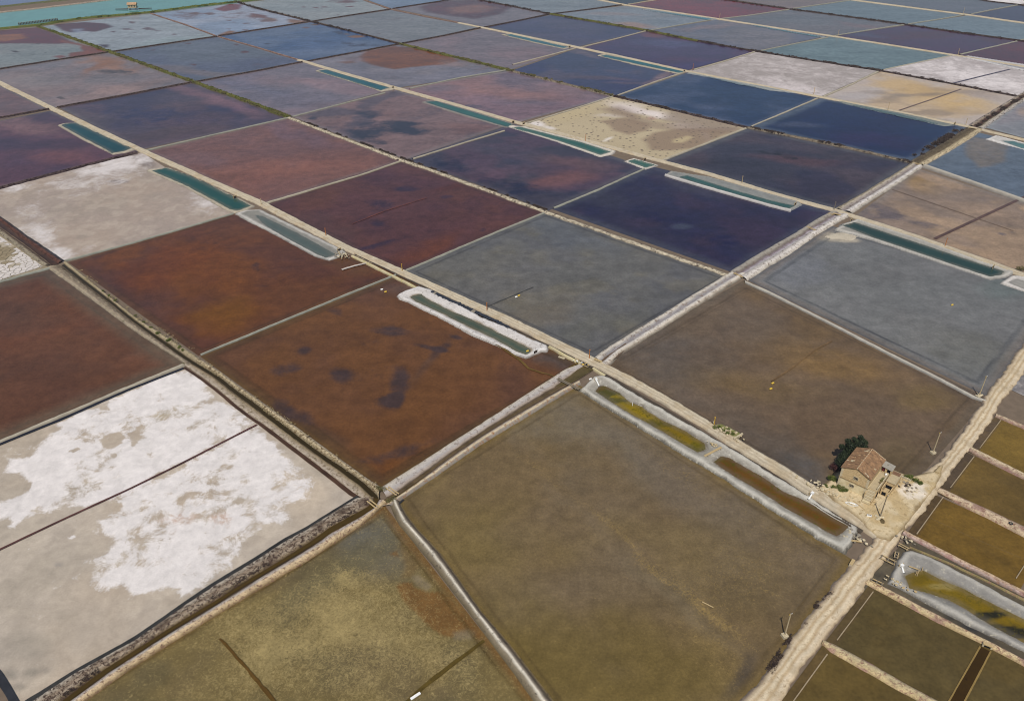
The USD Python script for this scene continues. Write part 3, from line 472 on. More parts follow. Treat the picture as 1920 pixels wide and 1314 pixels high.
# its salt plates, each a piece of its own
from scipy.spatial import Voronoi
def plates():
    r = np.random.default_rng(11); reg = Polygon(G(np.array([(-30, 420), (0, 441), (84, 500), (0, 527), (-70, 545), (-110, 490)], float)))
    x0, y0, x1, y1 = reg.bounds; c = []
    for a in np.arange(x0, x1, 2.1):
        for b in np.arange(y0, y1, 2.1): c.append((a + r.uniform(-.8, .8), b + r.uniform(-.8, .8)))
    vo = Voronoi(np.array(c)); n = 0
    order = np.argsort([np.hypot(*(plan(np.array(k)) - np.array([45, 490]))) for k in c])
    for k in order:
        reg_i = vo.regions[vo.point_region[k]]
        if -1 in reg_i or len(reg_i) < 3 or n >= 280: continue
        pl = Polygon(vo.vertices[reg_i]).intersection(reg.buffer(-.4)).buffer(-.16).buffer(.05, quad_segs=1)
        if pl.is_empty or pl.geom_type != 'Polygon' or pl.area < .4: continue
        h = .07 + .06 * r.random(); m = trimesh.creation.extrude_polygon(pl.simplify(.06), h, engine='earcut'); m.apply_translation([0, 0, .14])
        px = plan(np.array(pl.centroid.coords[0])); d = np.hypot((px[0] - 2) / 34, (px[1] - 478) / 22) + r.normal(0, .18)
        obj('salt_plate', m, 'salt_plate_white' if d > 1.0 else 'salt_plate_beige' if d > .7 else 'salt_plate_mud', crk, smooth=False); n += 1
plates()
# above the dirt road, left to right
pan('mauve grey flooded pan with an orange brown corner, top left above the long tan road', [(207, 99), (360, 155), (98, 203), (-42, 136)], (118, 110, 126),
    p=[((128, 112, 118), 34, .5, .12, .7), ((104, 104, 126), 40, .54, .12, .6)], blobs=[(205, 118, 50, 12, 15, (136, 102, 92), .85, .7), (180, 125, 26, 8, -30, (134, 96, 84), .7), (225, 135, 40, 5, 5, (96, 100, 130), .7), (116, 184, 9, 2.5, 8, (70, 66, 72), .9, .3), (60, 150, 70, 14, 0, (122, 118, 132), .5), (240, 165, 90, 8, -10, (136, 116, 118), .6)], margin=[(.5, 3, (122, 124, 136), .5)])
pan('indigo flooded pan with a pinkish far corner, above the tan road', [(110, 202), (362, 156), (543, 221), (264, 281)], (88, 80, 104),
    p=[((66, 70, 108), 60, .5, .14, .8), ((98, 84, 98), 26, .55, .1, .5)], blobs=[(260, 215, 90, 14, 5, (64, 70, 110), .85, .8), (400, 185, 90, 9, 18, (122, 94, 110), .8, .8), (320, 250, 120, 12, -8, (92, 80, 98), .6), (160, 225, 70, 14, 20, (92, 84, 104), .6)], margin=[(.8, 4, (104, 98, 112), .5)])
pan('rose brown flooded pan above the tan road, second from the left', [(276, 284), (543, 221), (755, 301), (492, 383)], (116, 86, 90),
    p=[((126, 88, 86), 50, .5, .14, .7), ((104, 84, 94), 30, .55, .1, .5)], blobs=[(520, 320, 130, 20, -5, (134, 88, 82), .7, .9), (420, 345, 80, 16, 20, (122, 84, 80), .6), (560, 250, 80, 14, 15, (108, 88, 104), .7), (350, 300, 60, 14, 0, (112, 90, 100), .5)], margin=[(.8, 4, (116, 104, 108), .6)])
# below the dirt road, far left
pan('small mauve pan at the left edge between two dark cross dikes', [(-42, 138), (96, 205), (-120, 250), (-330, 190)], (104, 92, 112), p=[((124, 98, 106), 50, .5, .12, .7)], margin=[(.8, 4, (100, 108, 120), .6)])
pan('plum coloured flooded pan at the left edge beside the teal rectangular pond', [(95, 208), (260, 285), (-61, 367), (-250, 275)], (92, 74, 94),
    p=[((78, 70, 100), 40, .5, .12, .7), ((112, 82, 96), 24, .56, .1, .5)], blobs=[(50, 235, 70, 14, 10, (124, 96, 104), .7), (50, 270, 90, 12, 0, (74, 68, 98), .7), (120, 295, 70, 12, 5, (112, 78, 88), .6)], margin=[(.8, 3, (100, 96, 108), .5)])
# second row up
pan('far left pan with brown marsh along the lagoon bank', [(70, 51), (206, 99), (-60, 139), (-230, 79)], (122, 126, 140),
    p=[((112, 128, 138), 50, .5, .12, .6)], polys=[([(-80, 64), (70, 52), (110, 66), (140, 80), (110, 83), (60, 82), (20, 82), (-80, 84)], (104, 82, 70), 3, 1), ([(-10, 66), (40, 64), (50, 72), (10, 78), (-10, 76)], (142, 102, 80), 3, .7), ([(110, 74), (150, 82), (200, 97), (150, 106), (130, 107), (130, 100), (156, 97), (150, 86), (115, 80)], (122, 92, 64), 1.5, 1), ([(100, 106), (115, 104), (125, 107), (112, 110)], (120, 88, 74), 2, .9)],
    blobs=[(28, 97, 9, 1.6, 8, (84, 84, 100), .9, .3), (72, 83, 6, 1.2, 0, (94, 88, 104), .8, .3), (85, 99, 4, 1.2, 0, (84, 88, 106), .8, .3), (42, 118, 4, 1, 0, (80, 84, 100), .8, .3)])
pan('pale blue grey pan with brown islets beside the green lagoon bank', [(76, 50), (280, 26), (408, 68), (208, 97)], (126, 140, 152),
    p=[((134, 142, 162), 60, .5, .14, .7)], polys=[([(100, 46), (160, 42), (200, 45), (211, 51), (180, 60), (160, 59), (130, 62), (115, 56)], (98, 80, 80), 2, 1), ([(135, 55), (155, 54), (155, 62), (135, 62)], (112, 128, 154), 3, .8), ([(184, 84), (206, 84), (203, 90), (195, 90)], (88, 74, 78), 1.2, 1)],
    blobs=[(247, 43, 9, 1.8, 4, (96, 84, 96), 1, .25), (242, 55, 11, 1.6, 2, (92, 78, 88), 1, .25), (277, 55, 13, 2.8, 0, (116, 92, 88), 1, .25), (296, 58, 8, 1.4, 0, (94, 88, 98), 1, .25), (212, 60, 6, 1.4, 0, (88, 86, 98), 1, .25), (326, 65, 7, 1.4, 0, (104, 86, 90), 1, .25), (252, 62, 3, 1, 0, (96, 96, 110), .8, .3), (330, 80, 100, 9, -8, (118, 140, 148), .5)])
pan('slate blue pan with a few tiny dark islets, below the pale islet pan', [(208, 99), (407, 69), (571, 116), (363, 154)], (96, 104, 130),
    p=[((84, 96, 126), 60, .5, .14, .7)], blobs=[(362, 122, 8, 2, 3, (104, 80, 82), .95, .3), (288, 94, 7, 1.5, 0, (96, 80, 92), 1, .25), (352, 82, 7, 1.6, 0, (98, 80, 88), 1, .25), (385, 133, 4, 1, 0, (84, 78, 92), .8, .3), (412, 133, 4, 1.1, 0, (84, 78, 92), .8, .3), (460, 98, 8, 1.8, 0, (108, 84, 86), 1, .25), (440, 84, 5, 1.5, 0, (104, 82, 84), 1, .25), (260, 97, 5, 1.3, 0, (84, 80, 96), .8, .3), (400, 140, 130, 6, 8, (112, 104, 120), .7)], margin=[(.8, 4, (116, 118, 130), .5)])
pan('mauve flooded pan below the short teal pond with the square end', [(364, 155), (571, 117), (738, 167), (544, 220)], (112, 104, 126),
    p=[((126, 108, 120), 40, .52, .12, .7), ((98, 98, 128), 40, .55, .12, .5)], blobs=[(640, 165, 90, 8, 8, (132, 112, 124), .7), (600, 152, 40, 5, 0, (134, 110, 120), .6), (460, 160, 70, 10, 12, (98, 100, 132), .6)], margin=[(1, 4, (124, 116, 128), .5)])
pan('dusky pink pan with navy blotches left of the long teal pond', [(546, 220), (738, 168), (962, 231), (757, 301)], (116, 98, 106),
    p=[((124, 98, 104), 40, .5, .12, .6), ((82, 80, 106), 22, .58, .08, .7)], blobs=[(680, 253, 26, 8, 10, (54, 62, 92), .95, .7), (708, 268, 16, 4, 6, (54, 62, 92), .9, .6), (745, 230, 36, 6, 2, (58, 66, 94), .9, .7), (690, 215, 34, 7, 0, (76, 80, 106), .8, .8), (590, 222, 12, 4, 0, (68, 76, 104), .8, .7), (634, 221, 6, 3, 0, (68, 76, 104), .8, .7), (760, 245, 34, 6, 3, (62, 66, 94), .8, .7), (830, 262, 34, 6, -5, (76, 74, 98), .7, .8), (720, 240, 60, 12, 5, (84, 80, 100), .7, .8), (880, 240, 60, 10, 5, (128, 96, 98), .6)], margin=[(1, 5, (120, 112, 118), .6)])
pan('navy pan with a mauve patch below the long teal pond with white banks', [(758, 301), (962, 232), (1212, 314), (1027, 396)], (74, 70, 96),
    p=[((58, 62, 96), 36, .5, .12, .7), ((98, 76, 96), 26, .56, .08, .5)], blobs=[(1060, 335, 60, 12, -12, (118, 82, 88), .85, .7), (1080, 305, 80, 10, 6, (112, 84, 92), .6), (850, 310, 50, 12, 15, (52, 58, 92), .8, .8), (980, 355, 70, 12, 12, (52, 56, 90), .8, .8), (930, 280, 90, 12, 10, (82, 74, 100), .6), (920, 330, 50, 10, -10, (98, 76, 96), .6)], margin=[(1, 5, (96, 92, 108), .5)])
# third row up
pan('light blue pan with tan shoals and islets, near the lagoon on the top left', [(284, 26), (449, 6), (583, 41), (408, 69)], (132, 144, 166),
    p=[((112, 134, 164), 50, .5, .12, .8)], polys=[([(400, 18), (430, 8), (452, 9), (450, 18), (420, 22)], (116, 88, 82), 1.8, 1), ([(410, 66), (430, 58), (442, 59), (435, 66)], (130, 104, 98), 1.8, 1), ([(500, 33), (520, 36), (516, 41), (490, 41)], (120, 106, 110), 1.8, 1), ([(540, 36), (575, 40), (565, 45), (540, 43)], (126, 106, 104), 1.8, 1), ([(470, 25), (500, 30), (500, 35), (470, 33)], (112, 92, 92), 1.8, 1)],
    blobs=[(365, 26, 6, 2, 0, (118, 98, 104), 1, .25), (395, 26, 10, 2.4, 0, (120, 100, 102), 1, .25), (428, 39, 6, 1.3, 0, (104, 92, 104), 1, .25), (438, 42, 7, 1.2, 0, (110, 92, 98), 1, .25), (460, 45, 7, 1.4, 0, (112, 92, 98), 1, .25), (428, 55, 6, 1.3, 0, (110, 90, 96), 1, .25), (460, 57, 7, 1.5, 0, (110, 90, 94), 1, .25), (502, 39, 20, 3, 3, (122, 100, 96), .8, .4), (350, 30, 40, 6, 0, (92, 116, 154), .7), (460, 30, 40, 8, 0, (92, 106, 138), .6)])
pan('clear blue pan with one brown islet, left of the dike with brown shrubs', [(410, 69), (585, 42), (750, 83), (573, 115)], (84, 106, 142),
    p=[((70, 96, 136), 60, .5, .14, .8), ((100, 116, 142), 40, .58, .1, .5)], blobs=[(670, 69, 14, 3.2, 2, (124, 98, 92), 1, .25), (575, 53, 7, 1.5, 0, (108, 90, 98), .9, .3), (500, 82, 7, 1.3, 0, (86, 82, 104), .9, .3), (640, 62, 18, 3, 5, (80, 84, 110), .7, .5), (650, 82, 70, 5, 5, (64, 84, 124), .6), (590, 47, 8, 1.3, 0, (112, 96, 94), .9, .3), (650, 64, 5, 1.2, 0, (120, 100, 96), .9, .3)])
pan('slate mauve pan with a big brown mud island', [(574, 117), (752, 84), (958, 133), (740, 166)], (110, 108, 132),
    p=[((120, 112, 128), 40, .5, .12, .6)], polys=[([(674, 107), (690, 96), (740, 87), (770, 90), (830, 100), (860, 115), (830, 122), (770, 126), (740, 131), (700, 123), (680, 116)], (116, 84, 70), 2.5, 1), ([(630, 117), (660, 114), (670, 118), (650, 120)], (112, 84, 82), 2.5, .8), ([(640, 110), (680, 105), (685, 116), (650, 116)], (108, 96, 106), 5, .6), ([(830, 112), (880, 118), (870, 126), (820, 124)], (124, 104, 106), 6, .6)],
    blobs=[(760, 105, 60, 8, 0, (122, 86, 68), .6)])
pan('pinkish mauve pan right of the brown island pan', [(741, 168), (959, 133), (1153, 181), (967, 231)], (120, 100, 116),
    p=[((136, 104, 108), 40, .5, .1, .7), ((92, 90, 116), 40, .56, .1, .6)], blobs=[(960, 175, 100, 10, 4, (144, 106, 106), .7, .8), (870, 200, 70, 8, 8, (88, 86, 114), .7), (1060, 170, 70, 8, 10, (130, 108, 116), .5), (820, 165, 40, 6, 0, (104, 98, 120), .6)], margin=[(1, 4, (124, 120, 128), .5)])
pan('tan dry pan covered with rows of small dark mounds and white salt stains', [(982, 232), (1150, 181), (1402, 240), (1241, 302)], (182, 166, 136),
    p=[((188, 172, 142), 30, .5, .1, .6)], polys=[([(1175, 214), (1240, 230), (1330, 239), (1398, 240), (1372, 252), (1300, 248), (1230, 242), (1190, 232)], (150, 132, 116), 3, .7), ([(1130, 205), (1160, 200), (1200, 216), (1190, 225), (1150, 215)], (140, 120, 108), 5, .7), ([(1125, 228), (1170, 222), (1220, 232), (1215, 245), (1180, 254), (1150, 245), (1140, 232)], (144, 124, 108), 2.5, .85), ([(1205, 262), (1225, 250), (1270, 242), (1330, 240), (1380, 240), (1340, 262), (1300, 278), (1260, 282), (1220, 282), (1215, 270)], (142, 122, 106), 2.5, .85), ([(1260, 205), (1380, 235), (1370, 245), (1300, 240), (1240, 225)], (148, 132, 120), 5, .8), ([(1262, 262), (1290, 255), (1300, 258), (1280, 268), (1262, 268)], (186, 168, 132), 1.5, .9)],
    blobs=[(1215, 210, 60, 7, 14, (220, 208, 202), 1, .8), (1180, 203, 40, 4, 8, (208, 194, 188), .8, .8), (1300, 240, 40, 5, 4, (206, 190, 184), .9, .8), (1320, 250, 20, 8, 60, (208, 192, 186), .8, .8), (1145, 218, 24, 3, 0, (204, 192, 182), .6, .8), (1139, 261, 10, 2, -25, (222, 214, 204), .9, .5), (1005, 233, 14, 5, 10, (222, 214, 212), .95, .6), (1030, 241, 12, 3, 10, (218, 210, 206), .8, .6), (1220, 222, 8, 4, 0, (176, 144, 130), .8, .6), (1060, 215, 60, 10, -10, (190, 172, 134), .5)],
    c2=(118, 106, 96), m0=1.0, mat='mounded_bed', mnoise=None)
pan('dark plum navy pan with faint pink streaks, right of the mounded tan pan', [(1243, 303), (1403, 241), (1712, 306), (1577, 396)], (66, 66, 92),
    p=[((82, 70, 90), 40, .52, .1, .7), ((54, 58, 92), 30, .55, .1, .6)], blobs=[(1450, 285, 40, 5, 5, (52, 52, 70), .7), (1480, 295, 20, 5, 0, (50, 50, 66), .7), (1500, 300, 80, 8, 5, (96, 72, 84), .6), (1350, 330, 60, 8, 10, (78, 76, 100), .5)], margin=[(1.5, 6, (92, 92, 108), .6)])
# fourth row up
pan('pale grey blue pan with small brown islets along the top', [(452, 6), (642, -15), (733, 18), (586, 40)], (124, 132, 148), p=[((132, 136, 150), 60, .5, .1, .6)],
    blobs=[(570, 14, 6, 1, 0, (108, 92, 100), .9, .3), (593, 15, 6, 1, 0, (110, 92, 98), .9, .3), (608, 14, 7, 1.2, 0, (110, 92, 98), .9, .3), (655, 13, 8, 1.3, 0, (106, 90, 98), .9, .3), (634, 28, 6, .9, 0, (108, 92, 98), .9, .3), (640, 3, 30, 3, 0, (122, 98, 92), .8, .5), (548, 10, 3, .8, 0, (98, 92, 108), .9, .3)])
pan('smooth grey mauve pan in the upper middle without islets', [(588, 40), (735, 19), (905, 52), (753, 81)], (114, 118, 136), p=[((108, 110, 134), 60, .5, .12, .7)], blobs=[(712, 64, 6, 1.6, 0, (106, 84, 92), .95, .3), (815, 45, 4, 1, 0, (88, 84, 100), .8, .3)])
pan('mauve grey pan left of the short far teal strip', [(755, 83), (906, 54), (1083, 89), (959, 131)], (112, 104, 124), p=[((124, 108, 120), 50, .52, .12, .7)], margin=[(1, 5, (118, 112, 124), .4)])
pan('blue indigo pan below the far teal strip', [(962, 132), (1085, 90), (1289, 135), (1155, 179)], (74, 82, 118), p=[((66, 76, 116), 50, .5, .12, .7), ((98, 88, 112), 30, .58, .08, .5)], blobs=[(1130, 147, 60, 3, 3, (102, 88, 110), .6), (1240, 145, 40, 5, -25, (124, 104, 112), .7), (1090, 100, 30, 4, 15, (112, 98, 118), .7), (1180, 156, 40, 2.5, 0, (106, 90, 112), .5)])
pan('clear steel blue pan right of the mounded tan pan', [(1158, 180), (1290, 136), (1540, 182), (1404, 239)], (56, 77, 110), p=[((50, 70, 106), 50, .5, .12, .7), ((84, 98, 130), 30, .58, .1, .5)], margin=[(1, 4, (92, 104, 126), .5)])
pan('deep blue pan beside the far canal with dark scrub', [(1406, 239), (1542, 183), (1820, 238), (1714, 306)], (50, 68, 102), p=[((58, 64, 98), 40, .52, .1, .7), ((44, 62, 100), 50, .5, .12, .6)], blobs=[(1500, 235, 40, 5, 3, (78, 84, 118), .6), (1640, 265, 100, 12, 6, (62, 60, 100), .6)], margin=[(2, 8, (88, 104, 124), .7)])
# fifth row up
pan('blue water strip at the top of the view left of the reddish island', [(644, -15), (792, -32), (874, -3), (735, 17)], (104, 128, 158), p=[((112, 130, 156), 60, .5, .1, .6)])
pan('far pan with a reddish brown island and one white spot', [(737, 17), (876, -3), (1034, 27), (907, 51)], (116, 112, 132), polys=[([(785, 14), (820, 4), (880, 0), (940, 5), (960, 14), (940, 27), (890, 36), (840, 30), (800, 24)], (100, 72, 74), 5, 1), ([(840, 16), (900, 8), (930, 16), (900, 24), (850, 26)], (132, 104, 106), 9, .7), ([(800, 14), (830, 10), (840, 20), (810, 22)], (106, 74, 78), 7, .7)], blobs=[(826, 15.8, 7, 1.2, 0, (204, 178, 160), .9, .4)])
pan('far indigo pan above the upper tan road, left one', [(910, 51), (1036, 28), (1213, 58), (1085, 88)], (82, 88, 124), p=[((92, 92, 122), 50, .5, .1, .6)], margin=[(1, 5, (106, 108, 126), .4)])
pan('far violet pan left of the whitish salt pan', [(1086, 89), (1215, 59), (1417, 97), (1290, 132)], (82, 80, 116), p=[((92, 78, 112), 50, .5, .1, .7), ((72, 82, 124), 40, .56, .1, .6)], blobs=[(1220, 66, 20, 4, 8, (118, 84, 96), .8), (1250, 82, 60, 6, 3, (84, 94, 130), .6)])
pan('far grey whitish pan with white salt along the near edge', [(1292, 133), (1419, 98), (1648, 134), (1540, 181)], (158, 150, 148), p=[((164, 156, 154), 20, .5, .1, .6)],
    blobs=[(1470, 155, 60, 8, 10, 'm', .5, .8), (1500, 172, 60, 7, 10, 'm', .6, .8), (1410, 120, 50, 8, 12, 'm', .2, .9), (1480, 125, 60, 10, 12, 'm', .25, .9), (1570, 150, 40, 10, 10, 'm', .1, .9)], c2=(204, 194, 194), m0=.12, mat='dusty_salt_bed')
pan('far tan and white streaked pan beside the scrubby canal', [(1542, 183), (1652, 135), (1907, 181), (1818, 238)], (178, 166, 158), p=[((190, 162, 124), 26, .5, .08, .6, (.6, 1.2)), ((140, 128, 118), 18, .56, .08, .7, (.6, 1.2))],
    blobs=[(1700, 165, 70, 12, 10, (192, 162, 118), .8, .8), (1800, 195, 70, 12, 8, (194, 164, 118), .8, .8), (1590, 190, 40, 14, -20, (170, 164, 166), .8, .8), (1690, 180, 30, 3, 0, (134, 126, 120), .8, .8), (1745, 178, 26, 3, 0, (138, 126, 116), .8, .8), (1840, 180, 40, 6, 8, (156, 144, 140), .6), (1640, 205, 60, 6, 14, 'm', .4, .8), (1790, 228, 60, 5, 12, 'm', .45, .8), (1600, 150, 40, 5, 8, (172, 162, 162), .7)], c2=(204, 194, 192), m0=-.35, mat='dusty_salt_bed')
# sixth row up
pan('teal grey pan at the top between two dark shrubby dikes', [(878, -4), (1002, -26), (1173, 10), (1036, 26)], (112, 126, 140), p=[((118, 130, 142), 60, .5, .1, .6)])
pan('far grey green pan with a faint orange streak', [(1038, 27), (1176, 11), (1347, 36), (1215, 57)], (112, 126, 142), p=[((120, 118, 132), 50, .54, .1, .6)], blobs=[(1190, 48, 40, 4, 5, (150, 120, 112), .7), (1150, 27, 50, 3, 2, (132, 122, 128), .6)])
pan('far slate pan left of the whitish salt pan, above the shrubby dike', [(1217, 58), (1350, 37), (1558, 67), (1419, 96)], (98, 108, 130), p=[((118, 112, 126), 50, .54, .1, .6)], blobs=[(1330, 52, 50, 4, -5, (132, 116, 122), .6)])
pan('far plain teal green pan above the whitish salt pan', [(1422, 96), (1560, 68), (1789, 103), (1650, 132)], (98, 122, 134), p=[((92, 116, 130), 60, .5, .1, .5)])
pan('far bright white salt pan crossed by a dark drain', [(1653, 132), (1791, 104), (2040, 145), (1907, 180)], (170, 162, 162), p=[((160, 150, 150), 14, .55, .08, .6)], blobs=[(1780, 130, 110, 14, 9, 'm', .5, .9), (1880, 160, 80, 12, 9, 'm', .5, .9)], c2=(216, 208, 208), m0=.15, mat='dusty_salt_bed')
# beyond
pan('far dark blue sliver of a pan above the brown red far pan', [(1004, -26), (1132, -40), (1277, -13), (1176, 9)], (86, 90, 122), p=[((92, 96, 124), 60, .5, .1, .5)])
pan('far brown red pan at the top', [(1178, 10), (1302, -11), (1482, 18), (1350, 36)], (116, 84, 82), p=[((126, 88, 80), 50, .5, .12, .7), ((96, 78, 92), 40, .56, .1, .6)], blobs=[(1240, 22, 40, 4, 5, (98, 78, 88), .6)])
pan('far slate pan right of the brown red far pan', [(1353, 37), (1484, 19), (1699, 47), (1560, 67)], (104, 108, 128), p=[((112, 108, 126), 60, .5, .1, .6)], blobs=[(1620, 50, 50, 4, 8, (120, 106, 118), .6)])
pan('far purple pan above the far end of the tan road', [(1563, 68), (1701, 48), (1908, 77), (1791, 103)], (88, 82, 114), p=[((94, 74, 104), 50, .5, .1, .7)], blobs=[(1620, 66, 40, 4, 6, (84, 92, 128), .6)])
pan('far magenta purple pan at the right edge', [(1793, 104), (1910, 78), (2152, 112), (2042, 145)], (94, 76, 104), p=[((106, 72, 92), 40, .5, .1, .7)])
pan('far mauve grey pan at the top beside the teal one', [(1304, -11), (1424, -27), (1599, 1), (1484, 17)], (124, 116, 130), p=[((116, 112, 130), 60, .5, .1, .6)])
pan('far teal grey pan below the whitish far road', [(1486, 18), (1601, 1), (1817, 28), (1701, 46)], (102, 122, 138))
pan('far teal grey pan at the right edge below the whitish far road', [(1703, 47), (1819, 29), (2032, 61), (1910, 77)], (104, 124, 140))
pan('far blue grey pan above the whitish far road', [(1601, 0), (1702, -19), (1907, 10), (1819, 27)], (104, 112, 136))
pan('far dark blue pan at the right edge above the whitish far road', [(1821, 28), (1909, 11), (2122, 41), (2032, 59)], (90, 98, 128))
pan('far white salt sliver in the top right corner', [(1704, -19), (1802, -37), (2012, -6), (1909, 9)], (176, 168, 168), blobs=[(1860, 3, 90, 8, 6, 'm', .6, .8)], c2=(222, 216, 216), m0=.3, mat='dusty_salt_bed')
# right of the canal
pan('tan orange flooded pan with crossing dark drains at the right', [(1604, 405), (1722, 317), (2052, 425), (1962, 530)], (154, 128, 106), p=[((164, 134, 106), 26, .5, .1, .7), ((124, 110, 106), 20, .56, .08, .6)],
    blobs=[(1720, 345, 40, 10, 20, (150, 116, 70), .8, .8), (1640, 395, 40, 14, 25, (98, 102, 110), .85, .8), (1690, 410, 50, 6, 8, (112, 102, 108), .7), (1740, 425, 40, 6, 8, (110, 98, 104), .7), (1880, 440, 8, 3, 10, (96, 84, 92), .8), (1895, 436, 8, 3, 10, (96, 84, 92), .8), (1850, 400, 80, 12, 16, (152, 126, 106), .6), (1840, 490, 60, 10, 14, (118, 108, 106), .7), (1780, 365, 60, 8, 16, (140, 122, 112), .5)], margin=[(.8, 4, (124, 116, 112), .6)])
pan('blue grey pan with a big round brown grey mud patch at the right', [(1737, 311), (1830, 248), (2152, 326), (2056, 420)], (92, 108, 128), p=[((84, 102, 126), 40, .5, .12, .6)],
    polys=[([(1812, 265), (1826, 258), (1860, 262), (1890, 274), (1885, 290), (1884, 302), (1860, 312), (1834, 316), (1828, 308), (1815, 296), (1808, 280)], (114, 108, 106), 2.0, .95)], margin=[(.8, 3, (104, 116, 128), .5)])
pan('small mauve grey pan behind the scrubby canal at the right edge', [(1847, 240), (1913, 190), (2162, 240), (2142, 319)], (122, 122, 138), p=[((132, 124, 132), 40, .52, .1, .6)], blobs=[(1918, 212, 10, 8, 0, (156, 132, 118), .8)], margin=[(1, 3, (138, 142, 150), .5)])
# bottom right small pans
pan('strip of grey salty mud at the right edge above the small brown pans', [(1893, 730), (1960, 640), (2150, 740), (2060, 810)], (116, 112, 114), blobs=[(1915, 745, 22, 5, 25, (190, 182, 178), .9), (1915, 770, 18, 3, 25, (112, 92, 74), .8), (1900, 720, 22, 7, -50, (98, 98, 104), .8)], c2=(196, 188, 182), m0=.14, mat='dusty_salt_bed')
pan('small ochre brown pan at the right edge, topmost of its row', [(1868, 779), (1812, 846), (2010, 938), (2060, 850)], (118, 94, 46), p=[((106, 86, 50), 10, .55, .1, .6)], polys=[([(1868, 779), (1880, 784), (1836, 846), (1800, 870), (1805, 846)], (88, 76, 68), .3, .9)], cell=.5)
pan('small ochre brown pan at the right edge, second of its row', [(1812, 848), (1755, 924), (1960, 1020), (2010, 940)], (106, 85, 48), p=[((96, 79, 50), 10, .55, .1, .6), ((116, 90, 44), 14, .56, .1, .5)], blobs=[(1790, 900, 40, 14, -50, (114, 90, 46), .6)], polys=[([(1808, 846), (1830, 855), (1781, 920), (1770, 930), (1750, 926)], (84, 72, 62), .3, .9)], cell=.5)
pan('small ochre brown pan at the right edge, third of its row', [(1753, 928), (1695, 1008), (1912, 1106), (1960, 1022)], (114, 88, 42), p=[((102, 80, 44), 10, .55, .1, .6)], blobs=[(1860, 1050, 60, 14, 30, (120, 92, 40), .6)], polys=[([(1750, 926), (1771, 932), (1720, 1004), (1712, 1014), (1690, 1008)], (84, 70, 56), .3, .9)], cell=.5)
pan('dark muddy water round the algae pond at the bottom right', [(1706, 1004), (1612, 1104), (1990, 1300), (2100, 1200)], (92, 84, 70), blobs=[(1652, 1072, 24, 14, -50, (44, 46, 50), .85, .6), (1800, 1170, 110, 6, 27, (58, 60, 62), .8, .6)], cell=.6)
pan('small dark olive pan below the algae pond at the bottom right', [(1630, 1096), (1545, 1206), (1975, 1425), (2040, 1312)], (90, 77, 48), p=[((98, 81, 46), 10, .55, .1, .6), ((80, 70, 48), 8, .58, .08, .5)], polys=[([(1630, 1098), (1640, 1106), (1571, 1203), (1560, 1214), (1540, 1206)], (92, 76, 52), .3, .9)], cell=.5)
pan('small brown pan in the bottom right corner of the view', [(1542, 1210), (1450, 1335), (1800, 1530), (1965, 1430)], (96, 80, 46), p=[((102, 83, 44), 10, .55, .1, .6)], polys=[([(1542, 1210), (1556, 1222), (1490, 1312), (1440, 1380), (1420, 1330)], (96, 78, 50), .3, .9)], cell=.5)

# ---------------------------------------------------------------- lagoon
def sheet(name, label, cat, outline, c, z, matn='pond_water', p=()):
    po = Polygon(G(np.array(outline, float))).buffer(0)
    v, f = trimesh.creation.triangulate_polygon(po, engine='earcut')
    col = np.tile(A(c, D=900., wet=True), (len(v), 1))
    nn = np.cross(v[f[0, 1]] - v[f[0, 0]], v[f[0, 2]] - v[f[0, 0]])
    if nn < 0: f = f[:, ::-1]
    pr = painted(name, np.c_[v, np.full(len(v), z)], f, col, matn, smooth=False, extra={'col2': col * 0.9, 'm': np.zeros(len(v))})
    tag(pr, label, cat, kind='structure'); return pr
sheet('lagoon', 'turquoise lagoon in the top left corner behind a green bank', 'lagoon', [(-420, 88), (0, 56), (75, 49), (150, 36), (276, 26), (480, 2), (640, -18), (700, -30), (300, -14), (210, 0), (110, 12), (0, 25), (-420, 60)], (112, 148, 152), .05)
sheet('sea', 'blue grey water beyond the lagoon sand spit, top left corner', 'water', [(-420, 40), (0, 11), (110, 3), (200, -6), (420, -22), (420, -60), (-420, -60)], (112, 124, 152), .04)
# ---------------------------------------------------------------- dirt roads
SAND = [(0, (146, 138, 126)), (.12, (184, 174, 154)), (.28, (206, 194, 172)), (.42, (180, 168, 146)), (.55, (208, 196, 174)), (.68, (176, 164, 144)), (.85, (198, 186, 164)), (1, (146, 136, 122))]
RP = [(0, -.2), (.08, .35), (.18, .58), (.42, .53), (.55, .6), (.68, .53), (.84, .58), (.93, .35), (1, -.2)]
def road(label, pts, w, colours=SAND, prof=RP, jag=.5, jscale=1.6, speck=((160, 144, 122), .27)):
    if isinstance(pts, tuple): ea, eb = pts
    else: ea, eb = offset_edges(pts, w)
    p = ribbon('dirt_road', ea, eb, prof, colours, 'earth', speck, jag=jag, jscale=jscale, spots=[((178, 160, 132), 3.0, .58, .5)]); tag(p, label, 'dirt road', kind='structure'); return p
r1 = road('long tan dirt road running from the left edge through the crossing to the stone house', [(-80, 117), (0, 156), (97, 204), (254, 277), (373, 331), (490, 382), (643, 462), (752, 511), (960, 604), (1100, 672), (1160, 703), (1210, 730), (1290, 775), (1374, 829), (1440, 868), (1503, 908), (1560, 944), (1610, 974), (1650, 1004)], [5.2, 5, 4.6, 4.4, 4.2, 4.2, 4.4, 4.4, 4.4, 4.4, 4.8])
road('middle tan dirt road from the upper left past the mounded tan pan to the right edge', [(560, 113), (571, 116), (640, 137), (736, 164), (850, 196), (965, 229), (1098, 264), (1225, 299), (1340, 330), (1440, 361), (1575, 398), (1700, 439), (1810, 477), (1920, 517), (2010, 550)], [3.6, 5, 5, 5, 4.4, 4.2, 4.2, 4.2, 4.2, 4.2])
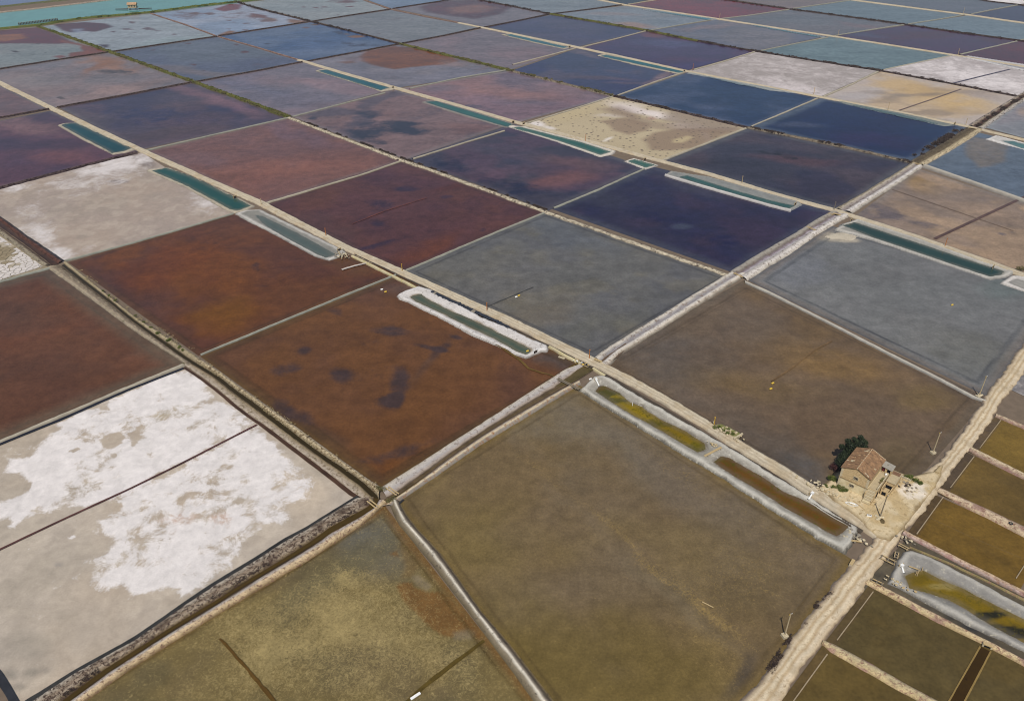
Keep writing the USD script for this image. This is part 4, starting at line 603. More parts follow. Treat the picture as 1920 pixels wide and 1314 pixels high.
road('upper tan dirt road running between the blue pans below the far shrubby dike', [(860, 43.5), (902, 52), (960, 64), (1080, 89), (1200, 115), (1290, 135), (1440, 164), (1540, 183), (1690, 212), (1818, 239), (1920, 263), (2040, 294)], [3.4, 4.6, 5, 5, 4.4, 4, 3.6, 3.6])
road('uppermost tan dirt road near the top edge of the view', [(1000, -27), (1115, -1), (1171, 10), (1344, 36), (1440, 51), (1556, 68), (1660, 84), (1787, 104), (1920, 126), (2040, 146)], [4.6, 5, 5, 4.6, 4.4])
road('far whitish dirt road in the top right corner', [(1420, -27), (1510, -13), (1599, 1), (1700, 14), (1810, 28), (1920, 44), (2040, 62)], [5, 7, 6, 7])
BIG = [(0, (128, 116, 106)), (.1, (140, 126, 112)), (.17, (174, 158, 134)), (.26, (204, 188, 162)), (.36, (182, 160, 128)), (.46, (212, 197, 170)), (.52, (210, 195, 168)), (.62, (180, 158, 126)), (.75, (214, 199, 174)), (.92, (196, 178, 150)), (1, (136, 118, 98))]
bl = [(1990, 556), (1940, 618), (1905, 661), (1880, 697), (1852, 735), (1838, 759), (1803, 811), (1756, 868), (1709, 905), (1668, 960), (1640, 1008), (1601, 1050), (1533, 1134), (1500, 1170), (1437, 1258), (1370, 1340), (1270, 1470)]
br = [(2030, 572), (1960, 650), (1922, 698), (1897, 729), (1880, 752), (1864, 779), (1817, 842), (1760, 919), (1722, 970), (1693, 998), (1668, 1042), (1624, 1096), (1574, 1164), (1543, 1203), (1466, 1314), (1400, 1400), (1330, 1500)]
road('broad pale dirt road on the right, running past the stone house down to the bottom edge', (bl, br), 0, BIG, [(0, -.1), (.05, .22), (.12, .42), (.36, .38), (.46, .44), (.62, .38), (.88, .43), (.96, .22), (1, -.1)], jag=.75, jscale=1.8, speck=((160, 140, 114), .27))
# rutted lower lane and ditch beside the long road
def lane(pts, w): return offset_edges(pts, w)
cream = [(0, (130, 120, 106)), (.3, (196, 184, 152)), (.6, (208, 196, 160)), (1, (128, 116, 100))]
for k, (pts, w, lab) in enumerate([([(660, 481), (700, 500), (752, 526), (785, 543)], 1.8, 'ragged cream bank below the long road, left of the white banked pond'), ([(1030, 651), (1060, 668), (1090, 683)], 2.0, 'ragged cream bank below the long road, right of the white banked pond'), ([(1112, 692), (1135, 706)], 1.6, 'short cream bank between the long road and the algae pond')]):
    e = lane(pts, w); p = ribbon('roadside_bank', e[0], e[1], flat_top(.6), cream, 'earth', ((170, 160, 110), .36), jag=.35); tag(p, lab, 'bank', kind='structure')
strip('ditch', 'narrow dark ditch along the lower side of the long tan road', 'ditch', [(665, 478), (752, 519.5), (800, 541), (960, 617), (1040, 655), (1110, 690), (1160, 718), (1210, 748), (1290, 795), (1352, 834), (1440, 887), (1503, 928), (1566, 969), (1616, 999)], [.5, .5, .5, .5, .5, .9, 1.2, 1.4, 1.4, 1.4], (88, 80, 72), zoff=.36, jag=.2)

# ---------------------------------------------------------------- dikes along the roads' direction
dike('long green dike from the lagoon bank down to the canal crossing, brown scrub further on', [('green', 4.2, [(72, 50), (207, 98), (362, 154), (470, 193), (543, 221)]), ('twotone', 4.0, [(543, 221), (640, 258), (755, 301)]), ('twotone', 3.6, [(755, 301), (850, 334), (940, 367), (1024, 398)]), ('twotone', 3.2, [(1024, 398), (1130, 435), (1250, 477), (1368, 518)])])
dike('shrubby dark dike from the top left past the brown mud island to the grey canal', [('dark', 4, [(440, 3), (480, 16), (582, 41), (665, 61), (750, 83)]), ('green', 5, [(750, 83), (850, 107), (957, 133)]), ('earthy', 4.4, [(957, 133), (1060, 158), (1152, 181)]), ('dark', 4, [(1152, 181), (1270, 209), (1402, 240)]), ('earthy', 3, [(1402, 240), (1560, 271), (1710, 306)])])
dike('far shrubby dark dike above the upper tan road', [('dark', 4.5, [(872, -5), (1032, 27)]), ('green', 5.5, [(1032, 27), (1120, 42), (1213, 58), (1310, 78)]), ('dark', 5, [(1310, 78), (1417, 97), (1530, 115), (1648, 133)]), ('dark', 4, [(1648, 133), (1780, 157), (1906, 181)])])
dike('farthest dark shrubby dike at the top right', [('dark', 6, [(1277, -14), (1357, 0), (1482, 18), (1590, 32), (1699, 47), (1800, 62), (1907, 76), (2030, 96)])])
dike('top right corner dark dike line', [('dark', 6, [(1802, -8), (1850, 3), (1907, 9), (2010, 28)])])
dike('thin reddish scrubby dike from the lagoon bank to the start of the middle tan road', [('reddish', 3.4, [(283, 26), (345, 46), (405, 68), (480, 89), (562, 113.5)])])
dike('thin reddish scrubby dike at the top, leading to the start of the upper tan road', [('reddish', 3.4, [(640, -14), (731, 18), (800, 32.5), (862, 44)])])
# ---------------------------------------------------------------- cross dikes
dike('uppermost dark cross dike, from the left edge by the marsh to the island pan', [('dark', 3.4, [(-60, 140), (0, 130), (120, 111), (208, 98)]), ('dark', 3, [(208, 98), (310, 83), (407, 69)]), ('dark', 3, [(410, 68), (500, 54), (583, 41)]), ('dark', 3.4, [(585, 41), (660, 29), (733, 18)]), ('dark', 4, [(737, 17), (800, 7), (874, -4), (1002, -26)])])
dike('second dark cross dike from the top at the left edge', [('dark', 3, [(-330, 262), (0, 222), (60, 211), (92, 205)]), ('dark', 3, [(108, 202), (240, 178), (360, 155)]), ('dark', 2.6, [(368, 154), (470, 136), (567, 117)]), ('dark', 2.8, [(575, 116), (660, 100), (750, 83)]), ('dark', 3.2, [(755, 82), (830, 68), (900, 53)]), ('dark', 3.4, [(908, 52), (970, 40), (1032, 27)]), ('dark', 3.4, [(1036, 27), (1100, 19), (1165, 10)]), ('pale', 3.6, [(1177, 9), (1230, 1), (1300, -11)])])
dike('third cross dike, from the salt edged mud pan up past the short teal ponds', [('dark', 3.4, [(-62, 367), (0, 353), (120, 321), (256, 287)]), ('greenpale', 1.9, [(270, 284), (400, 254), (543, 221)]), ('greenpale', 1.8, [(548, 220), (640, 196), (722, 175)]), ('greenpale', 2.2, [(768, 167), (860, 147), (957, 131)]), ('pale', 2.4, [(961, 122), (1020, 107), (1080, 91)]), ('pale', 2.6, [(1088, 90), (1150, 75), (1210, 59)]), ('greenpale', 2, [(1217, 58), (1280, 47), (1340, 37)]), ('greenpale', 3.2, [(1350, 36), (1410, 29), (1482, 18)]), ('greenpale', 2.6, [(1486, 17), (1540, 9), (1597, 1)])])
dike('fourth thin pale cross dike, from the cracked salt pan to the far whitish pan', [('greenpale', 2.4, [(-240, 590), (0, 529), (50, 515), (94, 503)]), ('greenpale', 1.7, [(122, 490), (250, 456), (340, 430), (438, 401)]), ('pale', 2.0, [(494, 383), (600, 352), (680, 328), (754, 302)]), ('pale', 2.0, [(774, 299), (860, 272), (946, 246)]), ('pale', 3.0, [(983, 233), (1070, 207), (1148, 182)]), ('pale', 2.8, [(1157, 180), (1220, 157), (1283, 136)]), ('pale', 4.0, [(1300, 132), (1360, 115), (1414, 98)]), ('greenpale', 2.6, [(1421, 97), (1490, 83), (1552, 71)]), ('greenpale', 2.6, [(1564, 68), (1630, 57), (1695, 47)]), ('greenpale', 2.6, [(1702, 46), (1760, 37), (1812, 28)]), ('greenpale', 2.6, [(1820, 27), (1860, 19), (1907, 10)])])
dike('fifth thin pale cross dike, from the main canal through the pans to the far tan pan', [('greenpale', 1.4, [(376, 666), (470, 627), (560, 590), (650, 553), (742, 516)]), ('greenpale', 1.8, [(760, 508), (850, 470), (940, 432), (1020, 400)]), ('greenpale', 2.2, [(1038, 391), (1120, 357), (1208, 317)]), ('pale', 3.4, [(1240, 302), (1320, 271), (1398, 241)]), ('pale', 2.6, [(1408, 238), (1470, 212), (1532, 185)]), ('pale', 4.6, [(1544, 182), (1600, 157), (1646, 135)]), ('pale', 3, [(1654, 132), (1720, 118), (1784, 105)]), ('greenpale', 4, [(1799, 103), (1850, 91), (1906, 78)]), ('greenpale', 4, [(1910, 76), (2030, 58)])])
dike('pale stony dike between the red brown pan and the white crusted pan at the left', [('pale', 2.6, [(-233, 928), (-100, 872), (0, 829), (120, 778), (240, 727), (344, 684)])])
e = ([(1394, 525), (1440, 544), (1520, 585), (1600, 625), (1680, 666), (1760, 706), (1826, 741), (1850, 750)], [(1398, 533), (1440, 552), (1520, 592), (1600, 633), (1680, 675), (1760, 715), (1822, 748), (1846, 756)])
tag(ribbon('dike', e[0], e[1], ridge(.6), [(0, (158, 150, 140)), (.2, (196, 190, 178)), (.4, (146, 144, 140)), (.6, (186, 180, 168)), (.8, (132, 130, 126)), (1, (112, 106, 100))], jag=.2), 'thin whitish dike between the wide grey pan and the brown pan behind the house', 'dike', kind='structure')
e = ([(1736, 308), (1800, 330), (1920, 372), (2052, 420)], [(1728, 315), (1800, 339), (1920, 382), (2046, 428)])
tag(ribbon('dike', e[0], e[1], flat_top(.6), [(0, (112, 112, 112)), (.4, (186, 180, 168)), (.7, (156, 150, 140)), (1, (110, 106, 106))], jag=.3), 'whitish dike between the tan orange pan and the pan with the round mud patch', 'dike', kind='structure')
for pts, w, lab in [([(740, 515), (700, 529), (665, 545), (655, 549)], .9, None)]: pass
# white ridge in the foreground
e = ([(727, 940), (736, 962), (746, 984), (776, 1020), (807, 1057), (845, 1107), (882, 1155), (932, 1225), (960, 1262), (998, 1316), (1100, 1460)], [(752, 936), (757, 948), (766, 964), (781, 984), (832, 1039), (870, 1093), (907, 1147), (935, 1178), (960, 1207), (1043, 1314), (1150, 1450)])
tag(ribbon('dike', e[0], e[1], [(0, -.15), (.2, .2), (.4, .75), (.52, .85), (.66, .6), (.8, .2), (1, -.15)], [(0, (82, 74, 58)), (.18, (110, 100, 82)), (.34, (134, 124, 108)), (.42, (196, 190, 176)), (.47, (214, 206, 190)), (.53, (160, 150, 136)), (.64, (112, 102, 90)), (.74, (96, 86, 76)), (.86, (128, 112, 82)), (1, (96, 80, 42))], 'earth', ((74, 68, 62), .26), jag=.10, step=.45, bumpy=.05, k=20, jscale=4.0), 'straight bank with a bright white crest between the olive pan and the weedy pan', 'dike', kind='structure')
# lagoon banks
e = offset_edges([(-230, 79), (0, 55), (75, 48), (150, 36), (276, 25), (360, 14), (450, 4), (640, -18)], 7)
tag(ribbon('dike', e[0], e[1], flat_top(1.2), [(0, (96, 92, 76)), (.5, (122, 126, 76)), (1, (100, 92, 84))], 'stony_earth', ((84, 100, 54), .5), jag=1.0), 'green overgrown bank along the near shore of the lagoon', 'dike', kind='structure')
e = offset_edges([(-300, 52), (0, 24), (60, 18), (110, 12), (210, 0), (300, -13)], 4.5)
tag(ribbon('sand_spit', e[0], e[1], flat_top(.8), [(0, (160, 150, 140)), (.5, (196, 180, 168)), (1, (140, 130, 120))], 'stony_earth', ((110, 96, 86), .42), jag=1.2), 'narrow pale sand spit on the far side of the lagoon', 'sand spit', kind='structure')
e = offset_edges([(-300, 38), (0, 14), (50, 8), (130, 0), (300, -22)], 9)
tag(ribbon('sand_spit', e[0], e[1], flat_top(1.0), [(0, (104, 104, 90)), (.5, (128, 124, 102)), (1, (106, 110, 100))], 'stony_earth', ((90, 96, 66), .5), jag=1.5), 'scrubby strip of land beyond the sand spit in the top left corner', 'land strip', kind='structure')

# ---------------------------------------------------------------- the main canal on the left
STONY = [(0, (120, 110, 92)), (.2, (158, 144, 118)), (.45, (192, 176, 146)), (.75, (184, 169, 144)), (.93, (198, 190, 184)), (1, (122, 112, 104))]
cx = thing('canal', 'long ditch like canal with earth banks running down the left to the footbridges', 'canal', kind='structure')
# upper, past the cracked salt pan
ribbon('left_bank', [(-60, 400), (0, 440), (40, 470), (82, 499)], [(-45, 392), (0, 426), (50, 462), (98, 499)], flat_top(.6), [(0, (130, 124, 112)), (.4, (160, 150, 130)), (.7, (110, 96, 88)), (1, (70, 60, 58))], 'stony_earth', ((70, 60, 58), .4), parent=cx)
ribbon('water', [(-45, 392), (0, 426), (50, 462), (98, 499)], [(-40, 386), (0, 416), (50, 455), (110, 496)], [(0, 0), (1, 0)], [(0, (70, 60, 60)), (1, (90, 74, 70))], 'shallow_water', bumpy=0, zoff=.3, parent=cx)
ribbon('right_bank', [(-40, 386), (0, 416), (50, 455), (108, 496)], [(-20, 384), (0, 404), (55, 443), (124, 489)], flat_top(.6), [(0, (84, 66, 64)), (.35, (112, 82, 74)), (.65, (74, 76, 82)), (.85, (96, 102, 108)), (1, (120, 118, 116))], 'stony_earth', ((60, 52, 54), .44), parent=cx)
# middle
LB2L, CH2 = [(86, 502), (120, 526), (170, 562), (240, 613), (290, 647), (336, 675), (344, 684)], [(118, 498), (160, 531), (210, 570), (252, 604), (297, 636), (347, 672), (366, 684)]
RB2R = [(124, 490), (170, 528), (215, 565), (259, 600), (302, 625), (361, 662), (372, 671)]
ribbon('left_bank', LB2L, [(u - 2, v + 2) for u, v in CH2], [(0, -.25), (.2, .5), (.5, .8), (.8, .7), (1, .1)], [(0, (112, 102, 92)), (.25, (158, 147, 130)), (.4, (132, 120, 106)), (.6, (120, 109, 97)), (.88, (112, 100, 86)), (1, (56, 50, 46))], 'stony_earth', ((176, 162, 138), .34), parent=cx, jag=.3)
ribbon('right_bank', [(u + 2, v - 1) for u, v in CH2], RB2R, [(0, .1), (.15, .6), (.5, .9), (.85, .6), (1, -.25)], [(0, (60, 52, 48)), (.18, (150, 136, 114)), (.5, (182, 167, 138)), (.8, (162, 151, 131)), (.92, (172, 166, 160)), (1, (96, 84, 78))], 'stony_earth', ((116, 108, 84), .36), parent=cx, jag=.3)
# lower
LB3L = [(344, 684), (377, 707), (409, 731), (445, 762), (490, 793), (543, 833), (606, 881), (668, 929), (684, 938)]
CH3 = [(366, 684), (409, 710), (440, 735), (480, 763), (540, 809), (593, 849), (641, 881), (681, 910), (704, 932), (708, 942)]
RB3R = [(372, 671), (415, 700), (480, 748), (565, 808), (636, 861), (682, 893), (699, 904), (712, 911)]
ribbon('left_bank', LB3L, [(u - 3, v + 2) for u, v in CH3], [(0, .1), (.12, .5), (.5, .6), (.8, .7), (1, .12)], [(0, (112, 96, 84)), (.08, (176, 164, 150)), (.5, (164, 150, 132)), (.7, (142, 127, 104)), (.88, (116, 102, 76)), (1, (58, 50, 42))], 'stony_earth', ((120, 106, 84), .36), parent=cx, jag=.2)
ribbon('right_bank', [(u + 3, v - 1) for u, v in CH3], RB3R, [(0, .1), (.12, .7), (.5, 1.0), (.85, .75), (1, -.2)], STONY, 'stony_earth', ((104, 88, 68), .42), parent=cx, jag=.25)
strip('water', '', '', CH2 + CH3[1:] + [(708, 952)], [1.1, 1.0, .9, .9, 1.0, 1.1, 1.2, 1.3, 1.3, 2.0], (58, 52, 42), 'pond_water', zoff=.32, parent=cx)
# lower canal
cx2 = thing('canal', 'murky brown canal between the white crusted pan and the weedy pan', 'canal', kind='structure')
CHL = [(706, 936), (700, 950), (676, 966), (620, 996), (580, 1024), (480, 1084), (402, 1133), (314, 1186), (276, 1211), (201, 1259), (126, 1314), (20, 1388)]
LBL = [(684, 936), (668, 934), (640, 951), (575, 993), (535, 1014), (480, 1050), (400, 1099), (347, 1134), (284, 1179), (251, 1202), (143, 1260), (58, 1315), (-40, 1380)]
RBR = [(727, 944), (713, 955), (681, 984), (568, 1058), (480, 1110), (402, 1157), (301, 1219), (226, 1269), (166, 1312), (60, 1390)]
ribbon('left_bank', LBL, [(u - 3, v - 2) for u, v in CHL], [(0, .1), (.12, .5), (.45, .75), (.8, .5), (1, .12)], [(0, (100, 92, 86)), (.14, (184, 174, 160)), (.3, (170, 158, 142)), (.5, (140, 124, 108)), (.72, (166, 152, 134)), (.9, (122, 106, 82)), (1, (62, 52, 36))], 'stony_earth', ((76, 62, 56), .44), parent=cx2, jag=.15, spots=[((90, 76, 66), 3.0, .60, .7)])
ribbon('right_bank', [(u + 3, v + 2) for u, v in CHL], RBR, [(0, .12), (.2, .5), (.55, .8), (.85, .6), (1, -.2)], [(0, (72, 58, 40)), (.15, (150, 138, 128)), (.35, (190, 180, 172)), (.6, (206, 184, 152)), (.85, (186, 164, 130)), (1, (104, 80, 50))], 'stony_earth', ((124, 98, 84), .34), parent=cx2, jag=.15)
strip('water', '', '', CHL, [1.2, 2.2, 1.4, 1.0, 1.0, 1.0, 1.1, 1.2, 1.2, 1.3], (74, 60, 36), 'pond_water', zoff=.32, parent=cx2)
# middle canal, pale banks
cx3 = thing('canal', 'pale banked canal running from the footbridges up to the road crossing', 'canal', kind='structure')
CHM = [(708, 946), (726, 934), (744, 924), (800, 885), (850, 848), (900, 814), (960, 777), (1040, 728), (1066, 708), (1096, 690)]
CHM2 = [(708, 952), (730, 939), (750, 927), (806, 887), (854, 851), (904, 817), (964, 781), (1050, 731), (1082, 714), (1112, 696)]
ribbon('left_bank', [(712, 914), (728, 903), (800, 858), (900, 795), (980, 742), (1060, 691), (1086, 684)], [(u - 1, v - 1) for u, v in CHM[1:]], [(0, -.2), (.2, .6), (.5, .75), (.8, .45), (1, .12)], [(0, (120, 100, 80)), (.15, (186, 176, 156)), (.4, (196, 188, 178)), (.7, (172, 166, 164)), (.9, (164, 150, 138)), (1, (98, 86, 72))], 'earth', ((128, 116, 108), .34), parent=cx3, jag=.2)
ribbon('right_bank', [(u + 1, v + 1) for u, v in CHM2[:-1]], [(740, 948), (756, 936), (820, 893), (900, 836), (970, 794), (1080, 727), (1090, 722)], [(0, .12), (.2, .5), (.45, .75), (.65, .65), (1, -.2)], [(0, (104, 90, 74)), (.12, (180, 172, 166)), (.35, (206, 190, 164)), (.55, (204, 188, 158)), (.68, (150, 142, 134)), (.9, (134, 128, 120)), (1, (84, 76, 62))], 'earth', ((142, 110, 84), .36), parent=cx3, jag=.2, spots=[((132, 92, 66), 3.5, .64, .6)])
ribbon('water', CHM, CHM2, [(0, 0), (1, 0)], [(0, (104, 88, 72)), (.5, (96, 82, 60)), (1, (110, 94, 78))], 'shallow_water', bumpy=0, zoff=.3, parent=cx3, k=5)
ribbon('water', [(1040, 727), (1066, 708), (1090, 688)], [(1066, 722), (1090, 709), (1114, 694)], [(0, 0), (1, 0)], [(0, (98, 86, 62)), (1, (88, 80, 56))], 'shallow_water', bumpy=0, zoff=.33, parent=cx3, k=6)
# above the road: white banks, dry bed
cx4 = thing('canal', 'white crusted dry canal between the grey pan and the brown pan, above the road crossing', 'canal', kind='structure')
WH = [(0, (150, 146, 142)), (.1, (190, 182, 170)), (.26, (206, 198, 186)), (.38, (158, 154, 152)), (.46, (140, 136, 140)), (.54, (164, 158, 158)), (.68, (212, 206, 198)), (.82, (202, 192, 178)), (.92, (140, 132, 120)), (1, (104, 98, 92))]
ribbon('bank', [(1112, 670), (1140, 650), (1225, 598), (1290, 558), (1357, 516), (1368, 510)], [(1140, 690), (1164, 667), (1250, 612), (1320, 568), (1392, 523), (1404, 516)], dip(.7, f=.24), WH, 'earth', ((120, 104, 92), .33), parent=cx4, jag=.3, k=20)
ribbon('water', [(1120, 684), (1140, 668), (1172, 645)], [(1136, 686), (1158, 672), (1178, 652)], [(0, 0), (.5, 0), (1, 0)], [(0, (104, 88, 74)), (1, (104, 88, 76))], 'shallow_water', bumpy=0, zoff=.42, parent=cx4, k=5)
ribbon('bank', [(1366, 509), (1420, 476), (1480, 442), (1530, 411), (1556, 397)], [(1402, 527), (1440, 503), (1480, 480), (1538, 438), (1594, 406)], dip(.8, f=.15), [(0, (120, 116, 114)), (.12, (176, 170, 160)), (.28, (160, 154, 144)), (.4, (108, 100, 98)), (.48, (150, 140, 150)), (.56, (196, 192, 192)), (.66, (176, 170, 166)), (.8, (212, 206, 200)), (.93, (190, 182, 170)), (1, (112, 108, 106))], 'earth', ((110, 98, 92), .34), parent=cx4, jag=.35, k=20)
ribbon('bank', [(1563, 392), (1620, 360), (1668, 331), (1707, 306)], [(1599, 401), (1640, 374), (1690, 343), (1732, 314)], dip(.8, f=.2), [(0, (110, 106, 108)), (.1, (196, 184, 158)), (.18, (96, 84, 74)), (.24, (190, 180, 160)), (.4, (150, 142, 138)), (.5, (132, 124, 124)), (.6, (206, 200, 196)), (.75, (214, 208, 204)), (.9, (180, 172, 160)), (1, (120, 118, 116))], 'earth', ((90, 78, 70), .33), parent=cx4, jag=.3, k=18)
cx5 = thing('canal', 'far canal overgrown with dark scrub, tan path on its right bank', 'canal', kind='structure')
ribbon('bank', [(1702, 304), (1750, 277), (1800, 246), (1812, 238)], [(1734, 312), (1780, 287), (1825, 259), (1845, 245)], [(0, -.2), (.1, .4), (.3, .5), (.55, .25), (.7, .6), (.85, .8), (1, -.2)], [(0, (92, 94, 96)), (.12, (112, 104, 94)), (.3, (100, 92, 80)), (.46, (112, 102, 88)), (.58, (128, 116, 98)), (.66, (204, 188, 156)), (.88, (200, 184, 154)), (1, (116, 116, 118))], 'stony_earth', ((70, 62, 56), .40), parent=cx5, jag=.4)
ribbon('bank', [(1812, 236), (1862, 206), (1906, 180), (1990, 130)], [(1846, 244), (1890, 212), (1924, 189), (2014, 136)], dip(.8, f=.3), [(0, (110, 104, 108)), (.06, (84, 82, 100)), (.16, (196, 184, 170)), (.28, (170, 156, 140)), (.4, (92, 78, 76)), (.55, (84, 70, 70)), (.66, (150, 140, 120)), (.78, (204, 196, 184)), (.9, (176, 172, 168)), (1, (128, 128, 134))], 'stony_earth', ((70, 58, 58), .42), parent=cx5, jag=.5)

# ---------------------------------------------------------------- ditches, drains, spits
strip('ditch', 'dark blue perimeter ditch along the top edge of the white crusted pan', 'ditch', [(-200, 919), (0, 834), (120, 785), (240, 732), (345, 691)], 1.0, (52, 54, 64))
strip('ditch', 'dark brown perimeter ditch along the right edge of the white crusted pan', 'ditch', [(345, 690), (378, 712), (410, 736), (445, 766), (490, 798), (543, 838), (606, 886), (664, 931), (686, 940)], [.8, .9, 1.0, 1.1, 1.2], (80, 62, 54))
strip('ditch', 'dark grey perimeter ditch along the lower edge of the white crusted pan', 'ditch', [(672, 932), (640, 951), (575, 992), (535, 1013), (480, 1049), (400, 1098), (347, 1133), (284, 1177), (251, 1200), (143, 1259), (56, 1314), (-40, 1376)], [1.2, 1.3, 1.3, 1.2, 1.2, 1.3], (62, 62, 62))
strip('ditch', 'short dark ditch in the bottom left corner of the white crusted pan', 'ditch', [(-60, 1200), (0, 1270), (18, 1300), (36, 1330)], 1.4, (58, 60, 66))
strip('drain', 'thin maroon drain straight across the white crusted pan', 'drain', [(482, 797), (400, 839), (330, 875), (240, 919), (205, 935), (120, 974), (90, 988), (0, 1031), (-100, 1080)], .6, (96, 68, 66), jag=.06)
strip('drain', 'brown drain in the weedy pan, lower left', 'drain', [(413, 1198), (440, 1228), (470, 1262), (495, 1292), (516, 1318), (560, 1370)], [.5, .8, 1.0], (94, 72, 40), 'weedy_water', jag=.25)
strip('drain', 'olive drain in the weedy pan running to the white crested bank', 'drain', [(908, 1202), (860, 1238), (810, 1276), (766, 1314), (700, 1370)], .7, (88, 74, 40), 'weedy_water', jag=.25)
strip('drain', 'faint pale track under the grey pan', 'drain', [(906, 578), (960, 556), (1000, 539)], .4, (84, 84, 84), jag=.2)
strip('drain', 'dark drain slanting across the tan orange pan at the right', 'drain', [(1752, 449), (1906, 377), (1960, 352)], 1.5, (100, 84, 84), jag=.05)
strip('drain', 'thin dark drain along the tan orange pan at the right', 'drain', [(1672, 356), (1900, 434)], .4, (124, 104, 92), jag=.05)
strip('drain', 'dark drain in the far white salt pan', 'drain', [(1783, 158), (1840, 144), (1893, 131)], 1.6, (98, 96, 110))
strip('drain', 'dark drain in the far tan streaked pan', 'drain', [(1686, 208), (1745, 188), (1802, 168)], 1.2, (120, 106, 104))
strip('drain', 'faint rust line across the maroon pan', 'drain', [(660, 421), (720, 397), (800, 372)], .5, (112, 72, 68), jag=.15)
strip('drain', 'faint tan line across the brown pan behind the house', 'drain', [(1446, 716), (1480, 694), (1530, 655), (1560, 640)], .5, (118, 96, 72), jag=.15)
strip('drain', 'olive seep line round the end of the white banked pond', 'drain', [(880, 620), (940, 652), (972, 674), (990, 692), (1010, 698), (1036, 706), (1046, 711)], [.3, .5, 1.0, .5, .4], (106, 86, 52), 'weedy_water', jag=.3)
strip('drain', 'dark line along the inside of the rust pan corner by the crossing', 'drain', [(1040, 708), (1062, 694), (1084, 681)], .6, (98, 80, 44), jag=.1)
strip('salt_spit', 'short white salt spit reaching into the orange brown pan', 'salt spit', [(691, 494), (668, 499), (641, 507)], [.8, 1.0, .9], (196, 186, 178), 'earth', zoff=.3, jag=.3)
strip('ditch', 'dark water in the foot ditch at the bend of the white crested bank', 'ditch', [(744, 954), (749, 945), (757, 938)], .6, (62, 62, 66), zoff=.3)
for lab, pts in [('pale timber edge line of the first small ochre pan at the right', [(1876, 789), (1836, 842)]), ('pale timber edge line of the second small ochre pan at the right', [(1826, 857), (1781, 916)]), ('pale timber edge line of the third small ochre pan at the right', [(1768, 933), (1718, 1003)]), ('pale timber edge line at the far end of the third small ochre pan', [(1920, 1061), (1904, 1086)]), ('pale timber edge line of the dark olive pan below the algae pond', [(1637, 1110), (1569, 1201)]), ('pale timber edge line of the brown pan in the bottom right corner', [(1551, 1227), (1488, 1314), (1440, 1380)])]:
    strip('edge_board', lab, 'edging', pts, .22, (158, 142, 118), 'earth', zoff=.28, jag=.03)
strip('channel', 'brown channel between two timber edges in the bottom right corner', 'channel', [(1848, 1218), (1793, 1316), (1740, 1410)], 1.9, (62, 48, 24), 'pond_water', zoff=.27, jag=.05)
for lab, pts in [('left timber edge of the brown channel in the bottom right corner', [(1837, 1213), (1778, 1316), (1730, 1400)]), ('right timber edge of the brown channel in the bottom right corner', [(1857, 1222), (1809, 1314), (1765, 1400)])]:
    strip('edge_board', lab, 'edging', pts, .3, (140, 118, 74), 'earth', zoff=.3, jag=.05)

# small dikes between the little pans on the right
LD = [(0, (110, 96, 80)), (.15, (196, 178, 144)), (.35, (214, 196, 164)), (.6, (190, 170, 146)), (.8, (150, 128, 116)), (1, (92, 76, 62))]
def ld(label, up, lo, col=LD, spots=[((150, 116, 112), 2.4, .58, .7)]):
    p = ribbon('dike', up, lo, flat_top(.55), col, 'stony_earth', ((146, 116, 100), .36), jag=.14, spots=spots); tag(p, label, 'dike', kind='structure')
ld('pale low dike above the topmost small ochre pan at the right', [(1868, 776), (1900, 788), (1960, 815)], [(1865, 783), (1900, 799), (1955, 823)])
ld('sandy low dike between the first and second small ochre pans at the right', [(1822, 838), (1870, 860), (1920, 886), (1990, 922)], [(1814, 847), (1860, 873), (1920, 902), (1984, 936)])
ld('broad stony low dike between the second and third small ochre pans, tyre lying on it', [(1764, 914), (1800, 930), (1860, 956), (1920, 984), (1985, 1016)], [(1756, 923), (1800, 948), (1860, 980), (1920, 1012), (1980, 1040)], [(0, (110, 90, 74)), (.2, (160, 138, 120)), (.45, (206, 186, 158)), (.7, (198, 178, 150)), (.9, (160, 140, 116)), (1, (92, 72, 50))])
ld('reddish stony low dike between the third ochre pan and the algae pond channel', [(1698, 994), (1720, 1005), (1800, 1046), (1860, 1076), (1920, 1106), (1990, 1142)], [(1690, 1003), (1712, 1016), (1800, 1062), (1860, 1092), (1920, 1122), (1985, 1156)], [(0, (120, 96, 70)), (.25, (208, 184, 152)), (.5, (196, 170, 146)), (.7, (186, 164, 156)), (.85, (128, 112, 104)), (1, (88, 76, 62))])
ld('reddish stony low dike below the algae pond', [(1630, 1086), (1660, 1100), (1750, 1147), (1850, 1199), (1920, 1235), (2010, 1282)], [(1619, 1096), (1650, 1113), (1750, 1166), (1850, 1215), (1920, 1252), (2000, 1294)], [(0, (120, 104, 90)), (.2, (190, 160, 136)), (.4, (212, 192, 154)), (.7, (200, 180, 140)), (.9, (160, 140, 106)), (1, (86, 70, 48))])
ld('broad sandy low dike between the two lowest small pans at the right', [(1543, 1200), (1566, 1207), (1640, 1245), (1700, 1280), (1770, 1317), (1860, 1364)], [(1540, 1209), (1556, 1226), (1620, 1262), (1680, 1297), (1720, 1318), (1830, 1376)], [(0, (130, 112, 90)), (.2, (180, 164, 136)), (.5, (196, 180, 142)), (.8, (190, 170, 130)), (1, (96, 80, 54))])
ld('thin yellowish kerb of the channel above the algae pond', [(1706, 1026), (1780, 1056), (1860, 1094), (1925, 1126), (1990, 1160)], [(1704, 1028), (1778, 1059), (1858, 1097), (1922, 1130), (1986, 1163)], [(0, (150, 136, 96)), (1, (140, 128, 92))], spots=None)

